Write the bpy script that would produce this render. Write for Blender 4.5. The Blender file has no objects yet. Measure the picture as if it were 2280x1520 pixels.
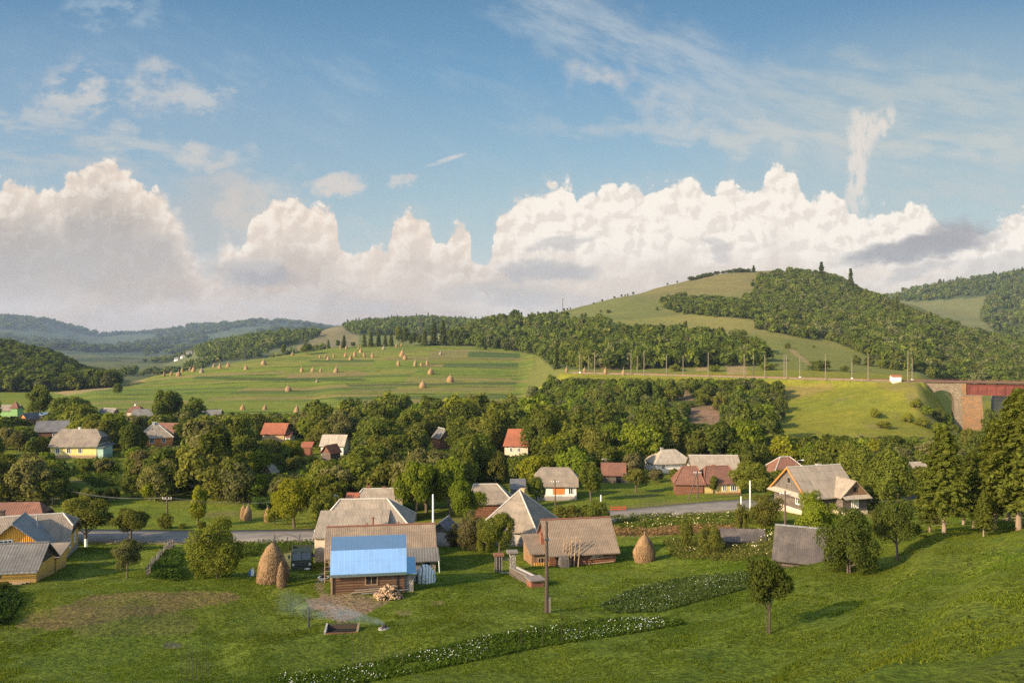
import bpy, math, random
import numpy as np
from mathutils import Vector, Matrix
R = math.radians
F = 1800.0                      # focal length of the photograph in its own pixels
CX, CY = 1140.0, 760.0
sc = bpy.context.scene
COL = sc.collection
rng = np.random.default_rng(7)
random.seed(7)

# ------------------------------------------------------------------ camera
cam = bpy.data.cameras.new('camera'); cam_o = bpy.data.objects.new('camera', cam); COL.objects.link(cam_o)
cam_o.rotation_euler = (R(90), 0, 0); cam.sensor_width = 36; cam.lens = F/2280*36
cam.clip_start = 0.5; cam.clip_end = 60000
sc.camera = cam_o

# ------------------------------------------------------------------ numpy noise
def _hash(i, j, s):
    n = (i*374761393 + j*668265263 + s*974711) & 0xFFFFFFFF
    n = ((n ^ (n >> 13))*1274126177) & 0xFFFFFFFF
    return ((n ^ (n >> 16)) & 0xFFFF)/65535.0
def vnoise(x, y, s=0):
    x = np.asarray(x, float); y = np.asarray(y, float)
    i = np.floor(x).astype(np.int64); j = np.floor(y).astype(np.int64)
    fx = x-i; fy = y-j; fx = fx*fx*(3-2*fx); fy = fy*fy*(3-2*fy)
    a = _hash(i, j, s); b = _hash(i+1, j, s); c = _hash(i, j+1, s); d = _hash(i+1, j+1, s)
    return (a*(1-fx)+b*fx)*(1-fy)+(c*(1-fx)+d*fx)*fy
def fbm(x, y, s=0, o=4):
    t = 0; amp = 0.5; n = 0
    for k in range(o):
        t = t+amp*vnoise(x*2**k+k*17.3, y*2**k-k*9.1, s+k); n += amp; amp *= .5
    return t/n

# ------------------------------------------------------------------ terrain: columns of (depth, picture row) knots
COLS = {
 -1500: [(4,1900),(30,1640),(52,1530),(80,1300),(112,1194),(150,1106),(200,1020),(300,937),(420,893),(560,850),(750,760),(1000,770),(2000,790),(3200,770),(5000,690),(9000,700)],
 -300: [(4,1900),(30,1640),(52,1520),(65,1405),(80,1300),(90,1262),(112,1194),(150,1106),(200,1020),(250,972),(300,937),(420,893),(560,850),(750,765),(1000,780),(2000,790),(3200,775),(5000,700),(9000,720)],
 0: [(4,1900),(30,1640),(52,1520),(65,1405),(80,1300),(90,1262),(112,1194),(150,1106),(200,1020),(250,972),(300,937),(420,893),(540,862),(650,812),(760,779),(900,790),(1300,800),(2000,792),(3000,780),(4000,745),(5000,713),(6500,718),(9000,730)],
 110: [(4,1900),(30,1640),(52,1520),(80,1300),(112,1194),(150,1106),(200,1020),(250,972),(300,937),(420,890),(540,862),(640,825),(720,806),(900,815),(1300,810),(2000,795),(3000,782),(4000,755),(5000,724),(6500,728),(9000,738)],
 230: [(4,1900),(30,1640),(52,1520),(80,1300),(112,1194),(150,1106),(200,1020),(250,972),(300,937),(400,888),(460,868),(500,864),(600,862),(800,850),(1100,828),(1600,806),(2300,795),(3200,786),(4200,765),(5000,745),(6500,747),(9000,750)],
 360: [(4,1900),(30,1640),(52,1520),(80,1300),(112,1194),(150,1106),(200,1020),(250,972),(300,936),(400,888),(480,860),(560,838),(600,833),(700,845),(900,838),(1300,818),(1900,800),(2600,788),(3400,778),(4200,760),(5000,738),(6500,743),(9000,750)],
 470: [(4,1900),(30,1640),(52,1520),(80,1300),(112,1194),(150,1106),(200,1020),(250,972),(300,936),(400,888),(500,848),(580,820),(620,817),(720,826),(900,822),(1150,800),(1400,775),(1600,775),(2200,785),(3200,776),(4200,752),(5000,730),(6500,735),(9000,750)],
 570: [(4,1900),(30,1640),(52,1520),(60,1440),(65,1405),(75,1335),(80,1300),(90,1262),(112,1194),(150,1106),(200,1020),(250,972),(300,935),(420,878),(520,836),(600,806),(640,800),(720,812),(900,815),(1100,790),(1400,755),(1700,765),(3000,765),(4200,740),(5000,724),(6500,735),(9000,750)],
 680: [(4,1900),(30,1640),(52,1520),(65,1405),(80,1300),(90,1262),(112,1194),(150,1106),(200,1020),(250,972),(300,935),(420,878),(520,834),(620,795),(670,784),(740,792),(900,800),(1100,780),(1400,748),(1700,752),(3000,760),(4200,738),(5000,726),(6500,735),(9000,750)],
 760: [(4,1900),(30,1640),(52,1520),(65,1405),(80,1300),(90,1262),(112,1194),(150,1106),(200,1020),(250,972),(300,935),(400,880),(500,838),(600,800),(680,776),(720,772),(800,784),(1100,772),(1400,740),(1700,729),(2200,742),(4000,748),(5000,737),(9000,750)],
 950: [(4,1900),(28,1640),(50,1520),(65,1388),(78,1310),(90,1262),(112,1194),(150,1106),(200,1020),(250,974),(300,938),(360,905),(420,870),(500,835),(600,797),(680,774),(720,770),(800,776),(1100,765),(1500,728),(1900,714),(2500,730),(5000,745),(9000,752)],
 1060: [(4,1900),(28,1640),(50,1520),(65,1384),(78,1310),(90,1262),(112,1190),(150,1106),(200,1020),(250,974),(300,939),(360,905),(420,871),(500,836),(600,798),(680,774),(740,766),(850,745),(950,730),(1100,735),(1900,722),(2500,730),(5000,745),(9000,752)],
 1150: [(4,1900),(26,1640),(50,1520),(65,1382),(78,1309),(90,1261),(112,1187),(150,1104),(200,1020),(250,975),(300,940),(340,917),(420,872),(500,838),(600,800),(660,782),(740,758),(850,728),(930,712),(1100,722),(2000,740),(5000,750),(9000,755)],
 1300: [(4,1900),(24,1640),(47,1520),(60,1410),(78,1308),(90,1257),(112,1180),(122,1150),(150,1100),(200,1020),(250,976),(300,925),(340,882),(385,834),(420,826),(450,815),(600,765),(800,714),(980,679),(1200,692),(2000,730),(5000,750),(9000,755)],
 1400: [(4,1900),(22,1640),(45,1520),(55,1430),(65,1372),(78,1305),(90,1253),(112,1175),(122,1147),(150,1098),(165,1072),(200,1020),(250,976),(295,926),(335,880),(375,836),(400,832),(430,818),(550,775),(750,715),(1000,656),(1200,672),(2000,730),(5000,750),(9000,755)],
 1500: [(4,1900),(20,1640),(43,1520),(55,1418),(78,1295),(90,1245),(112,1172),(126,1138),(150,1098),(200,1020),(250,976),(290,930),(330,880),(362,839),(385,836),(420,820),(500,788),(700,722),(900,662),(1050,632),(1300,660),(2500,730),(5000,750),(9000,755)],
 1720: [(4,1900),(17,1640),(40,1520),(50,1420),(62,1332),(75,1262),(90,1210),(110,1163),(131,1118),(150,1100),(200,1020),(250,976),(280,942),(330,858),(345,842),(365,838),(420,814),(500,784),(700,706),(900,638),(1030,604),(1300,640),(2500,710),(5000,750),(9000,755)],
 1850: [(4,1900),(15,1640),(35,1520),(45,1430),(55,1345),(70,1266),(82,1220),(100,1180),(125,1130),(150,1100),(200,1022),(245,982),(275,940),(322,856),(336,843),(356,840),(420,818),(520,785),(720,715),(900,650),(1010,622),(1250,660),(2500,700),(5000,750),(9000,755)],
 1960: [(4,1900),(13,1640),(31,1520),(41,1430),(53,1340),(66,1262),(79,1210),(95,1175),(120,1140),(150,1100),(200,1026),(240,985),(272,935),(308,858),(325,845),(350,843),(420,825),(550,775),(750,705),(920,668),(1100,690),(1500,695),(1900,662),(2500,690),(5000,750),(9000,755)],
 2040: [(4,1900),(12,1640),(29,1520),(40,1420),(52,1325),(65,1245),(77,1198),(92,1172),(118,1142),(150,1102),(200,1030),(245,985),(275,935),(298,858),(312,848),(345,846),(420,830),(550,780),(750,712),(880,682),(1050,700),(1450,700),(1900,650),(2500,685),(5000,750),(9000,755)],
 2130: [(4,1900),(11,1640),(27,1520),(38,1408),(49,1318),(62,1235),(75,1188),(90,1170),(115,1146),(150,1105),(200,1035),(250,988),(300,955),(340,935),(420,875),(550,815),(720,750),(820,728),(1000,742),(1400,712),(1900,632),(2500,665),(5000,750),(9000,755)],
 2280: [(4,1900),(10,1640),(25,1520),(35,1400),(45,1305),(60,1212),(74,1166),(90,1162),(112,1150),(150,1112),(200,1040),(250,990),(300,958),(350,930),(420,882),(550,825),(700,785),(800,768),(950,775),(1400,700),(1900,612),(2500,640),(5000,740),(9000,750)],
 2600: [(4,1900),(10,1600),(25,1480),(45,1270),(60,1190),(74,1150),(90,1150),(112,1145),(150,1112),(200,1040),(250,990),(300,958),(350,930),(420,885),(700,800),(950,770),(1400,690),(1900,600),(2500,620),(5000,740),(9000,750)],
 3900: [(4,1900),(10,1550),(25,1400),(45,1220),(74,1130),(112,1130),(150,1105),(200,1040),(300,955),(420,885),(700,790),(950,750),(1400,680),(1900,600),(2500,620),(5000,740),(9000,750)],
}
def pchip(xk, yk, x):
    xk = np.asarray(xk, float); yk = np.asarray(yk, float)       # yk (n, ...)
    h = np.diff(xk); sh = (-1,)+(1,)*(yk.ndim-1); hh = h.reshape(sh)
    dl = np.diff(yk, axis=0)/hh
    m = np.zeros_like(yk)
    w1 = (2*hh[1:]+hh[:-1]); w2 = (hh[1:]+2*hh[:-1])
    ok = dl[1:]*dl[:-1] > 0
    with np.errstate(divide='ignore', invalid='ignore'):
        mm = (w1+w2)/(w1/dl[:-1]+w2/dl[1:])
    m[1:-1] = np.where(ok, mm, 0); m[0] = dl[0]; m[-1] = dl[-1]
    k = np.clip(np.searchsorted(xk, x, side='right')-1, 0, len(xk)-2)
    t = ((x-xk[k])/h[k]).reshape(sh); H = h[k].reshape(sh)
    return ((1+2*t)*(1-t)**2*yk[k]+t*(1-t)**2*H*m[k]+t*t*(3-2*t)*yk[k+1]+t*t*(t-1)*H*m[k+1])
PXG = np.concatenate([np.arange(-1500, -60, 24), np.arange(-60, 2340, 4), np.arange(2340, 3901, 24)]).astype(float)
DG = np.concatenate([np.geomspace(4, 20, 40, endpoint=False), np.geomspace(20, 290, 330, endpoint=False),
                     np.arange(290, 760, 1.6), np.geomspace(760, 1250, 160, endpoint=False), np.geomspace(1250, 9000, 200)])
_ck = sorted(COLS)
_rows = np.stack([pchip(np.log([d for d, _ in COLS[c]]), np.array([[p] for _, p in COLS[c]], float), np.log(DG))[:, 0] for c in _ck])
PY = pchip(np.array(_ck, float), _rows, PXG).T                      # (depth, px)
GX = (PXG[None, :]-CX)/F*DG[:, None]
GY = np.repeat(DG[:, None], len(PXG), 1)
GZ = -(PY-CY)/F*GY
GZ += (fbm(GX/9, GY/9, 3)-.5)*np.clip(GY/60, .25, 1)*.9*np.clip((420-GY)/200, .35, 1)
GZ += (fbm(GX/70, GY/70, 5)-.5)*np.clip((GY-320)/400, 0, 1)*9*np.clip((GY-250)/800, .3, 1)*np.where((PXG[None, :] < 1190)*(GY < 720), .25, 1)
GZ += (fbm(GX/500, GY/500, 8, 5)-.5)*np.clip((GY-1300)/2500, 0, 1)*90
# terraces on the hay field
_f = (PXG[None, :] < 1200)*np.clip((GY-330)/40, 0, 1)*np.clip((700-GY)/40, 0, 1)
# small waves on the near hillside (old mowing steps)
_n = np.clip((105-GY)/30, 0, 1)*np.clip((PXG[None, :]-1250)/500, 0, 1)
GZ += _n*.28*np.sin((GZ*2.4+GX*.12)+3*fbm(GX/14, GY/14, 21))
# railway embankment
RAIL = np.array([(30, 395), (100, 347), (140, 318), (157, 309)], float)
RZ = -15.3
def seg_dist(x, y, path):
    best = np.full(np.shape(x), 1e9)
    for (a, b) in zip(path[:-1], path[1:]):
        ab = b-a; t = np.clip(((x-a[0])*ab[0]+(y-a[1])*ab[1])/(ab@ab), 0, 1)
        best = np.minimum(best, np.hypot(x-a[0]-t*ab[0], y-a[1]-t*ab[1]))
    return best
_rd = seg_dist(GX, GY, RAIL)
_s = (GX-157)*.93+(GY-309)*-.37                   # distance along the viaduct, past the abutment
_fill = RZ-np.maximum(_rd-5.5, 0)*.62-np.where(_s > 0, 1.0*np.minimum(_s, 14)+.25*_rd*np.clip(_s/4, 0, 1), 0)
GZ = np.where(_rd < 90, np.maximum(GZ, _fill), GZ)
_u = -(GX-157)*.37-(GY-309)*.93                   # in front (+) of or behind (-) the viaduct
GZ = np.where((_s > .5)*(_s < 46)*(_u > -26)*(_u < 60), np.minimum(GZ, RZ-1.35*np.clip(_s-.5, 0, 12)-np.clip(_u, 0, 30)*.12), GZ)
GZ = np.where((_rd < 14), np.minimum(GZ, RZ+np.maximum(_rd-5.5, 0)*.7), GZ)
LDG = np.log(DG)
def H(x, y):
    x = np.asarray(x, float); y = np.asarray(y, float)
    p = np.clip(CX+F*x/np.maximum(y, 1), PXG[0], PXG[-1]-1e-3); d = np.clip(y, DG[0], DG[-1]-1)
    i = np.clip(np.searchsorted(PXG, p, side='right')-1, 0, len(PXG)-2); j = np.clip(np.searchsorted(DG, d, side='right')-1, 0, len(DG)-2)
    u = (p-PXG[i])/(PXG[i+1]-PXG[i]); v = (d-DG[j])/(DG[j+1]-DG[j])
    return (GZ[j, i]*(1-u)+GZ[j, i+1]*u)*(1-v)+(GZ[j+1, i]*(1-u)+GZ[j+1, i+1]*u)*v
def gnd(px, d):
    """ground point at picture column px and depth d"""
    x = (px-CX)/F*d
    return Vector((x, d, float(H(x, d))))
_dd = np.geomspace(12, 6000, 5000)
def hit(px, py, d0=20, d1=6000):
    """first ground point seen through picture pixel (px, py) beyond depth d0"""
    d = _dd[(_dd >= d0) & (_dd <= d1)]
    x = (px-CX)/F*d; z = H(x, d); g = z+(py-CY)/F*d
    k = np.nonzero(g >= 0)[0]
    if len(k) == 0: k = [int(np.argmax(g/d))]
    return Vector((x[k[0]], d[k[0]], float(z[k[0]])))

# ------------------------------------------------------------------ object helpers
def tag(o, label=None, cat=None, group=None, kind=None):
    if label: o['label'] = label
    if cat: o['category'] = cat
    if group: o['group'] = group
    if kind: o['kind'] = kind
    return o
def thing(name, label, cat, loc=(0, 0, 0), rz=0, group=None):
    o = bpy.data.objects.new(name, None); COL.objects.link(o)
    o.location = loc; o.rotation_euler = (0, 0, rz); o.empty_display_size = .3
    return tag(o, label, cat, group)
def copy_tree(o, parent=None):
    c = o.copy(); COL.objects.link(c); c.parent = parent
    for ch in o.children: copy_tree(ch, c)
    return c
class MB:
    """collects faces; every face gets a metric UV with v running up its slope"""
    def __init__(s): s.v = []; s.f = []; s.uv = []
    def face(s, pts):
        pts = [Vector(p) for p in pts]; b = len(s.v); s.v += pts; s.f.append(list(range(b, b+len(pts))))
        n = Vector((0, 0, 0))
        for i in range(len(pts)):
            a, c = pts[i], pts[(i+1) % len(pts)]
            n += Vector(((a.y-c.y)*(a.z+c.z), (a.z-c.z)*(a.x+c.x), (a.x-c.x)*(a.y+c.y)))
        if n.length > 1e-9: n.normalize()
        u = Vector((0, 0, 1)).cross(n)
        if u.length < .05: u = Vector((1, 0, 0))
        u.normalize(); w = n.cross(u)
        s.uv += [(p.dot(u), p.dot(w)) for p in pts]
    def hexa(s, p):
        """8 points: bottom ring 0-3, top ring 4-7 (counter-clockwise from above)"""
        for q in ((3, 2, 1, 0), (4, 5, 6, 7), (0, 1, 5, 4), (1, 2, 6, 5), (2, 3, 7, 6), (3, 0, 4, 7)): s.face([p[i] for i in q])
    def box(s, x0, x1, y0, y1, z0, z1, M=None):
        p = [Vector(q) for q in ((x0, y0, z0), (x1, y0, z0), (x1, y1, z0), (x0, y1, z0), (x0, y0, z1), (x1, y0, z1), (x1, y1, z1), (x0, y1, z1))]
        if M: p = [M @ q for q in p]
        s.hexa(p)
    def prism(s, poly, ax, t0, t1):
        """polygon in the plane across axis ax ('x': (y,z), 'y': (x,z)) swept from t0 to t1"""
        P = (lambda t, q: Vector((t, q[0], q[1]))) if ax == 'x' else (lambda t, q: Vector((q[0], t, q[1])))
        a = [P(t0, q) for q in poly]; b = [P(t1, q) for q in poly]
        if ax == 'y': a, b = b, a
        s.face(a[::-1]); s.face(b); n = len(poly)
        for i in range(n): s.face([a[i], a[(i+1) % n], b[(i+1) % n], b[i]])
    def tube(s, pts, rad, n=8):
        pts = [Vector(p) for p in pts]; rings = []
        for i, p in enumerate(pts):
            d = (pts[min(i+1, len(pts)-1)]-pts[max(i-1, 0)]).normalized()
            a = d.cross(Vector((0, 1, 0)) if abs(d.y) < .9 else Vector((1, 0, 0))).normalized(); b = d.cross(a)
            r = rad[i] if isinstance(rad, (list, tuple)) else rad
            rings.append([p+(a*math.cos(t)+b*math.sin(t))*r for t in (2*math.pi*k/n for k in range(n))])
        for A, B in zip(rings[:-1], rings[1:]):
            for k in range(n): s.face([A[k], A[(k+1) % n], B[(k+1) % n], B[k]])
        s.face(rings[0][::-1]); s.face(rings[-1])
    def lathe(s, prof, n=16, c=(0, 0), jit=None):
        rings = []
        for (r, z) in prof:
            ring = []
            for k in range(n):
                t = 2*math.pi*k/n; q = r*(1 if jit is None else jit(t, z))
                ring.append(Vector((c[0]+q*math.cos(t), c[1]+q*math.sin(t), z)))
            rings.append(ring)
        for A, B in zip(rings[:-1], rings[1:]):
            for k in range(n): s.face([A[k], A[(k+1) % n], B[(k+1) % n], B[k]])
        s.face(rings[0][::-1]); s.face(rings[-1])
    def build(s, name, mat, parent=None, smooth=False, weld=False):
        me = bpy.data.meshes.new(name); me.from_pydata(s.v, [], s.f)
        l = me.uv_layers.new(name='UVMap'); l.data.foreach_set('uv', [c for q in s.uv for c in q])
        me.materials.append(mat)
        if weld:
            import bmesh
            bm = bmesh.new(); bm.from_mesh(me); bmesh.ops.remove_doubles(bm, verts=bm.verts, dist=1e-4); bm.to_mesh(me); bm.free()
        if smooth: me.polygons.foreach_set('use_smooth', [True]*len(me.polygons))
        o = bpy.data.objects.new(name, me); COL.objects.link(o); o.parent = parent
        return o
def np_mesh(name, V, quads, mat=None, tris=None, col=None, smooth=False):
    """fast mesh from arrays; quads (n,4); col (nverts,3) colour attribute 'Col'"""
    me = bpy.data.meshes.new(name); V = np.asarray(V, np.float32)
    me.vertices.add(len(V)); me.vertices.foreach_set('co', V.ravel())
    q = np.asarray(quads, np.int32); k = q.shape[1]
    me.loops.add(q.size); me.loops.foreach_set('vertex_index', q.ravel())
    me.polygons.add(len(q)); me.polygons.foreach_set('loop_start', np.arange(0, q.size, k, dtype=np.int32))
    me.polygons.foreach_set('loop_total', np.full(len(q), k, np.int32))
    if smooth: me.polygons.foreach_set('use_smooth', np.ones(len(q), bool))
    if col is not None:
        a = me.color_attributes.new('Col', 'FLOAT_COLOR', 'POINT'); c = np.ones((len(V), 4), np.float32); c[:, :3] = col
        a.data.foreach_set('color', c.ravel())
    if mat: me.materials.append(mat)
    me.update(calc_edges=True)
    return me
def link(name, me, parent=None):
    o = bpy.data.objects.new(name, me); COL.objects.link(o); o.parent = parent; return o

# ------------------------------------------------------------------ node helpers: expressions on sockets
class E:
    def __init__(s, g, k): s.g = g; s.k = k
    def __add__(s, o): return s.g.m('ADD', s, o)
    __radd__ = __add__
    def __sub__(s, o): return s.g.m('SUBTRACT', s, o)
    def __rsub__(s, o): return s.g.m('SUBTRACT', o, s)
    def __mul__(s, o): return s.g.m('MULTIPLY', s, o)
    __rmul__ = __mul__
    def __truediv__(s, o): return s.g.m('DIVIDE', s, o)
class G:
    def __init__(s, tree): s.t = tree; s.t.nodes.clear()
    def node(s, typ, ins=None, **kw):
        n = s.t.nodes.new(typ)
        for k, v in kw.items(): setattr(n, k, v)
        for k, v in (ins or {}).items(): s.put(n.inputs[k], v)
        return n
    def put(s, i, v):
        if isinstance(v, E): s.t.links.new(v.k, i)
        elif isinstance(v, (tuple, list)) and i.type == 'RGBA' and len(v) == 3: i.default_value = (*v, 1)
        else: i.default_value = v
    def m(s, op, *a, clamp=False):
        n = s.t.nodes.new('ShaderNodeMath'); n.operation = op; n.use_clamp = clamp
        for i, v in enumerate(a): s.put(n.inputs[i], v)
        return E(s, n.outputs[0])
    def step(s, x, a, b, lo=0., hi=1.):
        n = s.node('ShaderNodeMapRange', interpolation_type='SMOOTHSTEP', ins={0: x, 1: a, 2: b, 3: lo, 4: hi}); return E(s, n.outputs[0])
    def lin(s, x, a, b, lo=0., hi=1.):
        n = s.node('ShaderNodeMapRange', ins={0: x, 1: a, 2: b, 3: lo, 4: hi}); return E(s, n.outputs[0])
    def xyz(s, x, y, z=0.):
        n = s.node('ShaderNodeCombineXYZ', ins={0: x, 1: y, 2: z}); return E(s, n.outputs[0])
    def sep(s, v):
        n = s.node('ShaderNodeSeparateXYZ', ins={0: v}); return [E(s, o) for o in n.outputs]
    def scale(s, v, x, y, z):
        n = s.node('ShaderNodeMapping', ins={'Vector': v, 'Scale': (x, y, z)}); return E(s, n.outputs[0])
    def noise(s, v, sc=1., det=4., rough=.5, dist=0.):
        n = s.node('ShaderNodeTexNoise', ins={'Vector': v, 'Scale': sc, 'Detail': det, 'Roughness': rough, 'Distortion': dist}); return E(s, n.outputs[0])
    def noise2(s, x, y, off=0., det=4., rough=.5):
        n = s.node('ShaderNodeTexNoise', noise_dimensions='2D', ins={'Vector': s.xyz(s.m('ADD', x, off*7.31), s.m('ADD', y, off*3.17)), 'Scale': 1., 'Detail': det, 'Roughness': rough}); return E(s, n.outputs[0])
    def voro(s, v, sc=1., feature='F1', out=0, dims='3D', **ins):
        n = s.node('ShaderNodeTexVoronoi', feature=feature, voronoi_dimensions=dims, ins={'Vector': v, 'Scale': sc}); 
        for k, x in ins.items(): s.put(n.inputs[k], x)
        return E(s, n.outputs[out])
    def mix(s, f, a, b, mode='MIX'):
        n = s.node('ShaderNodeMix', data_type='RGBA', blend_type=mode, clamp_factor=True); s.put(n.inputs[0], f); s.put(n.inputs[6], a); s.put(n.inputs[7], b)
        return E(s, n.outputs[2])
    def attr(s, name, out=0): return E(s, s.node('ShaderNodeAttribute', attribute_name=name).outputs[out])
    def coord(s, o='Object'): return E(s, s.node('ShaderNodeTexCoord').outputs[o])
    def bump(s, h, strength=.5, dist=.05):
        n = s.node('ShaderNodeBump', ins={'Height': h, 'Strength': strength, 'Distance': dist}); return E(s, n.outputs[0])
def material(name):
    m = bpy.data.materials.new(name); m.use_nodes = True; return m, G(m.node_tree)
def finish(g, color, rough=.85, normal=None, spec=.3, metal=0.):
    ins = {'Base Color': color, 'Roughness': rough, 'Specular IOR Level': spec, 'Metallic': metal}
    if normal is not None: ins['Normal'] = normal
    p = g.node('ShaderNodeBsdfPrincipled', ins=ins)
    o = g.node('ShaderNodeOutputMaterial'); g.t.links.new(p.outputs[0], o.inputs[0]); return p
# ------------------------------------------------------------------ sun, sky, clouds
SUN_EL, SUN_AZ = R(24), R(-122)                # azimuth measured from +Y (view direction) towards +X
to_sun = Vector((math.sin(SUN_AZ)*math.cos(SUN_EL), math.cos(SUN_AZ)*math.cos(SUN_EL), math.sin(SUN_EL)))
sl = bpy.data.lights.new('sun', 'SUN'); sl.energy = 3.35; sl.angle = R(.6); sl.color = (1, .79, .53)
so = bpy.data.objects.new('sun', sl); COL.objects.link(so); so.rotation_euler = to_sun.to_track_quat('Z', 'Y').to_euler()
sc.view_settings.view_transform = 'Standard'; sc.view_settings.look = 'None'
EXPO = 1.62
sc.view_settings.exposure = EXPO; sc.view_settings.gamma = 1

def s2l(r, g, b):
    f = lambda c: (c/255/12.92) if c/255 <= .04045 else ((c/255+.055)/1.055)**2.4
    return tuple(f(c)/2**EXPO for c in (r, g, b))
world = bpy.data.worlds.new('World'); sc.world = world; world.use_nodes = True
g = G(world.node_tree)
sky = g.node('ShaderNodeTexSky', sky_type='NISHITA', sun_disc=False, sun_elevation=SUN_EL, sun_rotation=-SUN_AZ*0+SUN_AZ, altitude=600, air_density=1.0, dust_density=1.2, ozone_density=1.5)
SKYS = .15
nish = E(g, sky.outputs[0])
d = g.coord('Generated'); dx, dy, dz = g.sep(d)
front = g.step(dy, .12, .3)
yy = g.m('MAXIMUM', dy, .05)
PX = dx/yy*F/100+CX/100                          # sky chart, hundreds of picture pixels
PYv = CY/100-dz/yy*F/100
def blob(x, y, rx, ry, rot=0, soft=1., warp=None):
    a = PX-x/100; b = PYv-y/100
    if warp is not None: a = a+warp[0]; b = b+warp[1]
    if rot:
        c, s_ = math.cos(R(rot)), math.sin(R(rot)); a, b = a*c+b*s_, b*c-a*s_
    q = g.m('POWER', a/(rx/100), 2.)+g.m('POWER', b/(ry/100), 2.)
    return g.step(q, 1+soft, max(0, 1-soft))
P = g.xyz(PX, PYv, 0.)
def nz(sx, sy, sc_, det=5., rough=.55, z=0., dist=0., rot=0):
    x, y = PX, PYv
    if rot:
        c, s_ = math.cos(R(rot)), math.sin(R(rot)); x, y = PX*c+PYv*s_, PYv*c-PX*s_
    return g.noise2(x*(sx*sc_), y*(sy*sc_), z, det, rough)
# clear sky: the physical sky graded towards the photograph's blue
elev = g.lin(PYv, 0., 7.6)
ramp = g.node('ShaderNodeValToRGB'); cr = ramp.color_ramp
for k, (p_, c_) in enumerate(((0, (76, 127, 166)), (.22, (98, 147, 182)), (.45, (132, 168, 188)), (.62, (156, 180, 186)), (.8, (176, 184, 184)), (1, (186, 182, 176)))):
    e = cr.elements[k] if k < 2 else cr.elements.new(p_)
    e.position = p_; e.color = (*s2l(*c_), 1)
g.t.links.new(elev.k, ramp.inputs[0])
nishc = g.mix(1., nish, (SKYS*1.1, SKYS, SKYS*.86), 'MULTIPLY')
base = g.mix(g.m('MULTIPLY', front, .94), nishc, E(g, ramp.outputs[0]))
# darker towards the top corners, hazier to the left middle
base = g.mix(blob(120, 330, 700, 260, 0, 1.)*.35, base, s2l(150, 170, 190))
base = g.mix(blob(2250, 330, 620, 260, 0, 1.)*.45, base, s2l(178, 190, 186))
# cirrus
def veil(mask, dens, col, amt): 
    global base
    base = g.mix(g.m('MULTIPLY', mask*dens, amt, clamp=True), base, s2l(*col))
n1 = nz(1, 1.7, 1.1, 7, .62, 3., .5); n2 = nz(.5, 2.2, 1.2, 7, .6, 9., .4, 8); n3 = nz(.55, 2.0, 1.0, 7, .62, 4., .6, 24)
w1 = (nz(1, 1, 1.1, 4, .5, 31.)-.5, nz(1, 1, 1.1, 4, .5, 37.)-.5)
w1 = (w1[0]*1.6, w1[1]*1.2)
veil(blob(290, 200, 210, 55, 6, .95, w1), g.step(n1, .38, .66), (205, 203, 200), .72)
veil(blob(150, 225, 90, 45, -12, .95, w1), g.step(n1, .36, .62), (210, 206, 200), .6)
veil(blob(470, 205, 90, 26, -8, .95, w1), g.step(n1, .4, .65), (200, 202, 202), .5)
veil(blob(180, 300, 420, 26, 10, .98, w1), g.step(n2, .3, .65), (205, 203, 198), .62)
veil(blob(60, 345, 420, 40, 8, .98, w1), g.step(n2, .38, .7), (196, 196, 192), .5)
veil(blob(460, 350, 60, 26, 0, .95, w1), g.step(n1, .38, .6), (212, 205, 197), .62)
veil(blob(560, 415, 120, 30, 4, .98, w1), g.step(n1, .32, .62), (208, 202, 196), .6)
veil(blob(230, 25, 110, 38, 5, .95, w1), g.step(n1, .42, .66), (178, 196, 208), .5)
veil(blob(1560, 190, 440, 100, 26, .98, w1), g.step(n3, .22, .78), (205, 206, 202), .56)
veil(blob(1335, 170, 80, 30, -6, .98, w1), g.step(n1, .22, .7), (212, 207, 201), .66)
veil(blob(1500, 235, 70, 35, -12, .95, w1), g.step(n1, .36, .6), (208, 206, 202), .5)
veil(blob(1830, 312, 560, 24, 3.5, .98, w1), g.step(n2, .28, .62), (206, 205, 200), .6)
veil(blob(2080, 270, 430, 120, 6, .98, w1), g.step(n2, .25, .7), (196, 201, 196), .6)
veil(blob(1350, 90, 380, 60, 22, .98, w1), g.step(n3, .4, .75), (165, 188, 205), .5)
veil(blob(2200, 440, 220, 28, 2, .98, w1), g.step(n2, .3, .65), (196, 198, 195), .5)
veil(blob(1000, 250, 900, 120, 10, .98, w1), g.step(n3, .45, .8), (170, 190, 203), .3)
veil(blob(780, 500, 220, 14, 14, .98, w1), g.step(n2, .3, .65), (190, 198, 200), .5)
veil(blob(993, 356, 40, 5, -17, .9, (w1[0]*.06, w1[1]*.06)), g.step(n1, .25, .5), (214, 210, 205), .75)
# rising plume on the right
wp = (nz(1, 1, 2.2, 5, .6, 51.)-.5, nz(1, 1, 2.2, 5, .6, 57.)-.5); wp = (wp[0]*.45, wp[1]*.5)
for (x, y, rx, ry, rt, a) in ((1906, 430, 22, 75, 4, .7), (1911, 370, 20, 75, 5, .75), (1916, 315, 25, 58, 4, .8), (1932, 278, 44, 30, 22, .8), (1966, 272, 20, 44, 38, .7)):
    veil(blob(x, y, rx, ry, rt, .8, wp), g.step(nz(2.2, .9, 2.6, 6, .62, 61., .6), .26, .58), (228, 219, 208), a)
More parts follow.
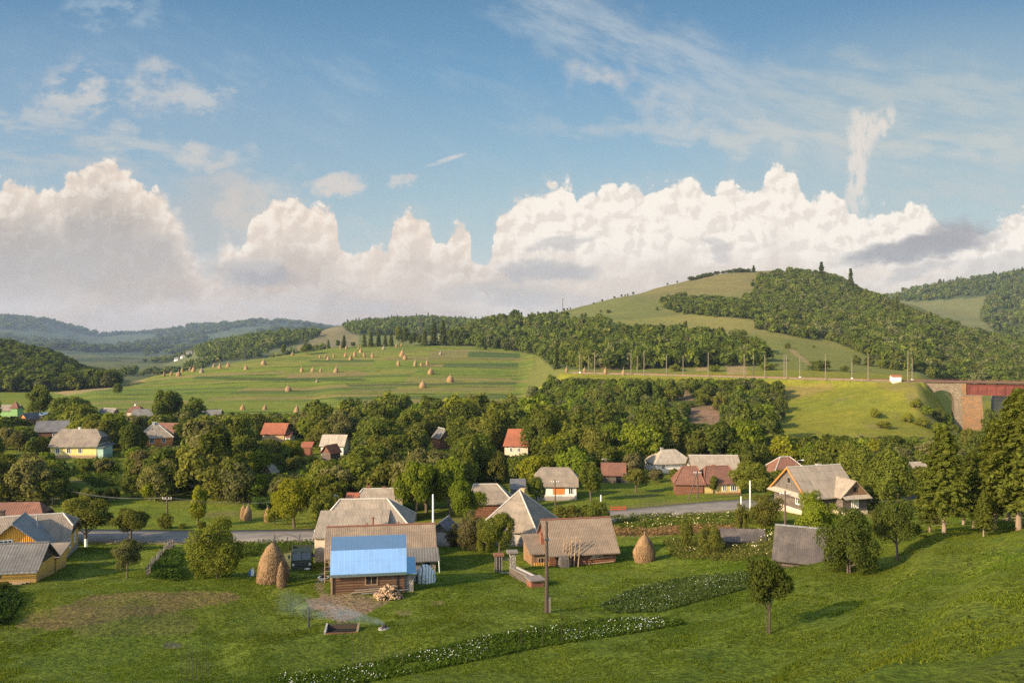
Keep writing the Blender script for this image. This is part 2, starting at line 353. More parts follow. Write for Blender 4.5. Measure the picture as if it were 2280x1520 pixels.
# small fair weather clouds
ws = (nz(1, 1, 2.6, 6, .6, 71.)-.5, nz(1, 1, 2.6, 6, .6, 77.)-.5); ws = (ws[0]*.6, ws[1]*.55)
veil(blob(755, 412, 62, 26, -4, .7, ws), g.step(n1, .2, .45), (218, 208, 198), .85)
veil(blob(893, 405, 34, 13, -12, .8, ws), g.step(n1, .2, .5), (214, 207, 200), .7)
veil(blob(505, 460, 26, 30, 50, .8, ws), g.step(n1, .2, .5), (224, 214, 203), .7)

veil(blob(470, 545, 120, 150, 8, .9, ws), g.step(n1, .0, .3), (184, 184, 182), .75)
veil(blob(560, 480, 80, 60, 20, .9, ws), g.step(n1, .2, .55), (212, 200, 188), .6)
# cumulus banks: silhouette as a curve of azimuth, broken up by billows
def curve(pts, x):
    n = g.node('ShaderNodeFloatCurve'); c = n.mapping.curves[0]
    pts = [((p_+400)/3080, 1-q/760) for p_, q in pts]
    while len(c.points) < len(pts): c.points.new(.5, .5)
    for pt, (a, b) in zip(c.points, pts): pt.location = (a, b); pt.handle_type = 'AUTO'
    n.mapping.update(); g.put(n.inputs['Value'], g.lin(x, -4., 26.8))
    return (1.-E(g, n.outputs[0]))*7.6
TOP = [(-400, 420), (-200, 380), (0, 398), (40, 394), (100, 408), (130, 420), (148, 378), (200, 362), (250, 350), (282, 366), (300, 392), (330, 408), (352, 415), (380, 448), (408, 492), (436, 545), (462, 580),
       (484, 562), (506, 526), (545, 535), (560, 470), (600, 442), (655, 430), (690, 442), (738, 455), (757, 522), (790, 548), (860, 532), (875, 484), (920, 463), (958, 480), (968, 530), (1000, 522), (1015, 492), (1040, 490),
       (1046, 550), (1056, 576), (1090, 556), (1105, 492), (1150, 436), (1205, 412), (1240, 390), (1280, 405), (1290, 447), (1302, 425), (1340, 407), (1400, 403), (1500, 400), (1540, 385), (1590, 412), (1620, 390),
       (1670, 417), (1700, 390), (1738, 357), (1766, 372), (1785, 412), (1800, 432), (1815, 415), (1840, 417), (1890, 440), (1920, 470), (1990, 452), (2030, 447), (2080, 468), (2105, 490), (2125, 502), (2190, 502),
       (2240, 472), (2280, 455), (2480, 430), (2680, 500)]
wx = (nz(1, 1, 1.5, 6, .6, 81.)-.5)*.34; wy = (nz(1, 1, 1.5, 6, .6, 87.)-.5)*.30
xw = PX+wx
def billow(ox, oy, sm=.25, dt=3.):
    v = g.xyz(xw+ox, PYv+wy+oy, 0.)
    big = g.voro(v, 2.1, 'SMOOTH_F1', dims='2D', Smoothness=sm, Detail=dt, Roughness=.5, Lacunarity=2.15)
    return 1.-big*1.15
B0 = billow(0., 0.)
B1 = billow(0., 0., .9, 2.)
B2 = billow(-.10, -.13, .9, 2.)
T = curve(TOP, PX+wx*.55)
depth = PYv-T+wy*.36+(B0-.5)*.30+(nz(1, 1, 6., 4, .6, 44.)-.5)*.10
soft = g.m('MAXIMUM', g.step(PX, 3.3, 4.3)*g.step(PX, 5.6, 4.9)*.6, .085)
alpha = g.m('MULTIPLY', g.step(depth/soft, -.6, 1.), front)
light = (B1-B2)*2.6+(B0-B1)*.5
edge = g.step(depth, 0., .55)                     # 0 at the sunlit rim, 1 inside
gl = g.step(PX, 10.2, 12.2)                       # the right bank is the brightest
fine = nz(1, 1.2, 1.4, 7, .6, 15.)
left = g.step(PX, 5.2, 3.4)
dark = g.step(depth-gl*.8+left*.35+(fine-.5)*1.2, .25, 1.75)
low = g.step(PYv+(fine-.5)*.5, 5.4, 7.1)
rim = g.mix(gl, s2l(240, 222, 203), s2l(253, 242, 227))
body = g.mix(gl, s2l(203, 188, 173), s2l(228, 214, 199))
body = g.mix(left*.9, body, s2l(178, 167, 157))
cc = g.mix(dark, rim, body)
cc = g.mix(low, cc, g.mix(gl, s2l(195, 166, 137), s2l(216, 192, 165)))
sh = g.m('MULTIPLY', g.lin(light, -.75, .75, -1., 1.), 1.-dark*.78)
sh = g.m('MULTIPLY', sh, 1.-low*.75)
cc = g.mix(g.m('MAXIMUM', sh, 0.)*.6, cc, s2l(254, 244, 229))
cc = g.mix(g.m('MAXIMUM', sh*-1., 0.)*.36, cc, s2l(198, 184, 172))
# broad soft variation in the stratus part
str_ = nz(.6, 1.6, .8, 6, .55, 23., .3)
cc = g.mix(g.step(str_, .42, .72)*low*.55, cc, s2l(222, 202, 182))
cc = g.mix(g.step(str_, .58, .30)*g.m('MAXIMUM', low, dark*.5)*.5, cc, s2l(176, 167, 161))
cc = g.mix(g.step(PYv, 6.75, 7.3)*g.step(PX, 12., 3.)*.6, cc, s2l(188, 164, 138))
base = g.mix(g.step(depth, -.45, .25)*front*.30, base, s2l(204, 200, 194))
base = g.mix(alpha, base, cc)
# second, nearer row of bright puffs low in the bank
T2 = curve([(-400, 690), (0, 672), (60, 672), (95, 680), (120, 760), (190, 760), (200, 690), (260, 672), (330, 655), (380, 650), (420, 640), (470, 625), (700, 610), (730, 555), (800, 560), (880, 565), (960, 560), (1040, 590), (1080, 640), (1250, 690), (1400, 680), (1450, 640), (1500, 622), (1540, 660), (1800, 690), (2280, 690), (2680, 700)], PX+wx)
d2 = PYv-T2+wy*.8+(B0-.5)*.4
a2 = g.step(d2, -.12, .25)*g.step(d2, 1.3, .1)*front
base = g.mix(a2*(.42+sh*.25), base, g.mix(g.step(PX, 3., 9.), s2l(214, 196, 182), s2l(236, 222, 206)))
# grey shelf clouds in front of the bank
wl = (nz(.7, 1.5, 1.3, 6, .58, 91.)-.5, nz(.8, 1.4, 1.7, 6, .58, 97.)-.5); wl = (wl[0]*1.1, wl[1]*.5)
for (x, y, rx, ry, rt, c_, a_) in ((572, 612, 88, 26, 2, (160, 156, 156), .8), (560, 592, 55, 20, -4, (206, 196, 186), .6), (1225, 606, 120, 22, 1, (172, 168, 168), .75), (1250, 541, 75, 15, -6, (186, 180, 177), .6),
                                   (2040, 552, 165, 28, -9, (152, 150, 152), .88), (2110, 522, 80, 28, -12, (160, 156, 157), .8), (1606, 556, 36, 18, 25, (182, 176, 174), .55), (2040, 603, 75, 16, -14, (184, 178, 173), .6),
                                   (1120, 655, 130, 26, 0, (180, 175, 172), .4), (60, 620, 160, 60, 0, (178, 172, 168), .45), (250, 560, 180, 60, 8, (186, 179, 173), .4), (2230, 590, 110, 24, -6, (192, 184, 176), .5)):
    base = g.mix(g.m('MULTIPLY', blob(x, y, rx, ry, rt, .75, wl)*front, a_), base, s2l(*c_))
bg = g.node('ShaderNodeBackground', ins={'Color': base, 'Strength': 1.0}); wo = g.node('ShaderNodeOutputWorld'); g.t.links.new(bg.outputs[0], wo.inputs[0])
world.cycles.sampling_method = 'MANUAL'; world.cycles.sample_map_resolution = 512
# ------------------------------------------------------------------ ground sheet with its soil and grass zones
def in_poly(px, py, poly):
    r = np.zeros(np.shape(px), bool); n = len(poly)
    for i in range(n):
        (x1, y1), (x2, y2) = poly[i], poly[(i+1) % n]
        if y1 == y2: continue
        c = ((y1 > py) != (y2 > py)) & (px < (x2-x1)*(py-y1)/(y2-y1)+x1)
        r ^= c
    return r
WOOD = {   # outlines of the woods, on the ground as seen in the picture, with their depth ranges
 'hill': ([(1690,622),(1760,608),(1860,622),(1960,664),(2040,700),(2160,745),(2330,770),(2330,885),(2060,842),(1995,828),(1960,805),(1895,775),(1830,752),(1765,748),(1690,733),(1705,705),(1660,680),(1672,655)], 430, 1060),
 'clump': ([(1478,672),(1530,664),(1620,672),(1700,690),(1705,716),(1640,708),(1560,702),(1490,690)], 430, 1060),
 'lower': ([(985,757),(1060,728),(1150,716),(1240,717),(1330,722),(1380,742),(1470,752),(1560,762),(1640,772),(1690,778),(1705,806),(1640,836),(1570,826),(1440,828),(1330,822),(1235,822),(1195,790),(1090,772),(1000,769)], 422, 1000),
 'slope': ([(1172,868),(1200,838),(1262,838),(1345,846),(1510,852),(1690,858),(1748,884),(1742,925),(1712,985),(1600,1000),(1400,1000),(1250,998),(1172,965),(1182,905)], 238, 385),
 'left': ([(-400,690),(-60,755),(0,775),(60,792),(120,806),(180,830),(245,852),(255,872),(130,882),(-60,882),(-400,882)], 500, 900),
 'mid': ([(432,782),(470,762),(560,742),(640,744),(710,744),(700,756),(640,768),(560,790),(450,806)], 900, 1800),
 'ridge': ([(765,732),(800,722),(900,712),(1060,706),(1060,735),(940,745),(850,748),(790,746)], 1000, 2100),
 'farright': ([(1975,664),(2060,642),(2190,622),(2330,600),(2330,690),(2230,690),(2195,660),(2040,672)], 1300, 2200),
 'farright2': ([(2195,665),(2330,680),(2330,775),(2240,760),(2180,705)], 950, 2200),
}
SCREE = [(1535,908),(1575,900),(1605,915),(1600,940),(1570,952),(1540,942)]
SCREE2 = [(1490,862),(1530,868),(1545,890),(1520,892)]
DIRT = [([(30,1395),(60,1365),(160,1340),(200,1322),(330,1317),(460,1315),(520,1318),(548,1330),(500,1345),(420,1362),(310,1372),(180,1392),(120,1402)], 60, 90, (.150,.094,.050), .66),
        ([(120,1345),(330,1350),(450,1380),(430,1410),(300,1420),(170,1415)], 55, 90, (.110,.098,.036), .45),
        ([(690,1330),(760,1318),(830,1322),(880,1336),(850,1352),(800,1372),(770,1388),(735,1370),(700,1352)], 60, 92, (.24,.165,.11), .9),
        ([(700,1305),(716,1262),(730,1262),(725,1310),(760,1340),(740,1345)], 60, 100, (.20,.145,.10), .7),
        ([(360,1435),(385,1430),(405,1436),(395,1443),(370,1443)], 50, 80, (.10,.085,.075), .9),
        ([(880,1360),(910,1356),(920,1366),(895,1370)], 50, 90, (.17,.12,.07), .7),
        ([(960,1338),(990,1334),(992,1344),(970,1347)], 50, 90, (.17,.12,.07), .7),
        ([(625,1262),(650,1262),(672,1212),(640,1212)], 85, 112, (.17,.145,.115), .6),
        ([(1350,1176),(1440,1178),(1560,1168),(1640,1172),(1630,1188),(1500,1192),(1360,1192)], 80, 122, (.24,.16,.09), .55),
        ([(1450,755),(1480,755),(1540,770),(1450,822),(1380,815),(1400,795)], 400, 600, (.18,.14,.06), .5),
        ([(1752,772),(1766,776),(1792,798),(1812,814),(1802,814),(1776,797)], 400, 900, (.24,.175,.09), .7),
        ([(1330,806),(1385,800),(1440,815),(1340,824)], 400, 500, (.24,.17,.09), .8),
        ([(1540,800),(1570,796),(1575,824),(1550,826)], 390, 500, (.27,.18,.10), .8),
        ([(1615,812),(1660,808),(1665,835),(1620,835)], 380, 500, (.26,.18,.10), .7),
        ([(115,874),(200,862),(300,845),(330,846),(240,866),(150,880)], 300, 620, (.26,.19,.10), .8),
        (SCREE, 230, 400, (.20,.125,.085), .95), (SCREE2, 230, 400, (.19,.12,.08), .9),
        ([(1655,855),(1750,862),(1850,852),(1860,866),(1760,888),(1700,882)], 240, 360, (.20,.145,.055), .65),
        ([(1930,848),(2040,850),(2060,868),(1990,872)], 240, 360, (.17,.135,.045), .5)]
def ground_colours():
    x, y, z = GX, GY, GZ
    px = CX+F*x/y; py = CY-F*z/y
    j1 = (fbm(x/6, y/6, 31)-.5); j2 = (fbm(x/6, y/6, 32)-.5)
    jk = np.clip(110/y, .05, 1); qx = px+j1*26*jk; qy = py+j2*10*jk
    C = np.zeros(x.shape+(3,)); C[:] = (.101, .137, .013)
    def put(mask, c, a=1.):
        a = np.asarray(a, float)*mask; a = a[..., None]; C[:] = C*(1-a)+np.array(c)*a
    n1 = fbm(x/25, y/25, 41); n2 = fbm(x/90, y/90, 42); n3 = fbm(x/4, y/4, 43)
    put(np.clip((y-100)/20, 0, 1), (.104, .136, .012))
    put(np.clip((n1-.45)*4, 0, 1), (.122, .132, .014), .45)
    put(np.clip((n3-.52)*4, 0, 1)*(y < 110), (.046, .090, .009), .4)
    put((y > 235)*(px > 1100), (.150, .150, .018), .9)                           # yellow-green embankment
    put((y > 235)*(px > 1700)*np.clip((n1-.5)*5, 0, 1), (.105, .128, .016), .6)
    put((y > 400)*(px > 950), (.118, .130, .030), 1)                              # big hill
    put((y > 550)*(px > 950)*np.clip((n2-.42)*5, 0, 1), (.150, .136, .044), .7)
    put((y > 600)*(px > 1150)*(px < 1760)*np.clip((672+j2*30-qy)/25, 0, 1)*(y < 1200), (.185, .130, .058), .8)
    put((y > 760), (.085, .098, .033), .6)
    put((y > 1100)*(px > 1900), (.105, .112, .042), .8)
    # hay field, strip by strip
    fld = in_poly(qx, py, [(90,878),(250,850),(360,826),(560,796),(690,780),(760,764),(1000,760),(1198,782),(1175,840),(1165,900),(1160,965),(300,950),(150,905)])*(y > 285)*(y < 780)
    put(fld, (.118, .146, .013))
    yy = y-.035*x+2.5*(fbm(x/60, y/60, 51)-.5)
    edges = np.cumsum(np.random.default_rng(5).uniform(4, 17, 70))+285
    k = np.searchsorted(edges, yy); r5 = np.random.default_rng(11)
    pal = np.array([(.120,.150,.022),(.105,.142,.020),(.140,.152,.030),(.115,.135,.024),(.165,.138,.050),(.090,.128,.018),(.125,.155,.022),(.066,.098,.022),(.150,.150,.034),(.112,.150,.018)])
    kk = np.clip(k, 0, 70)
    for seg, (x0, x1) in enumerate(((-900, -150), (-150, -62), (-62, 0), (0, 60))):
        choice = r5.integers(0, len(pal), 72); cc = pal[choice][kk]
        m = fld*(x >= x0)*(x < x1); a = (m*.9)[..., None]; C[:] = C*(1-a)+cc*a
    ed = np.min(np.abs(yy[..., None]-edges[None, None, ::3]), -1) if False else np.abs(yy-edges[np.clip(kk, 0, 69)])
    put(fld*(ed < 2.3)*(kk % 2 == 0)*(fbm(x/35, y/5, 55) > .45), (.024, .042, .010), .92)
    for poly, c, a in (([(1045,783),(1160,786),(1158,797),(1040,795)], (.048,.080,.022), .9), ([(990,809),(1155,808),(1155,818),(985,817)], (.050,.082,.022), .85), ([(770,855),(1150,850),(1150,856),(775,860)], (.045,.07,.018), .8),
                       ([(750,884),(1145,876),(1145,888),(745,890)], (.055,.085,.022), .8), ([(440,838),(790,842),(830,848),(620,848),(430,843)], (.045,.07,.016), .85), ([(640,832),(800,826),(830,836),(640,842)], (.165,.125,.055), .7),
                       ([(780,890),(1145,890),(1145,898),(760,899)], (.15,.115,.05), .6), ([(780,866),(1145,862),(1145,870),(780,873)], (.145,.115,.05), .5), ([(690,801),(835,801),(835,806),(690,806)], (.045,.075,.02), .85),
                       ([(690,808),(830,808),(830,814),(690,814)], (.13,.11,.04), .7), ([(950,782),(1045,778),(1040,794),(960,796)], (.155,.12,.06), .6), ([(860,795),(1160,797),(1160,803),(860,803)], (.14,.11,.045), .6), ([(1000,905),(1150,900),(1150,910),(1000,912)], (.145,.11,.045), .55)):
        put(in_poly(qx, qy, poly)*(y > 290)*(y < 770), c, a)
    # valley beyond, far mountains
    put((y > 780)*(px < 780)*1., (.074, .088, .034), .85)
    put((y > 850)*(px > 660)*(px < 800), (.150, .128, .066), .8)
    put((y > 850)*(px < 700)*np.clip((fbm(x/120, y/160, 61)-.5)*8, 0, 1), (.030, .046, .022), .85)
    put(np.clip((y-2400)/300, 0, 1), (.030, .050, .026), .95)
    put((y > 2700)*np.clip((fbm(x/420, y/500, 64)-.60)*12, 0, 1), (.045, .062, .030), .8)
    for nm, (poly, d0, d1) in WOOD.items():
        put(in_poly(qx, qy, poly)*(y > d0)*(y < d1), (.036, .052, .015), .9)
    for poly, d0, d1, c, a in DIRT:
        m = in_poly(px+j1*30*np.clip(90/y, .3, 1), py+j2*22*np.clip(90/y, .3, 1), poly)*(y > d0)*(y < d1)
        put(m, c, a*np.clip(.45+1.3*(fbm(x/2.2, y/2.2, 71)-.2), 0, 1))
    put((_rd < 4.5)*(y > 200), (.19, .155, .12), .9)
    # village yards: trodden earth between the houses
    put((y > 118)*(y < 300)*np.clip((fbm(x/12, y/12, 75)-.62)*8, 0, 1), (.14, .11, .06), .5)
    return C
# grade the ground beside the road
RD = np.array([[p.x, p.y] for p in (gnd(a, b) for a, b in ((-1200, 112), (-700, 112), (-300, 112), (0, 112), (160, 112), (430, 112), (690, 113.5), (1000, 117), (1200, 119.5), (1360, 123), (1500, 127), (1650, 131.5), (1900, 140), (2200, 150), (2600, 165)))])
_t = np.linspace(0, len(RD)-1, 400); RDF = np.stack([pchip(np.arange(len(RD)), RD, _t)[:, k] for k in (0, 1)], -1)
_z = H(RDF[:, 0], RDF[:, 1]); _k = np.ones(25)/25; RDZ = np.convolve(np.pad(_z, 12, 'edge'), _k, 'valid')
_m = (GY > 95)*(GY < 190); _ix = np.nonzero(_m)
_dx = GX[_ix][:, None]-RDF[None, :, 0]; _dy = GY[_ix][:, None]-RDF[None, :, 1]; _d2 = _dx**2+_dy**2; _b = _d2.argmin(1); _dm = np.sqrt(_d2[np.arange(len(_b)), _b]); del _dx, _dy, _d2
_w = np.clip((11-_dm)/6, 0, 1); _w = _w*_w*(3-2*_w); GZ[_ix] = GZ[_ix]*(1-_w)+(RDZ[_b]-.10)*_w
gm, g = material('meadow')
oc = g.coord('Object'); col = g.attr('Col')
nA = g.noise(oc, 2.6, 5, .6); nB = g.noise(oc, .45, 4, .6); nC = g.noise(g.scale(oc, .05, .05, .05), 1., 4, .55)
dist = g.sep(oc)[1]
near = g.step(dist, 260, 60)
c = g.mix(g.step(nA, .30, .72), g.mix(1., col, (.52, .55, .5), 'MULTIPLY'), g.mix(1., col, (1.42, 1.38, 1.3), 'MULTIPLY'))
nD = g.noise(g.scale(oc, .12, .30, .3), 1., 5, .65); c = g.mix(g.lin(near, 0, 1, .6, 1.), col, c); c = g.mix(g.step(nD, .62, .38)*.45, c, g.mix(1., c, (.72, .74, .72), 'MULTIPLY')); c = g.mix(g.step(nD, .5, .7)*.35, c, g.mix(1., c, (1.3, 1.16, 1.1), 'MULTIPLY'))
c = g.mix(g.step(nB, .35, .7)*.55, c, g.mix(1., c, (1.35, 1.22, 1.25), 'MULTIPLY'))
c = g.mix(g.step(nB, .48, .25)*.5, c, g.mix(1., c, (.62, .68, .7), 'MULTIPLY'))
c = g.mix(g.step(nC, .4, .65)*.35, c, g.mix(1., c, (1.25, 1.08, 1.1), 'MULTIPLY'))
fn = g.noise(oc, 7., 3, .65)
finish(g, c, .95, g.bump(g.m('ADD', fn*.5, nA), 1., .22), .1)
_i = np.arange(GZ.size).reshape(GZ.shape)
_q = np.stack([_i[:-1, :-1], _i[:-1, 1:], _i[1:, 1:], _i[1:, :-1]], -1).reshape(-1, 4)
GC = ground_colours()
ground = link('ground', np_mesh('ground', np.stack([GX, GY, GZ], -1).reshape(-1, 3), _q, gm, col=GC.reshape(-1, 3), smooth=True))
tag(ground, kind='structure')

# ------------------------------------------------------------------ road
am, g = material('asphalt'); oc = g.coord('Object')
n = g.noise(oc, .6, 5, .6); n2_ = g.noise(oc, 9, 3, .6)
c = g.mix(g.step(n, .35, .7), (.155, .135, .115), (.205, .180, .152)); c = g.mix(g.step(n2_, .5, .75)*.4, c, (.11, .10, .09))
finish(g, c, .9, g.bump(n2_, .3, .02), .3)
def strip(name, w, mat, lift, kind='structure'):
    V = []; Q = []
    for i in range(len(RDF)):
        d_ = RDF[min(i+1, len(RDF)-1)]-RDF[max(i-1, 0)]; d_ = d_/np.hypot(*d_); nx, ny = -d_[1], d_[0]
        for s_ in (-.5, -.5, -.17, .17, .5, .5): V.append((RDF[i, 0]+nx*w*s_, RDF[i, 1]+ny*w*s_, RDZ[i]+lift+.05*(1-4*s_*s_)))
        b = i*6; V[b] = (V[b][0], V[b][1], RDZ[i]-.6); V[b+5] = (V[b+5][0], V[b+5][1], RDZ[i]-.6)
        if i: Q += [(b-6+k, b+k, b+1+k, b-5+k)[::-1] for k in range(5)]
    o = link(name, np_mesh(name, V, Q, mat)); tag(o, kind=kind); return o
strip('road', 6.2, am, .03)
sh, g = material('verge_gravel'); oc = g.coord('Object'); n = g.noise(oc, 3, 5, .6)
finish(g, g.mix(g.step(n, .35, .65), (.16, .125, .085), (.10, .105, .04)), .95, g.bump(n, .5, .05), .1)
strip('road_verge', 8.0, sh, -.05)
# ------------------------------------------------------------------ building materials
def uvc(g): return E(g, g.node('ShaderNodeUVMap', uv_map='UVMap').outputs[0])
def roofmat(name, c1, c2, pitch=.18, row=1.6, dirt=(.10, .085, .07), amt=.5, rough=.85, spec=.2, metal=0., depth=.03, streak=.5):
    m, g = material(name); uv = uvc(g); u, v, _ = g.sep(uv); oi = E(g, g.node('ShaderNodeObjectInfo').outputs['Random'])
    wave = g.m('SINE', u*(2*math.pi/pitch))
    fr = g.m('FRACT', v/row); line = g.step(fr, .05, .0)
    fu = g.m('FRACT', u/1.1); line2 = g.step(fu, .035, .0)
    cell = E(g, g.node('ShaderNodeTexWhiteNoise', noise_dimensions='2D', ins={'Vector': g.xyz(g.m('FLOOR', u/1.1), g.m('FLOOR', v/row))}).outputs[0])
    st = g.noise(g.xyz(u*3.2, v*.35, oi*9.), 1., 5, .62); nn = g.noise(g.xyz(u*.5, v*.5, oi*5.), 1., 6, .62)
    c = g.mix(g.step(nn, .3, .7), c1, c2)
    c = g.mix(g.lin(cell, 0, 1, 0, .45), c, g.mix(1., c, (.68, .68, .70), 'MULTIPLY'))
    c = g.mix(g.step(st, .45, .75)*streak, c, dirt)
    c = g.mix(g.step(g.noise(g.xyz(u*1.1, v*1.6, oi*3.), 1., 6, .7), .54, .72)*amt, c, g.mix(1., c, (.55, .55, .52), 'MULTIPLY'))
    c = g.mix(g.m('MAXIMUM', line, line2*.6)*.55, c, dirt)
    finish(g, c, rough, g.bump(g.m('ADD', wave, line*-1.5), .32, depth), spec, metal); return m
def logmat(name, c1, c2, period=.24, rough=.85, gap=(.02, .014, .01), vert=False):
    m, g = material(name); uv = uvc(g); u, v, _ = g.sep(uv)
    if vert: u, v = v, u
    k = g.m('FLOOR', v/period); fr = g.m('FRACT', v/period)
    rnd = E(g, g.node('ShaderNodeTexWhiteNoise', noise_dimensions='2D', ins={'Vector': g.xyz(k, g.m('FLOOR', u/3.1))}).outputs[0])
    gr = g.noise(g.xyz(u*.8, v*14., rnd*20.), 1., 5, .6)
    c = g.mix(rnd, c1, c2); c = g.mix(g.step(gr, .35, .75)*.7, c, g.mix(1., c, (.45, .42, .4), 'MULTIPLY'))
    g1 = g.m('ABSOLUTE', fr-.5); c = g.mix(g.step(g1, .40, .5), c, gap)
    st = g.noise(g.xyz(u*.4, v*.5, 3.), 1., 5, .6); c = g.mix(g.step(st, .5, .75)*.4, c, (.13, .115, .10))
    finish(g, c, rough, g.bump(g.m('MULTIPLY', g1*g1, -3.), .6, .1), .2); return m
def plaster(name, c1, c2=None, dirt=(.16, .12, .08), rough=.9):
    m, g = material(name); oc = g.coord('Object'); _, _, z = g.sep(oc); n = g.noise(oc, .9, 6, .65); f = g.noise(oc, 6., 4, .6)
    c = g.mix(g.step(n, .35, .7), c1, c2 or tuple(q*.78 for q in c1))
    c = g.mix(g.step(f, .6, .8)*.35, c, dirt); c = g.mix(g.step(z+(n-.5)*1.5, .9, .1)*.5, c, dirt)
    finish(g, c, rough, g.bump(f, .3, .03), .2); return m
def stone(name, c1, c2, c3, sc_=1.6, mort=(.30, .25, .19)):
    m, g = material(name); oc = g.coord('Object'); w = g.noise(oc, .8, 3, .5); v = g.scale(oc, 1., 1., 1.5)
    e = g.voro(v, sc_, 'DISTANCE_TO_EDGE'); cc = g.voro(v, sc_, 'F1', 1)
    r, _, b = g.sep(cc); c = g.mix(r, c1, c2); c = g.mix(g.step(b, .6, 1.), c, c3); c = g.mix(g.step(g.noise(oc, 5, 5, .7), .5, .75)*.5, c, (.07, .055, .04))
    c = g.mix(g.step(e, .09, .02), c, mort); c = g.mix(g.step(w, .5, .75)*.4, c, (.12, .09, .06))
    finish(g, c, .9, g.bump(g.step(e, .0, .15), .8, .08), .2); return m
def plain(name, c, rough=.7, spec=.3, metal=0., var=.25, sc_=4.):
    m, g = material(name); n = g.noise(g.coord('Object'), sc_, 5, .6)
    finish(g, g.mix(g.step(n, .3, .75), c, tuple(q*(1-var) for q in c)), rough, None, spec, metal); return m
def metalroof(name, c):
    m, g = material(name); u, v, _ = g.sep(uvc(g)); fr = g.m('FRACT', u/.55); seam = g.step(g.m('ABSOLUTE', fr-.5), .44, .5); fv = g.m('FRACT', v/1.9); lap = g.step(fv, .02, .0); n = g.noise(g.xyz(u*.6, v*.6, 0.), 1., 5, .6)
    c2 = g.mix(g.step(n, .35, .7), c, tuple(q*.84 for q in c)); c2 = g.mix(g.m('MAXIMUM', seam*.35, lap*.55), c2, tuple(q*.5 for q in c))
    finish(g, c2, g.lin(n, .3, .7, .22, .34), g.bump(g.m('ADD', seam, g.m('SINE', u*11.4)*.12), .2, .03), .5, .88); return m
M = dict(
 asb=roofmat('asbestos_sheet', (.315, .255, .19), (.25, .205, .155)), asb2=roofmat('weathered_sheet', (.265, .21, .155), (.19, .155, .12), amt=.7), asbpale=roofmat('pale_sheet', (.40, .34, .26), (.33, .275, .21), amt=.3),
 slate=roofmat('grey_slate', (.165, .155, .14), (.105, .10, .095), pitch=.3, row=.35, amt=.6), dark=roofmat('dark_sheet', (.15, .145, .15), (.10, .10, .105), amt=.5),
 tile=roofmat('red_tile', (.31, .105, .052), (.235, .08, .045), pitch=.3, row=.35, dirt=(.14, .07, .05)), rust=roofmat('rusty_tile', (.20, .092, .058), (.14, .068, .048), pitch=.3, row=.35, dirt=(.09, .06, .05), amt=.7),
 brown=roofmat('brown_shingle', (.25, .185, .125), (.19, .14, .10), pitch=.2, row=.5, amt=.6, streak=.3), blue=metalroof('blue_metal', (.50, .66, .79)),
 bluemetal=roofmat('dull_grey_metal', (.225, .225, .215), (.165, .165, .16), pitch=.5, row=2., amt=.4, rough=.6, spec=.4), board=roofmat('old_boards_shaded', (.145, .12, .10), (.06, .053, .05), pitch=.16, row=4., dirt=(.07, .06, .06), amt=.5, streak=.9),  # board: shade lying on the hay barn is put into its darker colour
 log=logmat('brown_logs', (.21, .115, .060), (.15, .080, .045)), logred=logmat('reddish_logs', (.24, .105, .055), (.17, .075, .045)), loggrey=logmat('grey_logs', (.17, .135, .105), (.11, .088, .072)), plankwall=logmat('upright_planks', (.33, .19, .09), (.24, .14, .075), .16, vert=True),
 greyplank=logmat('grey_upright_planks', (.17, .145, .12), (.11, .095, .085), .16, vert=True), ochreplank=logmat('ochre_planks', (.66, .33, .05), (.55, .27, .045), .2, vert=True, gap=(.2, .10, .03)),
 ochre=plaster('ochre_plaster', (.60, .345, .075)), tan=plaster('tan_plaster', (.42, .29, .15)), cream=plaster('cream_plaster', (.62, .50, .36)), yellow=plaster('yellow_plaster', (.68, .56, .20)), white=plaster('white_plaster', (.72, .68, .60)), orange=plaster('orange_plaster', (.60, .20, .05)),
 green=plaster('green_plaster', (.22, .36, .14)), mint=plaster('mint_plaster', (.38, .52, .42)), greyp=plaster('grey_plaster', (.34, .31, .28)), peeling=plaster('peeling_yellow', (.62, .45, .14), (.40, .30, .16)),
 stonew=stone('stone_wall', (.26, .22, .18), (.20, .17, .145), (.30, .25, .20), 3.), block=stone('concrete_blocks', (.30, .27, .24), (.24, .22, .2), (.33, .3, .26), 2.2),
 viad=stone('viaduct_stone', (.165, .125, .082), (.115, .09, .065), (.215, .165, .105), 1.5, (.20, .16, .11)), viadrust=stone('rust_stained_stone', (.225, .122, .050), (.17, .092, .042), (.14, .10, .06), 1.1, (.20, .12, .07)),
 brick=plain('brick', (.25, .10, .058), .9, var=.45), wood=plain('bare_wood', (.33, .22, .13), .85), woodgrey=plain('weathered_wood', (.22, .185, .15), .9), darkwood=plain('dark_wood', (.075, .055, .04), .9), whitep=plain('white_paint', (.78, .76, .70), .6, var=.12), bluep=plain('pale_blue_paint', (.42, .52, .58), .6),
 teal=plain('teal_paint', (.05, .19, .19), .5), glass=plain('window_glass', (.035, .04, .045), .12, .6, var=.3), tin=plain('tin', (.42, .40, .38), .45, .5, .5), palecap=plain('pale_ridge_tin', (.44, .40, .345), .6), blackw=plain('dark_opening', (.018, .015, .013), .9), concrete=plain('concrete', (.36, .33, .30), .9), rustm=plain('rusty_metal', (.20, .085, .05), .8), deckm=plain('deck_steel', (.085, .055, .042), .85), girder=plain('red_lead_paint', (.140, .034, .022), .75, var=.45, sc_=.5), redp=plain('faded_red_paint', (.42, .07, .04), .7),
 pole=plain('pole_wood', (.095, .068, .048), .9), cpole=plain('pole_concrete', (.185, .15, .115), .9), steel=plain('dark_steel', (.06, .06, .065), .6), wire=plain('wire_metal', (.10, .10, .10), .6))
for nm in ('asbworn',): M[nm] = M['asb2']  # second key for the weathered sheet

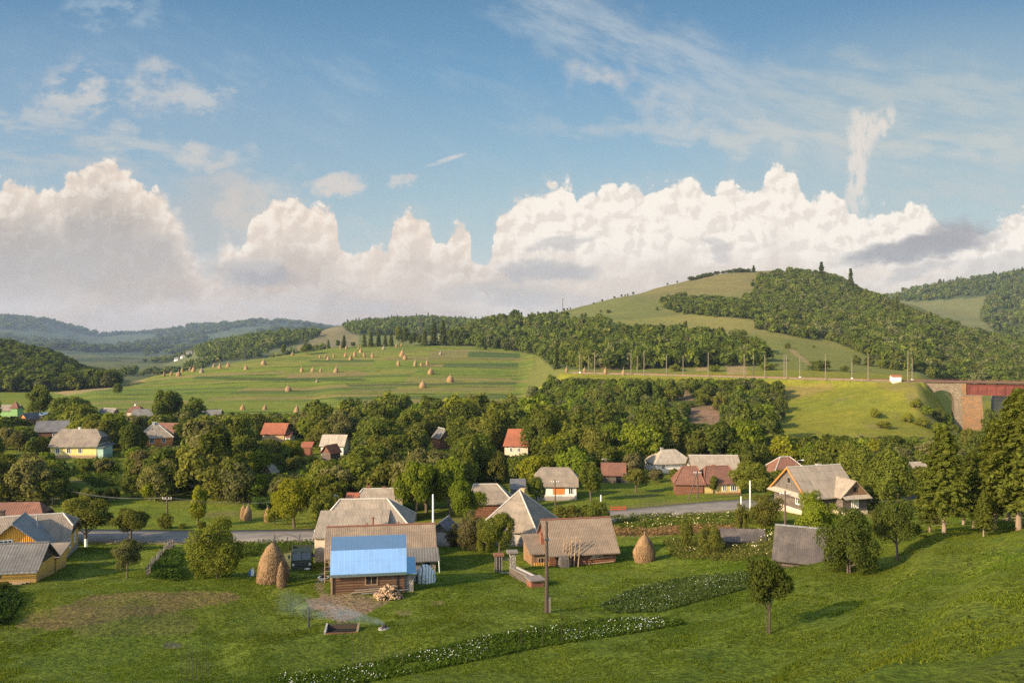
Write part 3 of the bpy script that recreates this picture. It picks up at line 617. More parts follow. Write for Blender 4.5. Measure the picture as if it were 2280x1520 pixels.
# ------------------------------------------------------------------ building kit
def solid_sheet(mb, faces, th):
    """a roof skin of thickness th below the given top faces"""
    key = lambda p: (round(p[0], 4), round(p[1], 4), round(p[2], 4)); edges = {}
    dn = Vector((0, 0, -th))
    for f in faces:
        f = [Vector(p) for p in f]; mb.face(f); mb.face([p+dn for p in reversed(f)])
        for i in range(len(f)): a, b = f[i], f[(i+1) % len(f)]; edges[(key(a), key(b))] = (a, b)
    for (ka, kb), (a, b) in edges.items():
        if (kb, ka) not in edges: mb.face([b, a, a+dn, b+dn])
def wall_frame(side, pos, z, L, W):
    """local frame on a wall: origin, right, outward"""
    return {'f': (Vector((pos, -W/2, z)), Vector((1, 0, 0)), Vector((0, -1, 0))), 'b': (Vector((pos, W/2, z)), Vector((-1, 0, 0)), Vector((0, 1, 0))),
            'l': (Vector((-L/2, pos, z)), Vector((0, -1, 0)), Vector((-1, 0, 0))), 'r': (Vector((L/2, pos, z)), Vector((0, 1, 0)), Vector((1, 0, 0)))}[side]
def obox(mb, o, rt, out, x0, x1, d0, d1, z0, z1):
    up = Vector((0, 0, 1)); q = lambda x, d_, z: o+rt*x+out*d_+up*z
    mb.hexa([q(x0, d1, z0), q(x1, d1, z0), q(x1, d0, z0), q(x0, d0, z0), q(x0, d1, z1), q(x1, d1, z1), q(x1, d0, z1), q(x0, d0, z1)])
def window(t, side, pos, z, w, h, L, W, frame='whitep', pane='glass', bars=1):
    o, rt, out = wall_frame(side, pos, z, L, W); b = min(.11, w*.14); mb = MB()
    for (x0, x1, z0, z1) in ((-w/2, -w/2+b, 0, h), (w/2-b, w/2, 0, h), (-w/2+b, w/2-b, 0, b), (-w/2+b, w/2-b, h-b, h)): obox(mb, o, rt, out, x0, x1, -.05, .06, z0, z1)
    for k in range(bars):
        x = -w/2+w*(k+1)/(bars+1); obox(mb, o, rt, out, x-b*.35, x+b*.35, -.05, .045, b, h-b)
    f = mb.build('window', M[frame], t); mb = MB(); obox(mb, o, rt, out, -w/2+b, w/2-b, -.08, .012, b, h-b); mb.build('pane', M[pane], f)
def door(t, side, pos, w, h, L, W, mat='darkwood', z=0):
    o, rt, out = wall_frame(side, pos, z, L, W); mb = MB(); obox(mb, o, rt, out, -w/2, w/2, -.06, .05, 0.02, h); d_ = mb.build('door', M[mat], t)
    mb = MB(); obox(mb, o, rt, out, w*.3, w*.36, .05, .09, h*.45, h*.5); mb.build('handle', M['steel'], d_)
def house(name, label, cat, at, rz, L, W, Hh, RH, style='gable', wall='log', roof='asb', gable=None, ov=.5, ovx=.4, hl=0., hr=0., wins=(), doors=(), chim=(), sink=1.2, caps=None, plinth=None, group=None, knee=.45, th=.12):
    t = thing(name, label, cat, at, R(rz), group)
    mb = MB(); top = Hh if style != 'gable' else Hh
    mb.box(-L/2, L/2, -W/2, W/2, -sink, top); mb.build('wall', M[wall], t)
    if plinth:
        mb = MB(); mb.box(-L/2-.06, L/2+.06, -W/2-.06, W/2+.06, -sink-.1, plinth[1]); mb.build('plinth', M[plinth[0]], t)
    sl_ = RH/(W/2); ye = W/2+ov; ze = Hh-ov*sl_; zr = Hh+RH; xe = L/2+ovx; lift = Vector((0, 0, th))
    V3 = lambda x, y, z: Vector((x, y, z))+lift
    rb = MB(); capl = []
    if style == 'gable':
        for s_, e in ((-1, 'l'), (1, 'r')):
            gb = MB(); gb.prism([(-W/2, Hh+.002), (W/2, Hh+.002), (0, zr-.01)], 'x', s_*L/2-(.0 if s_ > 0 else -.12)-(.12 if s_ > 0 else .0), s_*L/2); gb.build('gable', M[gable or wall], t)
        solid_sheet(rb, [[V3(-xe, -ye, ze), V3(xe, -ye, ze), V3(xe, 0, zr), V3(-xe, 0, zr)], [V3(xe, ye, ze), V3(-xe, ye, ze), V3(-xe, 0, zr), V3(xe, 0, zr)]], th)
        capl = [[V3(-xe, 0, zr), V3(xe, 0, zr)]]
    elif style == 'hip':
        xa, xb = -L/2+hl, L/2-hr
        A, B, C_, D_ = V3(-xe, -ye, ze), V3(xe, -ye, ze), V3(xe, ye, ze), V3(-xe, ye, ze); r1, r2 = V3(xa, 0, zr), V3(xb, 0, zr)
        fs = [[A, B, r2, r1] if xb-xa > .05 else [A, B, r1], [C_, D_, r1, r2] if xb-xa > .05 else [C_, D_, r1], [B, C_, r2], [D_, A, r1]]
        if xb-xa <= .05: fs = [[A, B, r1], [C_, D_, r1], [B, C_, r1], [D_, A, r1]]; r2 = r1
        solid_sheet(rb, fs, th); capl = [[A, r1], [B, r2], [C_, r2], [D_, r1]]+([[r1, r2]] if xb-xa > .05 else [])
    elif style == 'half':
        zk = Hh+RH*knee; yk = (zr-zk)/sl_; xa, xb = -xe+hl, xe-hr
        fs = []
        for s_ in (-1, 1):
            p = [V3(-xe, s_*ye, ze), V3(xe, s_*ye, ze)]
            p += ([V3(xe, s_*yk, zk), V3(xb, 0, zr)] if hr > 0 else [V3(xe, 0, zr)])
            p += ([V3(xa, 0, zr), V3(-xe, s_*yk, zk)] if hl > 0 else [V3(-xe, 0, zr)])
            fs.append(p if s_ < 0 else p[::-1])
        if hr > 0: fs.append([V3(xe, -yk, zk), V3(xe, yk, zk), V3(xb, 0, zr)])
        if hl > 0: fs.append([V3(-xe, yk, zk), V3(-xe, -yk, zk), V3(xa, 0, zr)])
        solid_sheet(rb, fs, th)
        for s_, hh in ((-1, hl), (1, hr)):
            poly = [(-W/2, Hh+.002), (W/2, Hh+.002)]+([(yk, zk-.02), (-yk, zk-.02)] if hh > 0 else [(0, zr-.02)])
            gb = MB(); x0 = s_*L/2; gb.prism(poly, 'x', min(x0, x0-s_*.12), max(x0, x0-s_*.12)); gb.build('gable', M[gable or wall], t)
        capl = [[V3(xa, 0, zr), V3(xb, 0, zr)]]
        if hr > 0: capl += [[V3(xe, -yk, zk), V3(xb, 0, zr)], [V3(xe, yk, zk), V3(xb, 0, zr)]]
        if hl > 0: capl += [[V3(-xe, -yk, zk), V3(xa, 0, zr)], [V3(-xe, yk, zk), V3(xa, 0, zr)]]
    elif style == 'gambrel':    # knee = (half width, height) where the roof breaks
        yk, zk = knee; zr = Hh+RH; ze = Hh-.1
        for s_ in (-1, 1):
            f = [[V3(-xe, s_*ye, ze), V3(xe, s_*ye, ze), V3(xe, s_*yk, zk), V3(-xe, s_*yk, zk)], [V3(-xe, s_*yk, zk), V3(xe, s_*yk, zk), V3(xe, 0, zr), V3(-xe, 0, zr)]]
            solid_sheet(rb, f if s_ < 0 else [q[::-1] for q in f], th)
        for s_ in (-1, 1):
            gb = MB(); x0 = s_*L/2; gb.prism([(-W/2, Hh+.002), (W/2, Hh+.002), (yk-.05, zk-.1), (0, zr-.1), (-yk+.05, zk-.1)], 'x', min(x0, x0-s_*.12), max(x0, x0-s_*.12)); gb.build('gable', M[gable or wall], t)
        capl = [[V3(-xe, 0, zr), V3(xe, 0, zr)]]
    elif style == 'shed':       # single slope falling to the front
        solid_sheet(rb, [[V3(-xe, -ye, Hh-ov*RH/W), V3(xe, -ye, Hh-ov*RH/W), V3(xe, ye, Hh+RH+ov*RH/W), V3(-xe, ye, Hh+RH+ov*RH/W)]], th)
        gb = MB(); gb.prism([(-W/2, Hh+.002), (W/2, Hh+.002), (W/2, Hh+RH-.01)], 'x', -L/2, L/2); gb.build('gable', M[gable or wall], t)
    ro = rb.build('roof', M[roof], t)
    if caps and capl:
        mb = MB()
        for a, b in capl: mb.tube([a+Vector((0, 0, .03)), b+Vector((0, 0, .03))], .10, 6)
        mb.build('ridge_cap', M[caps], ro)
    for (x, y, h, w, mt) in chim:
        zt = Hh+RH*(1-abs(y)/(W/2)) if style in ('gable', 'half', 'hip') else Hh+RH/2
        c_ = MB(); c_.box(x-w/2, x+w/2, y-w/2, y+w/2, zt-.5, zt+h); c_.box(x-w/2-.06, x+w/2+.06, y-w/2-.06, y+w/2+.06, zt+h, zt+h+.12); c_.build('chimney', M[mt], ro)
    for w_ in wins: window(t, *w_[:5], L, W, *w_[5:])
    for d_ in doors: door(t, *d_[:4], L, W, *d_[4:])
    return t
# ------------------------------------------------------------------ the village houses
def wing(t, off, rz, **k):
    """a second volume of the same building: its parts join the thing t"""
    w = house('wing', None, None, (0, 0, 0), 0, **k); Mx = Matrix.Translation(off) @ Matrix.Rotation(R(rz), 4, 'Z')
    for ch in list(w.children): ch.parent = t; ch.matrix_basis = Mx
    bpy.data.objects.remove(w)
def part(t, name, mat, fn, smooth=False):
    mb = MB(); fn(mb); return mb.build(name, M[mat], t, smooth)

# yellow house, bottom left corner of the village
t = house('cottage', 'ochre plank cottage with broad grey roof and dull blue metal slope, beside the road', 'house', gnd(52, 97), 19, 10.5, 7.6, 2.3, 2.4, 'half', 'ochre', 'asb2', 'darkwood', ov=.6, hr=1.4, knee=.5, caps='palecap',
          wins=[('r', -1.6, .9, .9, 1.1), ('r', 1.5, .9, .9, 1.1)], chim=[(-2.2, .2, .9, .45, 'darkwood')], plinth=('greyp', .5))
wing(t, (.5, -4.4, 0), 90, L=5.4, W=7.0, Hh=2.3, RH=3.0, style='gable', wall='ochre', roof='bluemetal', gable='ochreplank', ov=.7, ovx=.45, caps='bluemetal', wins=[('l', .9, 2.75, 1.75, .85, 'whitep', 'glass', 3)], plinth=('greyp', .4))
part(t, 'stove_pipe', 'palecap', lambda m: m.tube([(2.1, -3.3, 3.6), (2.1, -3.3, 5.3)], .1, 8))
t = house('outbuilding', 'low ochre outbuilding with mossy slate roof and teal window, in front of the ochre cottage', 'outbuilding', gnd(18, 83.5), 9, 7.2, 4.6, 1.6, 1.75, 'gable', 'ochre', 'slate', 'darkwood', ov=.45,
          wins=[('f', -.15, .55, .85, .8, 'teal')], caps='dark')
part(t, 'eave_board', 'bluemetal', lambda m: m.box(-3.9, 3.9, -2.95, -2.82, 1.1, 1.3))
for i in range(3): part(t, 'log', 'wood', lambda m, i=i: m.tube([(-2.5+.2*i, -2.75-.22*i, .12), (3.2-.3*i, -2.7-.22*i, .14)], .11, 7))
t = house('cellar_shed', 'small ochre lean-to with white framed window below the ochre cottage eaves', 'shed', gnd(108, 88.5), 11, 2.6, 3.2, 1.6, .7, 'shed', 'ochre', 'asb2', ov=.2, wins=[('f', .3, .1, .7, .9)], doors=[])
house('roadside_house', 'brown red tiled roof house standing behind the ochre cottage', 'house', gnd(14, 106), 6, 9.5, 5.2, 3.5, 2.3, 'half', 'tan', 'rust', 'darkwood', ov=.5, hr=1.0, knee=.45, wins=[('f', 2, 1, .9, 1.1), ('f', -1, 1, .9, 1.1)])

# the grey roofed homestead in the middle
t = house('farmhouse', 'large cream farmhouse with grey sheet hip roof behind the blue roofed barn', 'house', gnd(819, 101.0), 4, 10.8, 8.4, 3.7, 2.6, 'hip', 'cream', 'asb', ov=.45, hl=2.0, hr=3.0, caps='palecap',
          wins=[('l', -2.2, 1.3, .9, 1.3), ('l', 0, 1.3, .9, 1.3), ('l', 2.2, 1.3, .9, 1.3), ('r', 0, 1.3, .9, 1.3)], plinth=('greyp', .5), doors=[('r', 2.4, 1, 2.1)])
wing(t, (-1.3, -4.7, 0), 0, L=8.0, W=5.4, Hh=3.5, RH=1.75, style='shed', wall='cream', roof='asb', ov=.25, ovx=.2, wins=[('l', -1.3, 1.2, .8, 1.2), ('l', 1.3, 1.2, .8, 1.2)])
part(t, 'roof_patch', 'asbpale', lambda m: m.hexa([Vector(q) for q in ((-4, -2.05, 5.0), (2.2, -2.05, 5.0), (2.2, -.6, 5.9), (-4, -.6, 5.9), (-4, -2.07, 5.06), (2.2, -2.07, 5.06), (2.2, -.62, 5.96), (-4, -.62, 5.96))]))
part(t, 'stove_pipe', 'rustm', lambda m: (m.tube([(1.2, -5.6, 3.9), (1.2, -5.6, 5.2)], .11, 8), m.lathe([(.18, 5.2), (.2, 5.3), (.02, 5.45)], 8, (1.2, -5.6)), m.box(.9, 1.5, -5.9, -5.3, 3.9, 4.15)))
t = house('barn', 'long weathered brown sheet roof barn between the farmhouse and the blue roof', 'barn', gnd(849, 90.3), 9, 11.2, 6.0, 2.05, 2.25, 'gable', 'block', 'brown', 'tan', ov=.5, caps='rustm', wins=[('b', 2, .95, .6, .55, 'woodgrey', 'blackw', 0)], doors=[('f', 3.2, .9, 1.6)])
part(t, 'lower_roof', 'slate', lambda m: solid_sheet(m, [[Vector((2.2, -4.5, 1.42)), Vector((6.25, -4.5, 1.42)), Vector((6.15, -2.7, 2.42)), Vector((2.2, -2.7, 2.42))]], .1))
part(t, 'stone_front', 'stonew', lambda m: m.box(2.1, 5.78, -4.1, -3.0, -1, 1.62))
part(t, 'hatch', 'blackw', lambda m: m.box(4.6, 5.2, -4.13, -4.05, .85, 1.4)); part(t, 'hatch_sill', 'woodgrey', lambda m: m.box(4.5, 5.3, -4.16, -4.05, .72, .84))
for x in (-1.6, 1.9): part(t, 'vent_pipe', 'rustm', lambda m, x=x: m.tube([(x, .1, 4.2), (x, .1, 4.75)], .09, 8))
part(t, 'downpipe', 'whitep', lambda m: m.tube([(6.1, -4.6, 1.4), (6.25, -4.7, -1.0)], .05, 6))

# the barn with the blue roof
t = house('log_barn', 'log barn with bright blue metal gambrel roof at the edge of the yard', 'barn', gnd(822, 78.6), 9, 6.7, 4.6, 2.0, 2.85, 'gambrel', 'log', 'blue', 'plankwall', ov=.35, ovx=.2, knee=(1.75, 3.95), th=.05, wins=[('f', .25, .75, 1.2, .95, 'wood', 'blackw', 1)])
part(t, 'porch_block', 'block', lambda m: m.box(3.36, 4.2, -2.1, 1.5, -1, 1.7)); part(t, 'porch_roof', 'blue', lambda m: solid_sheet(m, [[Vector((3.3, -2.5, 1.75)), Vector((4.5, -2.5, 1.7)), Vector((4.5, 1.8, 2.2)), Vector((3.3, 1.8, 2.2))]], .06))
part(t, 'corner_post', 'wood', lambda m: m.box(-3.5, -3.34, -2.42, -2.26, -1, 1.95)); part(t, 'corner_post', 'darkwood', lambda m: m.box(2.55, 2.66, -2.4, -2.28, -1, 1.95))
part(t, 'eave_trim', 'blue', lambda m: m.box(-3.5, 3.5, -2.72, -2.66, 1.72, 1.98))
for i in range(6): part(t, 'leaning_plank', 'woodgrey' if i % 2 else 'wood', lambda m, i=i: m.tube([(-2.2+.3*i, -2.55-.12*(i % 3), -.02+.13*(i % 4)), (1.2+.5*i, -2.45-.1*(i % 3), .12+.15*(i % 4))], .07, 6))
BARN = t
t = house('small_house', 'grey half-hipped house across the road behind the farmhouse', 'house', gnd(846, 127), 4, 6.6, 6, 2.7, 2.1, 'half', 'greyp', 'asb', 'greyplank', ov=.4, hl=1.1, hr=1.1, caps='palecap', knee=.4, chim=[(-1.8, .2, .6, .5, 'brick'), (.6, .2, .4, .5, 'brick')])
house('brick_shed', 'tiny orange red tiled shed between the trees and the farmhouse ridge', 'shed', gnd(783, 122.5), 0, 1.9, 2.6, 2.8, 1.5, 'shed', 'brick', 'tile', ov=.05, ovx=.05)
t = house('pyramid_roof_house', 'house under a tall pale pyramid roof behind the log stable', 'house', gnd(1158, 106), -24, 7.4, 7.2, 2.6, 3.9, 'hip', 'greyp', 'asb2', ov=.55, ovx=.55, hl=3.6, hr=3.8, caps='palecap', chim=[(.2, .5, .75, .6, 'tan')], wins=[('f', -1, .9, .9, 1.1), ('l', 0, .9, .9, 1.1)])
t = house('log_stable', 'log stable with brown sheet roof and poles leaning on its front', 'barn', gnd(1282, 93.8), 11, 7.7, 6.0, 1.95, 2.75, 'gable', 'logred', 'brown', 'logred', ov=.55, ovx=.35, caps='rustm', doors=[('f', -2.6, 1.0, 1.7, 'blackw')])
wing(t, (-4.75, -.6, 0), 0, L=2.2, W=4.6, Hh=1.75, RH=.9, style='shed', wall='plankwall', roof='brown', gable='plankwall', ov=.3, ovx=.25, wins=[('f', .1, .65, 1.1, .7, 'wood', 'blackw', 2)])
part(t, 'chimney', 'brick', lambda m: (m.box(-4.35, -3.75, -.9, -.3, 1.9, 3.5), m.box(-4.42, -3.68, -.97, -.23, 3.4, 3.55)))
part(t, 'yellow_lit_boards', 'ochreplank', lambda m: m.box(-5.6, -3.9, -2.99, -2.92, .1, .75))  # yellow sunlight on the lean-to boards, put in as ochre planks
for z in (.35, .9): part(t, 'wall_rail', 'wood', lambda m, z=z: m.tube([(.6, -3.1, z), (3.6, -3.12, z+.15)], .06, 6))
part(t, 'canvas_roll', 'asbpale', lambda m: m.tube([(.9, -3.15, 1.15), (2.3, -3.15, 1.3)], .13, 8)); part(t, 'side_hut', 'greyplank', lambda m: m.hexa([Vector(q) for q in ((-2.9, -4.2, -1), (-1.9, -4.2, -1), (-1.9, -3.02, -1), (-2.9, -3.02, -1), (-2.9, -4.2, 1.35), (-1.9, -4.2, 1.25), (-1.9, -3.02, 1.7), (-2.9, -3.02, 1.75))]))
STABLE = t
house('grey_house', 'grey hipped house with dark red wall behind the pyramid roof', 'house', gnd(1093, 127.5), 3, 6.4, 5.6, 2.6, 2.2, 'hip', 'logred', 'asb2', ov=.4, hl=.5, hr=2.2, caps='palecap', chim=[(.2, .6, .5, .5, 'brick')])
house('dark_shed', 'small dark grey shed above the pyramid roof beside the road', 'shed', gnd(1153, 136), 0, 2.5, 2.6, 3.2, 1.2, 'shed', 'greyplank', 'dark', ov=.1, ovx=.1, caps=None)
t = house('white_house', 'white and orange house under a brown half-hipped roof with grey pole in front', 'house', gnd(1238, 147), -3, 7.2, 6, 2.9, 2.55, 'half', 'white', 'asb2', 'greyplank', ov=.45, hl=1.3, hr=1.6, knee=.35, plinth=('greyp', .9), wins=[('f', -2.5, 1.2, 1.1, 1.3, 'bluep'), ('f', 2.6, 1.2, .9, 1.3), ('r', -1, 1.2, .8, 1.3), ('r', 1.2, 1.2, .8, 1.3)])
part(t, 'orange_panel', 'orange', lambda m: m.box(-.6, 1.5, -3.06, -2.98, 1.2, 2.5))
t = house('red_shed', 'rusty red roofed shed with dark gable on the green meadow edge', 'shed', gnd(1366, 166), -8, 4.4, 3.6, 1.9, 1.9, 'gable', 'loggrey', 'rust', 'darkwood', ov=.4, doors=[('f', 1, .9, 1.6, 'blackw')])
part(t, 'lean_to', 'dark', lambda m: solid_sheet(m, [[Vector((2.3, -2.2, 1.3)), Vector((4.2, -2.2, 1.1)), Vector((4.2, 1.6, 1.3)), Vector((2.3, 1.6, 1.7))]], .08)); part(t, 'lean_to_wall', 'greyp', lambda m: m.box(2.22, 4.0, -1.8, 1.5, -1, 1.0))
house('hidden_house', 'pale grey roofed white house half hidden behind a bushy tree', 'house', gnd(1487, 180), 14, 8.6, 6.4, 2.3, 2.3, 'hip', 'white', 'asbpale', ov=.5, hl=3.0, hr=2.5, chim=[(-1.4, .2, .5, .5, 'greyp')], wins=[('f', -2.6, .9, .9, 1.1)])
house('long_house', 'long house with wide pale brown roof rising above two rusty roofs', 'house', gnd(1588, 171), -2, 9.6, 7.0, 2.4, 2.2, 'gable', 'cream', 'asb', 'greyplank', ov=.4, caps='palecap')
house('log_hut', 'dark log hut with rusty hipped roof beside the yellow roadside house', 'house', gnd(1532, 151), -6, 5.0, 4.8, 2.2, 2.5, 'hip', 'logred', 'rust', ov=.4, hl=1.5, hr=.9, caps='rustm')
t = house('yellow_house', 'peeling yellow house with rusty tiled roof on the roadside meadow', 'house', gnd(1597, 151.5), 8, 6.9, 5.2, 2.35, 2.45, 'hip', 'peeling', 'rust', ov=.4, hl=1.2, hr=1.3, caps='rustm', chim=[(-.7, .3, .5, .5, 'brick')], wins=[('f', .3, .7, .8, 1.1), ('f', 2.1, .7, 1.3, 1.1, 'whitep', 'glass', 2), ('l', 0, .7, .9, 1.1)], plinth=('brick', .35))
house('tiled_house', 'red tiled hip roof house peeking out behind the large timber house', 'house', gnd(1748, 168), 6, 7.2, 6.4, 2.4, 2.6, 'hip', 'cream', 'rust', ov=.4, hl=2.6, hr=2.6, caps='palecap')
t = house('timber_house', 'large timber house with steep pale roof and red trimmed gables above the small barn', 'house', gnd(1812, 121), 17, 8.6, 7.4, 3.3, 3.2, 'gable', 'loggrey', 'asb', 'greyplank', ov=.85, ovx=.45, caps='palecap', chim=[(1.2, .5, .6, .6, 'greyp')], plinth=('cream', .8), wins=[('l', 0, 4.2, 1.0, 1.0, 'woodgrey', 'blackw', 0), ('l', -2, 1.5, .9, 1.2), ('f', -2.5, 1.4, 1.0, 1.3)])
wing(t, (2.7, -3.3, 0), 90, L=4.6, W=4.2, Hh=3.2, RH=1.9, style='gable', wall='loggrey', roof='asb', gable='plankwall', ov=.5, ovx=.3, wins=[('l', 0, 1.2, 1.2, 1.35, 'whitep', 'cream', 2), ('l', 0, 3.5, .7, .8, 'darkwood', 'blackw', 0)], plinth=('cream', .8))
def pent(m, x, y0, y1, z, w):
    solid_sheet(m, [[Vector((x-w, y1, z)), Vector((x-w, y0, z)), Vector((x, y0, z+.45)), Vector((x, y1, z+.45))]], .08)
part(t, 'pent_roof', 'asbpale', lambda m: pent(m, -4.3, -4.4, 4.4, 2.75, .85))
part(t, 'pent_roof', 'asbpale', lambda m: solid_sheet(m, [[Vector((.4, -6.5, 2.75)), Vector((5.0, -6.5, 2.75)), Vector((5.0, -5.65, 3.15)), Vector((.4, -5.65, 3.15))]], .08))
for s_ in (-1, 1): part(t, 'bargeboard', 'orange', lambda m, s_=s_: m.hexa([Vector(q) for q in ((-4.79, s_*4.5, 2.6), (-4.73, s_*4.5, 2.6), (-4.73, s_*.02, 6.38), (-4.79, s_*.02, 6.38), (-4.79, s_*4.5, 2.85), (-4.73, s_*4.5, 2.85), (-4.73, s_*.02, 6.64), (-4.79, s_*.02, 6.64))]))
house('hay_barn', 'dark weathered board barn with one steep roof slope on the hillside', 'barn', gnd(1793, 76.8), -25, 4.9, 4.4, .95, 2.25, 'gable', 'loggrey', 'board', 'darkwood', ov=.45, ovx=.3, caps='bluemetal', doors=[('r', 0, .9, 1.0)])
t = house('sunken_shed', 'sagging low grey board roof half sunk in the tall grass', 'shed', gnd(1652, 95), -8, 4.3, 3.4, .55, .85, 'gable', 'greyplank', 'board', ov=.4)
house('pump_hut', 'narrow hut with dark roof and camera-facing gable by the white lamp post', 'shed', gnd(989, 106), 78, 3.4, 2.6, 1.7, 1.2, 'gable', 'greyp', 'dark', 'greyplank', ov=.2, caps='palecap')
# ---- houses across the valley
house('log_house', 'reddish log house with dark grey gable roof at the far left of the village', 'house', gnd(119, 246), 14, 8.4, 5.8, 2.6, 2.7, 'gable', 'logred', 'dark', 'plankwall', ov=.4, wins=[('l', 0, .9, .9, 1.0), ('f', 1, .9, .9, 1.0)])
t = house('yellow_cottage', 'bright yellow cottage with tall grey half-hipped roof and pale green porch end', 'house', gnd(180, 204), 2, 11.2, 7.4, 3.2, 3.5, 'half', 'yellow', 'asb2', 'greyplank', ov=.55, hr=2.0, hl=1.2, knee=.45, caps=None, chim=[(-.4, .2, .55, .5, 'white')], wins=[('f', -3.8, 1.1, 1.0, 1.4), ('f', -1.2, 1.1, 1.0, 1.4), ('f', 1.6, 1.1, 1.0, 1.4), ('r', -1, 1.1, 1, 1.4)], plinth=('tan', .7))
part(t, 'porch', 'mint', lambda m: m.box(5.62, 7.2, -3.6, 1.5, -1, 2.6)); part(t, 'porch_roof', 'dark', lambda m: solid_sheet(m, [[Vector((5.5, -4.1, 2.75)), Vector((7.7, -4.1, 2.7)), Vector((7.7, 2, 2.9)), Vector((5.5, 2, 3.2))]], .1))
t = house('orange_house', 'orange house under a grey pyramid roof with pale hip edges', 'house', gnd(347, 228), 24, 8.4, 8.0, 2.7, 3.5, 'hip', 'orange', 'asb', ov=.5, hl=4.0, hr=4.2, caps='palecap', chim=[(-.6, -.6, .6, .6, 'white')], wins=[('f', -1, .9, 1.2, 1.4), ('l', 0, .9, 1.2, 1.4), ('f', 2, .9, 1.0, 1.4)])
house('rust_roof_barn', 'rust brown gable roof touching the orange house from behind', 'barn', gnd(372, 240), -10, 7, 5, 2.6, 2.6, 'gable', 'loggrey', 'rust', ov=.3)
t = house('green_house', 'pale green house with pinkish roof and small turret at the left edge', 'house', gnd(26, 318), 5, 6.5, 5, 2.8, 2.0, 'gable', 'green', 'asb2', 'green', ov=.3)
wing(t, (2.8, -2.6, 0), 0, L=2.4, W=2.4, Hh=4.2, RH=2.2, style='hip', wall='green', roof='rust', ov=.3, hl=1.2, hr=1.2)
house('blue_roof_garage', 'dark garage with bright pale blue flat roof edge below the green house', 'garage', gnd(82, 300), 4, 6.4, 4.5, 2.4, .5, 'shed', 'loggrey', 'blue', ov=.3)
house('orange_gable_hut', 'little hut with orange camera-facing gable in front of the blue roof', 'shed', gnd(66, 286), 70, 5, 3.6, 2.2, 1.9, 'gable', 'plankwall', 'dark', 'orange', ov=.2)
house('upper_red_house', 'red roofed house with white chimney at the foot of the hay field', 'house', gnd(304, 312), 2, 5.4, 4.5, 2.6, 2.0, 'hip', 'cream', 'rust', ov=.3, hl=1.6, hr=1.6, chim=[(-.5, 0, .5, .5, 'white')])
house('grey_row_house', 'low house with long purplish grey roof below the red roof at the field foot', 'house', gnd(322, 298), 6, 7.5, 5, 2.2, 2.2, 'gable', 'white', 'slate', ov=.3)
house('grey_gable_house', 'house with pale edged dark roof among trees below the field', 'house', gnd(243, 300), -24, 7, 5, 2.2, 2.4, 'gable', 'loggrey', 'slate', ov=.3, caps='palecap')
house('grey_field_barn', 'flat grey barn roof behind dark trees at the field foot', 'barn', gnd(470, 296), 3, 7.4, 5, 2.4, 1.8, 'gable', 'loggrey', 'slate', ov=.3)
t = house('red_roof_house', 'house with bright orange red tiled roof in the middle of the tree belt', 'house', gnd(616, 237), -5, 6.6, 5.6, 2.7, 2.6, 'gable', 'tan', 'tile', 'plankwall', ov=.4)
part(t, 'low_roof', 'tile', lambda m: solid_sheet(m, [[Vector((3.4, -3, 1.7)), Vector((5.2, -3, 1.7)), Vector((5.2, 0, 2.9)), Vector((3.4, 0, 2.9))]], .1)); part(t, 'low_wall', 'white', lambda m: m.box(3.32, 5.0, -2.6, 1.0, -1, 1.6))
house('white_wall_house', 'white walled house with pale grey roof behind small red gable', 'house', gnd(746, 208), -4, 5.8, 5.2, 2.6, 2.3, 'gable', 'white', 'asbpale', 'white', ov=.4, wins=[('f', 0, .8, .9, 1.1)])
house('red_gable_hut', 'small red roofed hut with steep gable in front of the white walled house', 'shed', gnd(737, 196), 62, 3.6, 2.8, 2.0, 1.7, 'gable', 'loggrey', 'tile', 'logred', ov=.25)
house('red_lean_to', 'small orange tiled lean-to surrounded by trees left of the white walled house', 'shed', gnd(684, 207), 0, 2.2, 2.6, 2.2, 1.0, 'shed', 'brick', 'tile', ov=.1)
house('tall_red_house', 'two storey white house with red tiled roof in front of the wooded slope', 'house', gnd(1151, 190), -4, 5.4, 5.6, 4.8, 3.2, 'hip', 'cream', 'tile', ov=.4, hl=.6, hr=1.2, wins=[('f', -1.2, 3.0, .8, 1.1), ('f', .6, 3.0, .8, 1.1), ('f', -1.2, .9, .8, 1.1), ('f', .6, .9, .8, 1.1)])
house('grey_gable_barn', 'barn with pale edged gable between big dark trees', 'barn', gnd(985, 222), -62, 5, 3.6, 3.0, 2.2, 'gable', 'logred', 'slate', 'logred', ov=.3, caps='palecap')
house('straw_gable_hut', 'tiny straw coloured gable hut deep among the trees', 'shed', gnd(604, 168), 75, 3, 2.2, 2.0, 1.5, 'gable', 'plankwall', 'asb', ov=.2)
house('far_right_house', 'house with pale flat roof edge glimpsed between trees near the conifers', 'house', gnd(2030, 166), 4, 4.4, 4.5, 3.2, 1.3, 'gable', 'white', 'asb', ov=.3)
for (px, py, w, lab) in ((394, 802, 9, 'leftmost tiny white house in the hazy valley'), (407, 803, 7, 'low white house second from left in the hazy valley'), (422, 803, 11, 'tallest white gabled house in the hazy valley'), (438, 804, 9, 'white house just right of the tall gabled house in the hazy valley'), (470, 799, 12, 'long white house near the dark wood in the hazy valley'), (506, 806, 6, 'tiny white house just above the haystacks on the field crest')):
    p = gnd(px, 1500); s_ = 1500/1800
    p.z = max(p.z, (CY-py)/F*1500-3)
    house('distant_house', lab, 'house', p, random.uniform(-40, 40), w*s_*1.05, 6.5, 4.0 if w < 10 else 5.5, 3.2, 'gable', 'white', 'slate', 'white', ov=.4, sink=6, group='white houses far in the valley')
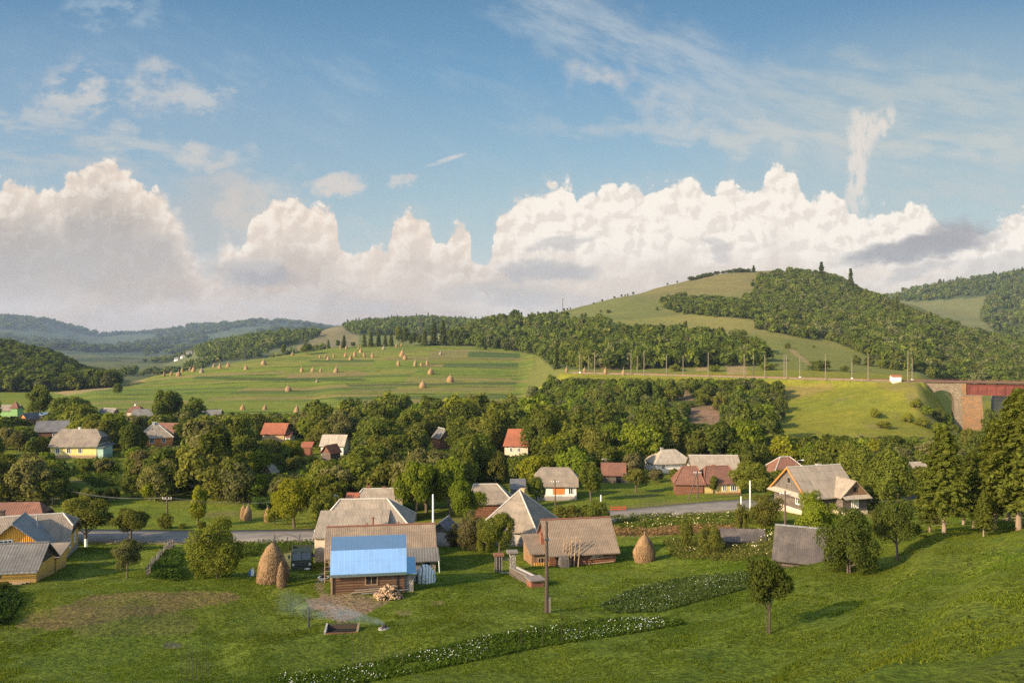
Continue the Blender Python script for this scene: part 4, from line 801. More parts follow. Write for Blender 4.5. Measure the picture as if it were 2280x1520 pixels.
# ------------------------------------------------------------------ hay
hm, g = material('dry_hay'); oc = g.coord('Object'); isl = E(g, g.node('ShaderNodeNewGeometry').outputs['Random Per Island'])
n = g.noise(g.scale(oc, 5, 5, 1.3), 1.6, 6, .65); n2_ = g.noise(oc, .9, 4, .6)
c = g.mix(g.step(n, .3, .72), (.165, .098, .048), (.31, .20, .10)); c = g.mix(g.step(n2_, .5, .75)*.45, c, (.30, .20, .11)); c = g.mix(g.lin(isl, 0, 1, 0, .35), c, (.18, .105, .05))
finish(g, c, .95, g.bump(n, .9, .12), .1)
hm2, g = material('old_grey_hay'); oc = g.coord('Object'); n = g.noise(g.scale(oc, 5, 5, 1.3), 1.6, 6, .65)
finish(g, g.mix(g.step(n, .3, .72), (.15, .11, .075), (.28, .215, .15)), .95, g.bump(n, .9, .12), .1)
SHAPES = {'cone': [(1.0, 0), (1.04, .08), (.98, .2), (.84, .42), (.62, .64), (.36, .84), (.14, .96), (.03, 1)],
          'hive': [(.88, 0), (1.0, .12), (1.06, .28), (1.0, .45), (.84, .62), (.58, .8), (.3, .93), (.05, 1)],
          'wide': [(1.0, 0), (1.08, .15), (1.05, .3), (.92, .5), (.7, .72), (.4, .9), (.06, 1)],
          'tall': [(.8, 0), (.9, .1), (1.0, .25), (.93, .5), (.72, .72), (.4, .9), (.08, 1)]}
def hay_mesh(shape, w, h, seed, n=20, tufts=0):
    r = random.Random(seed); ph = [r.uniform(0, 6.28) for _ in range(6)]
    jit = lambda t, z: 1+.06*math.sin(2*t+ph[0])+.045*math.sin(3*t+ph[1]+z*2)+.035*math.sin(5*t+ph[2]-z*3)+r.uniform(-.035, .035)
    mb = MB(); prof = SHAPES[shape]; fine = []
    for (a, b) in zip(prof[:-1], prof[1:]):
        for k in range(3): fine.append((a[0]+(b[0]-a[0])*k/3, a[1]+(b[1]-a[1])*k/3))
    fine.append(prof[-1]); mb.lathe([(q*w/2, z*h-(.25 if i == 0 else 0)) for i, (q, z) in enumerate(fine)], n, jit=jit)
    for _ in range(tufts):       # loose straws hanging out of the stack
        i = r.randrange(len(fine)-1); q, z = fine[i]; t = r.uniform(0, 6.283); rad = q*w/2*1.02
        p = Vector((rad*math.cos(t), rad*math.sin(t), z*h)); o = Vector((math.cos(t), math.sin(t), 0)); tn = Vector((-math.sin(t), math.cos(t), 0))
        l = r.uniform(.12, .4); s = r.uniform(.02, .05); e = p+o*r.uniform(.02, .14)-Vector((0, 0, l))+tn*r.uniform(-.15, .15)
        mb.face([p-tn*s, e-tn*s*.4, e+tn*s*.4, p+tn*s])
    return mb
def haystack(at, shape, w, h, seed, label, group=None, tufts=0, mat=hm, pole=True, tilt=0.):
    t = thing('haystack', label, 'haystack', at, random.uniform(0, 6), group); t.rotation_euler.x = tilt*math.cos(t.rotation_euler.z); t.rotation_euler.y = -tilt*math.sin(t.rotation_euler.z)
    hay_mesh(shape, w, h, seed, 22 if tufts else 14, tufts).build('hay', mat, t, smooth=True, weld=False)
    if pole:
        mb = MB(); mb.tube([(0, 0, h*.6), (.03, 0, h*1.0+.35)], .05, 6); mb.build('pole', M['woodgrey'], t)
    return t
haystack(gnd(607, 80.5), 'wide', 2.75, 3.85, 1, 'large round haystack between the parked truck and the round bush', tufts=2600, pole=False)
haystack(gnd(627, 78.4), 'tall', .85, 2.5, 2, 'slim hay bundle leaning against the large round haystack', tufts=900, pole=False)
haystack(gnd(1435, 91.5), 'hive', 2.25, 3.0, 3, 'beehive shaped haystack on the lawn right of the log stable', tufts=2200)
haystack(gnd(543.5, 127.5), 'tall', 1.15, 2.3, 4, 'rear haystack of the leaning pair on the meadow beyond the road', tufts=300, tilt=.12)
haystack(gnd(551, 126), 'tall', 1.25, 2.35, 5, 'front haystack of the leaning pair on the meadow beyond the road', tufts=300, tilt=-.1)
haystack(gnd(596, 124), 'tall', 1.1, 2.25, 6, 'lone slim haystack right of the leaning pair beyond the road', tufts=300)
ORD = ['first', 'second', 'third', 'fourth', 'fifth', 'sixth', 'seventh', 'eighth', 'ninth', 'tenth', 'eleventh', 'twelfth', 'thirteenth', 'fourteenth', 'fifteenth', 'sixteenth', 'seventeenth', 'eighteenth']
HS = {  # rows of haystacks: (picture column, picture row of the foot, height in picture pixels, shape)
 ('on the crest at the left end of the hay field', 'small'): [(366, 837, 11, 't'), (381, 836, 11, 't'), (398, 837, 12, 'w'), (406, 828, 10, 'c'), (423, 820, 7, 'c'), (431, 827, 13, 'c'), (449, 830, 12, 'g'), (476, 817, 9, 'c'), (489, 820, 12, 'c'), (508, 817, 12, 'c'), (548, 823, 12, 'c'), (587, 812, 13, 'w'), (651, 791, 9, 'c')],
 ('in the highest row below the conifers', 'tiny'): [(758, 778, 8, 't'), (771, 778, 10, 't'), (798, 778, 7, 't'), (803, 785, 11, 'c'), (854, 778, 9, 'g'), (883, 773, 9, 't'), (894, 771, 8, 't')],
 ('in the second row under the conifers', 'narrow'): [(712, 797, 8, 't'), (725, 796, 9, 't'), (731, 801, 10, 'c'), (743, 796, 9, 't'), (769, 795, 12, 't'), (781, 801, 12, 'c'), (790, 794, 14, 't'), (811, 795, 12, 't'), (829, 796, 12, 't')],
 ('in the line along the brown strip of the field', 'small'): [(672, 827, 12, 'c'), (696, 827, 11, 'c'), (714, 827, 9, 'c'), (748, 829, 14, 'c')],
 ('in the upper middle of the hay field', 'pale'): [(895, 793, 16, 'c'), (902, 800, 11, 'w')],
 ('in the short row across the middle of the hay field', 'slim'): [(887, 815, 14, 't'), (924, 815, 15, 't'), (938, 815, 10, 't'), (951, 814, 14, 't')],
 ('half hidden by the trees at the foot of the field', 'slim'): [(540, 912, 15, 'c'), (590, 912, 13, 'c'), (661, 918, 17, 'c')],
 ('on the flat beside the railway poles', 'slim'): [(1262, 828, 13, 't'), (1301, 828, 11, 't'), (1348, 832, 14, 't'), (1388, 835, 15, 't')]}
ONE = [(959, 833, 15, 'w', 'rounded haystack above the two biggest stacks, middle of the hay field'), (1002, 850, 17, 'w', 'plump haystack standing farthest right on the open hay field'), (941, 863, 17, 'w', 'plump pointed haystack on the dark crop strip of the hay field'),
       (904, 902, 22, 'h', 'largest haystack of the hay field, near the lone bush'), (642, 871, 15, 'w', 'isolated leaning haystack on the left part of the hay field'), (1163, 920, 19, 't', 'slim two-tiered haystack beside the wood at the field corner'),
       (706, 851, 8, 'g', 'grey brown old hay heap at the strip edge on the hay field'), (981, 789, 8, 'g', 'low brown hay heap at the top of the hay field')]
NM = {'t': 'tall', 'c': 'cone', 'w': 'wide', 'h': 'hive', 'g': 'cone'}; WR = {'t': .62, 'c': .85, 'w': 1.0, 'h': .82, 'g': 1.1}
protos = {}
def stack_at(px, py, h, k, label, group):
    p = hit(px, py, 280, 760); s_ = p.y/F*h*.86
    key = (k, random.randrange(3))
    if key not in protos:
        t = haystack(p, NM[k], WR[k], 1., 20+len(protos), label, group, 0, hm2 if k == 'g' else hm, True); protos[key] = t
    else:
        t = copy_tree(protos[key]); t['label'] = label
        if group: t['group'] = group
        elif 'group' in t: del t['group']
    t.location = p; t.scale = (s_, s_, s_); t.rotation_euler = (random.uniform(-.09, .09), random.uniform(-.09, .09), random.uniform(0, 6)); t.scale.x *= random.uniform(.85, 1.15)
for (where, adj), lst in HS.items():
    n = len(lst)
    for i, (px, py, h, k) in enumerate(sorted(lst)):
        w_ = 'leftmost' if i == 0 else 'rightmost' if i == n-1 else ORD[i]+' from left'
        stack_at(px, py, h, k, f'{adj} haystack, {w_}, {where}', 'haystacks on the hillside hay field' if px < 1200 else 'haystacks near the railway')
for (px, py, h, k, lab) in ONE: stack_at(px, py, h, k, lab, 'haystacks on the hillside hay field')

# ------------------------------------------------------------------ railway
def rail_at(px):
    for (a, b) in zip(RAIL[:-1], RAIL[1:]):
        for t in np.linspace(0, 1, 200):
            q = a+(b-a)*t
            if abs(CX+F*q[0]/q[1]-px) < 1.2: return q, (b-a)/np.hypot(*(b-a))
    q = RAIL[-1]; return q, (RAIL[-1]-RAIL[-2])/np.hypot(*(RAIL[-1]-RAIL[-2]))
MASTS = [(1291, 783, 0), (1311, 790, 1), (1324, 783, 0), (1405, 786, 0), (1419, 791, 1), (1434, 782, 0), (1484, 789, 0), (1521, 791, 1), (1577, 785, 0), (1657, 788, 0), (1678, 788, 1), (1703, 789, 0), (1746, 789, 1), (1751, 789, 0), (1781, 797, 1), (1838, 788, 0), (1897, 798, 1), (1933, 787, 0), (2021, 782, 0), (2031, 797, 1)]
for i, (px, top, far_) in enumerate(MASTS):
    q, dr = rail_at(px); nrm = np.array([-dr[1], dr[0]])*(1 if far_ else -1)
    x, y = q+nrm*(3.6 if far_ else 3.2); x = (px-CX)/F*y; z = float(H(x, y)); h = (CY-top)/F*y-z
    t = thing('railway_mast', f'pale concrete railway mast, {ORD[i] if i < 18 else ["nineteenth", "last"][i-18]} from left along the embankment top', 'pole', (x, y, z), 0, 'masts along the railway')
    mb = MB(); mb.tube([(0, 0, -.5), (.18 if px == 2021 else 0, 0, h)], [.19, .13], 8); mb.build('mast', M['cpole'], t)
    mb = MB(); mb.tube([(0, 0, h-.9), (0, -2.2, h-.6)], .05, 6); mb.build('bracket', M['steel'], t)
    if px in (1291, 1781, 1897, 2031): part(t, 'foot', 'whitep', lambda m: m.box(-.3, .3, -.3, .3, -.3, .7))
q, dr = rail_at(1994); p = Vector(((1994-CX)/F*(q[1]-4.6), q[1]-4.6, RZ-.1))
t = house('signal_hut', 'tiny white signal hut with red roof beside the railway', 'hut', p, -8, 3.4, 2.4, 2.0, .55, 'gable', 'white', 'tile', 'white', ov=.25, ovx=.25, sink=1.5, doors=[('f', 1.1, .55, 1.5, 'bluep')])
# rails on the embankment
bal = [Vector((a[0], a[1], 0)) for a in RAIL]
bm_, g = material('ballast'); n = g.noise(g.coord('Object'), 3., 5, .65); finish(g, g.mix(g.step(n, .35, .65), (.20, .165, .13), (.13, .10, .08)), .95, g.bump(n, .8, .1), .1)
def ribbon(name, path, w, z0, z1, mat, off=0., kind=None):
    mb = MB()
    for (a, b) in zip(path[:-1], path[1:]):
        d_ = (b-a).normalized(); nn = Vector((-d_.y, d_.x, 0)); q = [a+nn*(off-w/2), b+nn*(off-w/2), b+nn*(off+w/2), a+nn*(off+w/2)]
        mb.hexa([Vector((p.x, p.y, z0)) for p in q]+[Vector((p.x, p.y, z1)) for p in q])
    return mb.build(name, mat)
tag(ribbon('track_bed', bal, 3.6, RZ-.3, RZ+.28, bm_), kind='structure')
t = thing('railway_track', 'pair of dark steel rails running along the embankment crest', 'railway track', (0, 0, 0))
for off in (-.76, .76): ribbon('rail', bal, .09, RZ+.285, RZ+.45, M['rustm'], off).parent = t
# viaduct
VR = math.atan2(-.37, .93)
t = thing('viaduct', 'stone arch railway viaduct with rust stained pier and red girder span', 'viaduct', (157, 309, RZ), VR)
mb = MB(); ARC = [(2.2+8.0*k/14) for k in range(15)]
def arcz(x): return -7.1+4.15*math.sqrt(max(0, 1-((x-6.2)/4.0)**2))
for (a, b) in zip(ARC[:-1], ARC[1:]):
    za, zb = arcz(a), arcz(b); y0, y1 = -2.9, 2.9
    mb.hexa([Vector(q) for q in ((a, y0, za), (b, y0, zb), (b, y1, zb), (a, y1, za), (a, y0, 0), (b, y0, 0), (b, y1, 0), (a, y1, 0))])
mb.box(-9, 2.2, -2.9, 2.9, -16, 0); mb.build('arch_wall', M['viad'], t)
mb = MB(); ro_ = []
for k in range(15):
    a = math.pi*k/14; ro_.append((6.2-math.cos(a)*4.0, -7.1+4.15*math.sin(a), 6.2-math.cos(a)*4.75, -7.1+4.95*math.sin(a)))
for p_, q_ in zip(ro_[:-1], ro_[1:]):
    mb.hexa([Vector(v) for v in ((p_[0], -3.05, p_[1]), (q_[0], -3.05, q_[1]), (q_[0], -2.7, q_[1]), (p_[0], -2.7, p_[1]), (p_[2], -3.05, p_[3]), (q_[2], -3.05, q_[3]), (q_[2], -2.7, q_[3]), (p_[2], -2.7, p_[3]))])
mb.build('arch_ring', M['viad'], t)
mb = MB(); mb.hexa([Vector(q) for q in ((10.2, -4.2, -24), (13.2, -4.2, -24), (13.2, 4, -24), (10.2, 4, -24), (10.2, -3.1, 0), (12.6, -3.1, 0), (12.6, 3, 0), (10.2, 3, 0))]); mb.build('pier', M['viad'], t)
mb = MB(); mb.hexa([Vector(q) for q in ((13.2, -4.6, -24), (20.4, -4.6, -24), (20.4, 4.2, -24), (13.2, 4.2, -24), (12.6, -3.4, -5.0), (19.2, -3.4, -5.0), (19.2, 3.2, -5.0), (12.6, 3.2, -5.0))]); mb.build('pier', M['viadrust'], t)
mb = MB(); mb.box(12.5, 19.4, -3.6, 3.4, -5.0, -4.6); mb.build('pier_cap', M['viad'], t)
mb = MB(); mb.box(12.62, 14.2, -3.2, 3, -4.6, -.2); mb.build('bearing_block', M['viadrust'], t)
gi = MB(); gi.box(14.3, 62, -2.6, -2.3, -4.55, -.6); gi.box(14.3, 62, 2.3, 2.6, -4.55, -.6); gi.box(14.3, 62, -2.9, -2.0, -4.6, -4.35); gi.box(14.3, 62, -2.9, -2.0, -.85, -.6)
for k in range(17): gi.box(15+k*2.9, 15.12+k*2.9, -2.85, -2.6, -4.35, -.85)
for k in range(9): gi.box(15+k*5.8, 15.3+k*5.8, -2.3, 2.3, -4.3, -3.6)
gi.build('girder', M['girder'], t)
mb = MB(); mb.box(-9, 62, -3.5, 3.5, -.12, .3); mb.build('deck', M['deckm'], t)
mb = MB(); mb.box(-4, 62, -3.1, -3.02, 1.25, 1.33); mb.box(-4, 62, -3.1, -3.02, .8, .86)
for k in range(34): mb.box(-4+k*2, -3.92+k*2, -3.1, -3.02, .35, 1.3)
mb.build('railing', M['deckm'], t)
for off in (-.76, .76): part(t, 'rail', 'rustm', lambda m, off=off: m.box(-9, 62, off-.05, off+.05, .35, .52))
mb = MB(); mb.hexa([Vector(q) for q in ((25, 10, -24), (30, 10, -24), (30, 17, -24), (25, 17, -24), (25.4, 10.6, -4.6), (29.6, 10.6, -4.6), (29.6, 16.4, -4.6), (25.4, 16.4, -4.6))])
o = mb.build('bridge_pier', M['greyp']); o.location = (157, 309, RZ); o.rotation_euler = (0, 0, VR)
tag(o, 'dark shaded bridge pier seen under the red girder', 'bridge pier')
# lattice masts on the hills
for (px, top, d_, lab) in ((936, 703, 735, 'thin dark lattice mast rising above the conifers on the skyline'), (545, 770, 660, 'thin dark mast on the left crest of the hay field'), (1253, 664, 905, 'tiny pole on the bare ridge line of the big hill')):
    p = gnd(px, d_); h = (CY-top)/F*d_-p.z; t = thing('lattice_mast', lab, 'mast', p); w = h*(.045 if px != 1253 else .02); mb = MB()
    for (sx, sy) in ((-1, -1), (1, -1), (1, 1), (-1, 1)): mb.tube([(sx*w, sy*w, -1), (sx*w*.35, sy*w*.35, h)], .14, 5)
    for k in range(9):
        z0, z1 = h*k/9, h*(k+1)/9; a = w*(1-.65*k/9); b = w*(1-.65*(k+1)/9)
        for sy in (-1, 1): mb.tube([(-a, sy*a, z0), (b, sy*b, z1)], .07, 4); mb.tube([(a, sy*a, z0), (-b, sy*b, z1)], .07, 4)
    mb.build('lattice', M['steel'], t); part(t, 'cross_arm', 'steel', lambda m: m.box(-w*2.2, w*2.2, -.1, .1, h*.9, h*.9+.25))
# ------------------------------------------------------------------ poles in the village
def pole(px, d_, top, mat, label, r=.12, arm=True, lamp=False, strut=False):
    p = gnd(px, d_); h = (CY-top)/F*d_-p.z; t = thing('utility_pole', label, 'pole', p, 0, 'utility poles of the village')
    mb = MB(); mb.tube([(0, 0, -.8), (.02, 0, h*.5), (0, 0, h)], [r*1.15, r, r*.75], 9); mb.build('post', M[mat], t)
    if arm:
        part(t, 'cross_arm', 'woodgrey', lambda m: m.box(-.7, .7, -.06, .06, h-.55, h-.42))
        for x in (-.6, -.25, .25, .6): part(t, 'insulator', 'whitep', lambda m, x=x: m.lathe([(.03, h-.42), (.06, h-.36), (.06, h-.28), (.02, h-.22)], 6, (x, 0)))
    if lamp:
        part(t, 'lamp_arm', 'tin', lambda m: m.tube([(0, 0, h-.1), (.5, -.2, h+.25), (.9, -.3, h+.25)], .04, 6)); part(t, 'lamp_head', 'whitep', lambda m: m.box(.8, 1.3, -.42, -.18, h+.18, h+.3))
    if strut: part(t, 'strut', mat, lambda m: m.tube([(-1.9, -.3, -.6), (0, 0, h*.95)], [r, r*.7], 8))
    return t, Vector((p.x, p.y, p.z+h))
tp, TOPN = pole(1217, 67, 1160, 'pole', 'tall brown timber pole standing alone on the foreground lawn', .15, False)
part(tp, 'concrete_stub', 'woodgrey', lambda m: m.box(.16, .34, -.1, .1, -.6, 1.3)); part(tp, 'insulator', 'whitep', lambda m: m.lathe([(.03, 5.9), (.07, 5.95), (.07, 6.05), (.02, 6.1)], 6, (.2, 0))); part(tp, 'wire_clamp', 'steel', lambda m: m.box(-.18, .18, -.18, .18, 6.0, 6.1))
pole(964, 109, 1100, 'whitep', 'white concrete post between the farmhouse and the narrow hut', .13, False, False)
_, TA = pole(372, 118, 1103, 'pole', 'timber pole with white insulators on the left meadow beside the road', .12)
pole(1236, 131, 1067, 'pole', 'grey pole in front of the white and orange house', .11, True, False)
pole(1085, 178, 1005, 'woodgrey', 'slim lamp pole among dark trees left of the tall red house', .11, False, True)
pole(1183, 172, 1040, 'woodgrey', 'bare short pole above the small dark shed', .1, False); pole(1238, 168, 1028, 'pole', 'pole top rising behind the white and orange house ridge', .1)
pole(1347, 170, 1018, 'cpole', 'pale pole rising in front of the rusty red shed', .1)
pole(1553, 141, 1047, 'pole', 'braced timber pole in front of the log hut and yellow house', .13, True, False, True)
pole(1773, 152, 1026, 'cpole', 'pale lamp pole beside the red tiled roof behind the timber house', .11, False, True)
pole(1748, 101, 1092, 'pole', 'timber pole in front of the timber house gable', .12)
pole(166, 236, 922, 'woodgrey', 'grey pole above trees right of the reddish log house', .14, False)
_, TB = pole(88, 150, 1068, 'pole', 'pole half hidden in trees above the brown red roof', .12)
_, TC = pole(742, 121, 1098, 'pole', 'pole hidden in the lime green tree by the farmhouse', .11)
def wires(name, label, a, b, sag, n=2):
    t = thing(name, label, 'power line', (0, 0, 0))
    for k in range(n):
        o = Vector(((k-.5)*.8, 0, -.25)); mb = MB(); pts = [a.lerp(b, i/16)+o-Vector((0, 0, sag*4*(i/16)*(1-i/16))) for i in range(17)]; mb.tube(pts, .018, 4); mb.build('wire', M['wire'], t)
wires('power_line', 'two thin wires crossing the left meadow west of the insulator pole', TB, TA, 1.2); wires('power_line', 'two thin wires running from the insulator pole towards the farmhouse trees', TA, TC, 1.0)
for (px, d_, py, lab) in ((1338, 118, 1102, 'white roadside post beside the log stable ridge'), (1670, 126, 1070, 'taller white roadside post right of the yellow house'), (1650, 127.5, 1105, 'short white post where the road meets the bushes')):
    p = gnd(px, d_); h = (CY-py)/F*d_-p.z; t = thing('road_post', lab, 'post', p); mb = MB(); mb.tube([(0, 0, -.4), (0, 0, h)], .095, 8); mb.build('post', M['whitep'], t); part(t, 'cap', 'greyp', lambda m: m.lathe([(.11, h), (.11, h+.06), (.04, h+.1)], 8))
p = gnd(1377, 126.5); t = thing('road_barrier', 'low faded red barrier rail on the grass by the road', 'barrier', p, R(5))
for z in (.25, .6): part(t, 'rail', 'redp', lambda m, z=z: m.box(-1.2, 1.2, -.04, .04, z, z+.14))
for x in (-1.1, 0, 1.1): part(t, 'post', 'redp', lambda m, x=x: m.box(x-.05, x+.05, -.03, .1, -.3, .85))
# ------------------------------------------------------------------ yard things
p = gnd(673, 90); t = thing('truck', 'dark green military style truck parked nose-on beside the farmhouse', 'truck', p, R(13))
M['army'] = plain('army_green', (.055, .062, .038), .55); M['rubber'] = plain('tyre_rubber', (.025, .024, .023), .9); M['lampglass'] = plain('headlight_glass', (.55, .55, .5), .2)
def cabf(m):
    m.hexa([Vector(q) for q in ((-1.12, -2.9, .75), (1.12, -2.9, .75), (1.12, -1.2, .75), (-1.12, -1.2, .75), (-1.1, -2.95, 1.55), (1.1, -2.95, 1.55), (1.1, -1.2, 1.55), (-1.1, -1.2, 1.55))])
    for x in (-1.05, -.04, .97): m.hexa([Vector(q) for q in ((x, -2.94, 1.55), (x+.08, -2.94, 1.55), (x+.08, -2.8, 1.55), (x, -2.8, 1.55), (x, -2.72, 2.3), (x+.08, -2.72, 2.3), (x+.08, -2.6, 2.3), (x, -2.6, 2.3))])
    m.hexa([Vector(q) for q in ((-1.05, -1.35, 1.55), (1.05, -1.35, 1.55), (1.05, -1.2, 1.55), (-1.05, -1.2, 1.55), (-1.0, -1.4, 2.3), (1.0, -1.4, 2.3), (1.0, -1.25, 2.3), (-1.0, -1.25, 2.3))])
    m.hexa([Vector(q) for q in ((-1.08, -2.76, 2.3), (1.08, -2.76, 2.3), (1.05, -1.2, 2.3), (-1.05, -1.2, 2.3), (-.95, -2.6, 2.45), (.95, -2.6, 2.45), (.95, -1.3, 2.45), (-.95, -1.3, 2.45))])
part(t, 'cab', 'army', cabf)
for x in (-.5, .5): part(t, 'windscreen', 'glass', lambda m, x=x: m.hexa([Vector(q) for q in ((x-.46, -2.9, 1.56), (x+.46, -2.9, 1.56), (x+.46, -2.86, 1.56), (x-.46, -2.86, 1.56), (x-.44, -2.7, 2.29), (x+.44, -2.7, 2.29), (x+.44, -2.66, 2.29), (x-.44, -2.66, 2.29))]))
for x in (-1.06, 1.06): part(t, 'side_window', 'glass', lambda m, x=x: m.box(x-.02, x+.02, -2.5, -1.5, 1.6, 2.25))
part(t, 'grille', 'steel', lambda m: m.box(-.55, .55, -2.985, -2.93, .95, 1.35)); part(t, 'bumper', 'army', lambda m: m.box(-1.1, 1.1, -3.15, -2.95, .55, .78)); part(t, 'number_plate', 'whitep', lambda m: m.box(.35, .85, -3.18, -3.152, .57, .72))
for x in (-.85, .85): part(t, 'headlight', 'lampglass', lambda m, x=x: m.tube([(x, -2.93, 1.1), (x, -3.03, 1.1)], .14, 12))
for x in (-1.3, 1.3): part(t, 'mirror', 'steel', lambda m, x=x: m.box(x-.1, x+.1, -2.75, -2.68, 1.75, 2.1))
part(t, 'cargo_bed', 'army', lambda m: (m.box(-1.15, 1.15, -1.05, 2.6, 1.0, 1.15), m.box(-1.15, -1.08, -1.05, 2.6, 1.15, 1.85), m.box(1.08, 1.15, -1.05, 2.6, 1.15, 1.85), m.box(-1.08, 1.08, -1.05, -.98, 1.15, 1.95), m.box(-1.08, 1.08, 2.53, 2.6, 1.15, 1.85)))
part(t, 'chassis', 'steel', lambda m: m.box(-.5, .5, -2.8, 2.5, .6, .95))
for (x, y) in ((-.95, -2.1), (.95, -2.1), (-.95, 1.3), (.95, 1.3)):
    w_ = part(t, 'wheel', 'rubber', lambda m: m.tube([(x-.17, y, .52), (x+.17, y, .52)], .52, 18)); sx = 1 if x > 0 else -1
    mb = MB(); mb.tube([(x+sx*.165, y, .52), (x+sx*.185, y, .52)], .27, 12); mb.build('rim', M['army'], w_)
sm_, g = material('striped_sheet'); u, v, w = g.sep(g.coord('Object')); nn = g.noise(g.coord('Object'), 1.1, 3, .5)
fr = g.m('FRACT', u*2.7+(nn-.5)*1.3+w*w*-.35+v*.3); stp = g.step(g.m('ABSOLUTE', fr-.5), .36, .41)
finish(g, g.mix(stp, (.74, .70, .62), (.03, .028, .025)), .5, g.bump(nn, .5, .2), .4)
mb = MB(); jr = random.Random(3); mb.lathe([(1.2, -.4), (1.22, .1), (1.18, .45), (1.05, .9), (.8, 1.3), (.45, 1.6), (.05, 1.72)], 22, jit=lambda t, z: 1+.07*math.sin(3*t+z*2)+.05*math.sin(7*t)+jr.uniform(-.03, .03))
o = mb.build('covered_heap', sm_, None, True); o.location = gnd(946, 81.6); o.scale = (.92, .8, 1.05); o.rotation_euler = (0, 0, .35); tag(o, 'heap covered by a white sheet with black stripes beside the stone barn', 'covered heap')
# firewood, every billet on its own
M['split'] = plain('split_wood', (.50, .33, .19), .85, var=.4, sc_=3); M['bark'] = plain('bark', (.16, .10, .065), .9)
fw = []
for k in range(5):
    mb = MB(); r_ = random.Random(k); n_ = r_.choice((3, 4, 5)); l = r_.uniform(.17, .22); ra = r_.uniform(.09, .13)
    mb.tube([(-l, 0, 0), (l, 0, 0)], ra, n_); o = mb.build('firewood', M['split'] if k != 2 else M['bark']); fw.append(o)
p0 = gnd(863, 75.2); r_ = random.Random(12); k = 0
for i in range(120):
    a = r_.uniform(0, 6.283); q = math.sqrt(r_.random()); x, y = q*math.cos(a)*1.35, q*math.sin(a)*.95
    zt = max(0, 1.15*(1-(q*1.02)**1.6)); o = fw[i % 5] if i < 5 else fw[i % 5].copy()
    if i >= 5: COL.objects.link(o)
    X, Y = p0.x+x+(.15*r_.random()), p0.y+y
    o.location = (X, Y, float(H(X, Y))+.08+zt*r_.uniform(.55, 1.)); o.rotation_euler = (r_.uniform(0, 6), r_.uniform(-.5, .5), r_.uniform(0, 6))
    tag(o, 'pale split billet in the firewood heap before the blue roofed log barn', 'firewood', 'billets of the firewood heap')
# fire pit, box, post, tubs
p = gnd(763, 65.0); t = thing('masonry_pit', 'open rectangular concrete pit box with blackened inside on the lawn', 'pit', p, R(4))
part(t, 'back_wall', 'darkwood', lambda m: m.box(-1.25, 1.15, .5, .62, -.4, .42)); part(t, 'front_wall', 'rustm', lambda m: m.box(-1.3, 1.3, -.62, -.5, -.4, .12))
part(t, 'side_wall', 'concrete', lambda m: m.hexa([Vector(q) for q in ((-1.4, -.62, -.4), (-1.25, -.62, -.4), (-1.25, .62, -.4), (-1.4, .62, -.4), (-1.4, -.62, .2), (-1.25, -.62, .2), (-1.25, .62, .5), (-1.4, .62, .5))])); part(t, 'side_wall', 'tan', lambda m: m.hexa([Vector(q) for q in ((1.15, -.62, -.4), (1.3, -.62, -.4), (1.3, .62, -.4), (1.15, .62, -.4), (1.15, -.62, .18), (1.3, -.62, .18), (1.3, .62, .48), (1.15, .62, .48))]))
part(t, 'ash_floor', 'blackw', lambda m: m.box(-1.24, 1.14, -.49, .49, -.3, .04))
p = gnd(687, 66.5); t = thing('stake', 'dark greenish post standing in the grass left of the pit', 'post', p); mb = MB(); mb.tube([(0, 0, -.3), (.02, 0, 1.65)], [.1, .07], 8); mb.build('shaft', M['steel'], t); part(t, 'top_cap', 'steel', lambda m: m.lathe([(.1, 1.6), (.1, 1.7), (.03, 1.75)], 8))
p = gnd(855, 64.4); t = thing('bonfire', 'small smouldering heap of sticks and ash right of the pit', 'fire', p)
for i in range(7): part(t, 'charred_stick', 'darkwood', lambda m, i=i: m.tube([(.45*math.cos(i*.9), .45*math.sin(i*.9), 0), (-.1*math.cos(i), .1*math.sin(i), .28)], .04, 5))
part(t, 'ash', 'concrete', lambda m: m.lathe([(.5, -.1), (.45, .05), (.2, .12), (.02, .14)], 12))
p = gnd(560, 83.2); t = thing('canister', 'white and blue plastic canister in the grass left of the large haystack', 'canister', p, R(20)); M['cblue'] = plain('blue_plastic', (.10, .16, .45), .5)
part(t, 'body', 'whitep', lambda m: m.box(-.06, .26, -.15, .15, -.05, .62)); part(t, 'side', 'cblue', lambda m: m.box(-.28, -.06, -.15, .15, -.05, .55)); part(t, 'neck', 'whitep', lambda m: m.lathe([(.1, .62), (.08, .72), (.08, .8)], 8, (.1, 0)))
p = gnd(720, 80.8); t = thing('wash_tub', 'oval white tub with dark contents beside the log barn corner', 'tub', p)
part(t, 'shell', 'whitep', lambda m: m.lathe([(.3, 0), (.5, .3), (.54, .34), (.46, .34), (.44, .26)], 16)); part(t, 'contents', 'blackw', lambda m: m.lathe([(.44, .2), (.3, .42), (.05, .5)], 12))
# ladder on the barn
p = gnd(730, 80.2); t = thing('ladder', 'wooden ladder leaning on the left end of the blue roofed log barn', 'ladder', p, R(10)); 
for x in (-.28, .28): part(t, 'rail', 'wood', lambda m, x=x: m.tube([(x, -.5, 0), (x, .55, 4.3)], .045, 6))
for k in range(10): part(t, 'rung', 'wood', lambda m, k=k: m.tube([(-.28, -.45+k*.102, .25+k*.42), (.28, -.45+k*.102, .25+k*.42)], .03, 6))
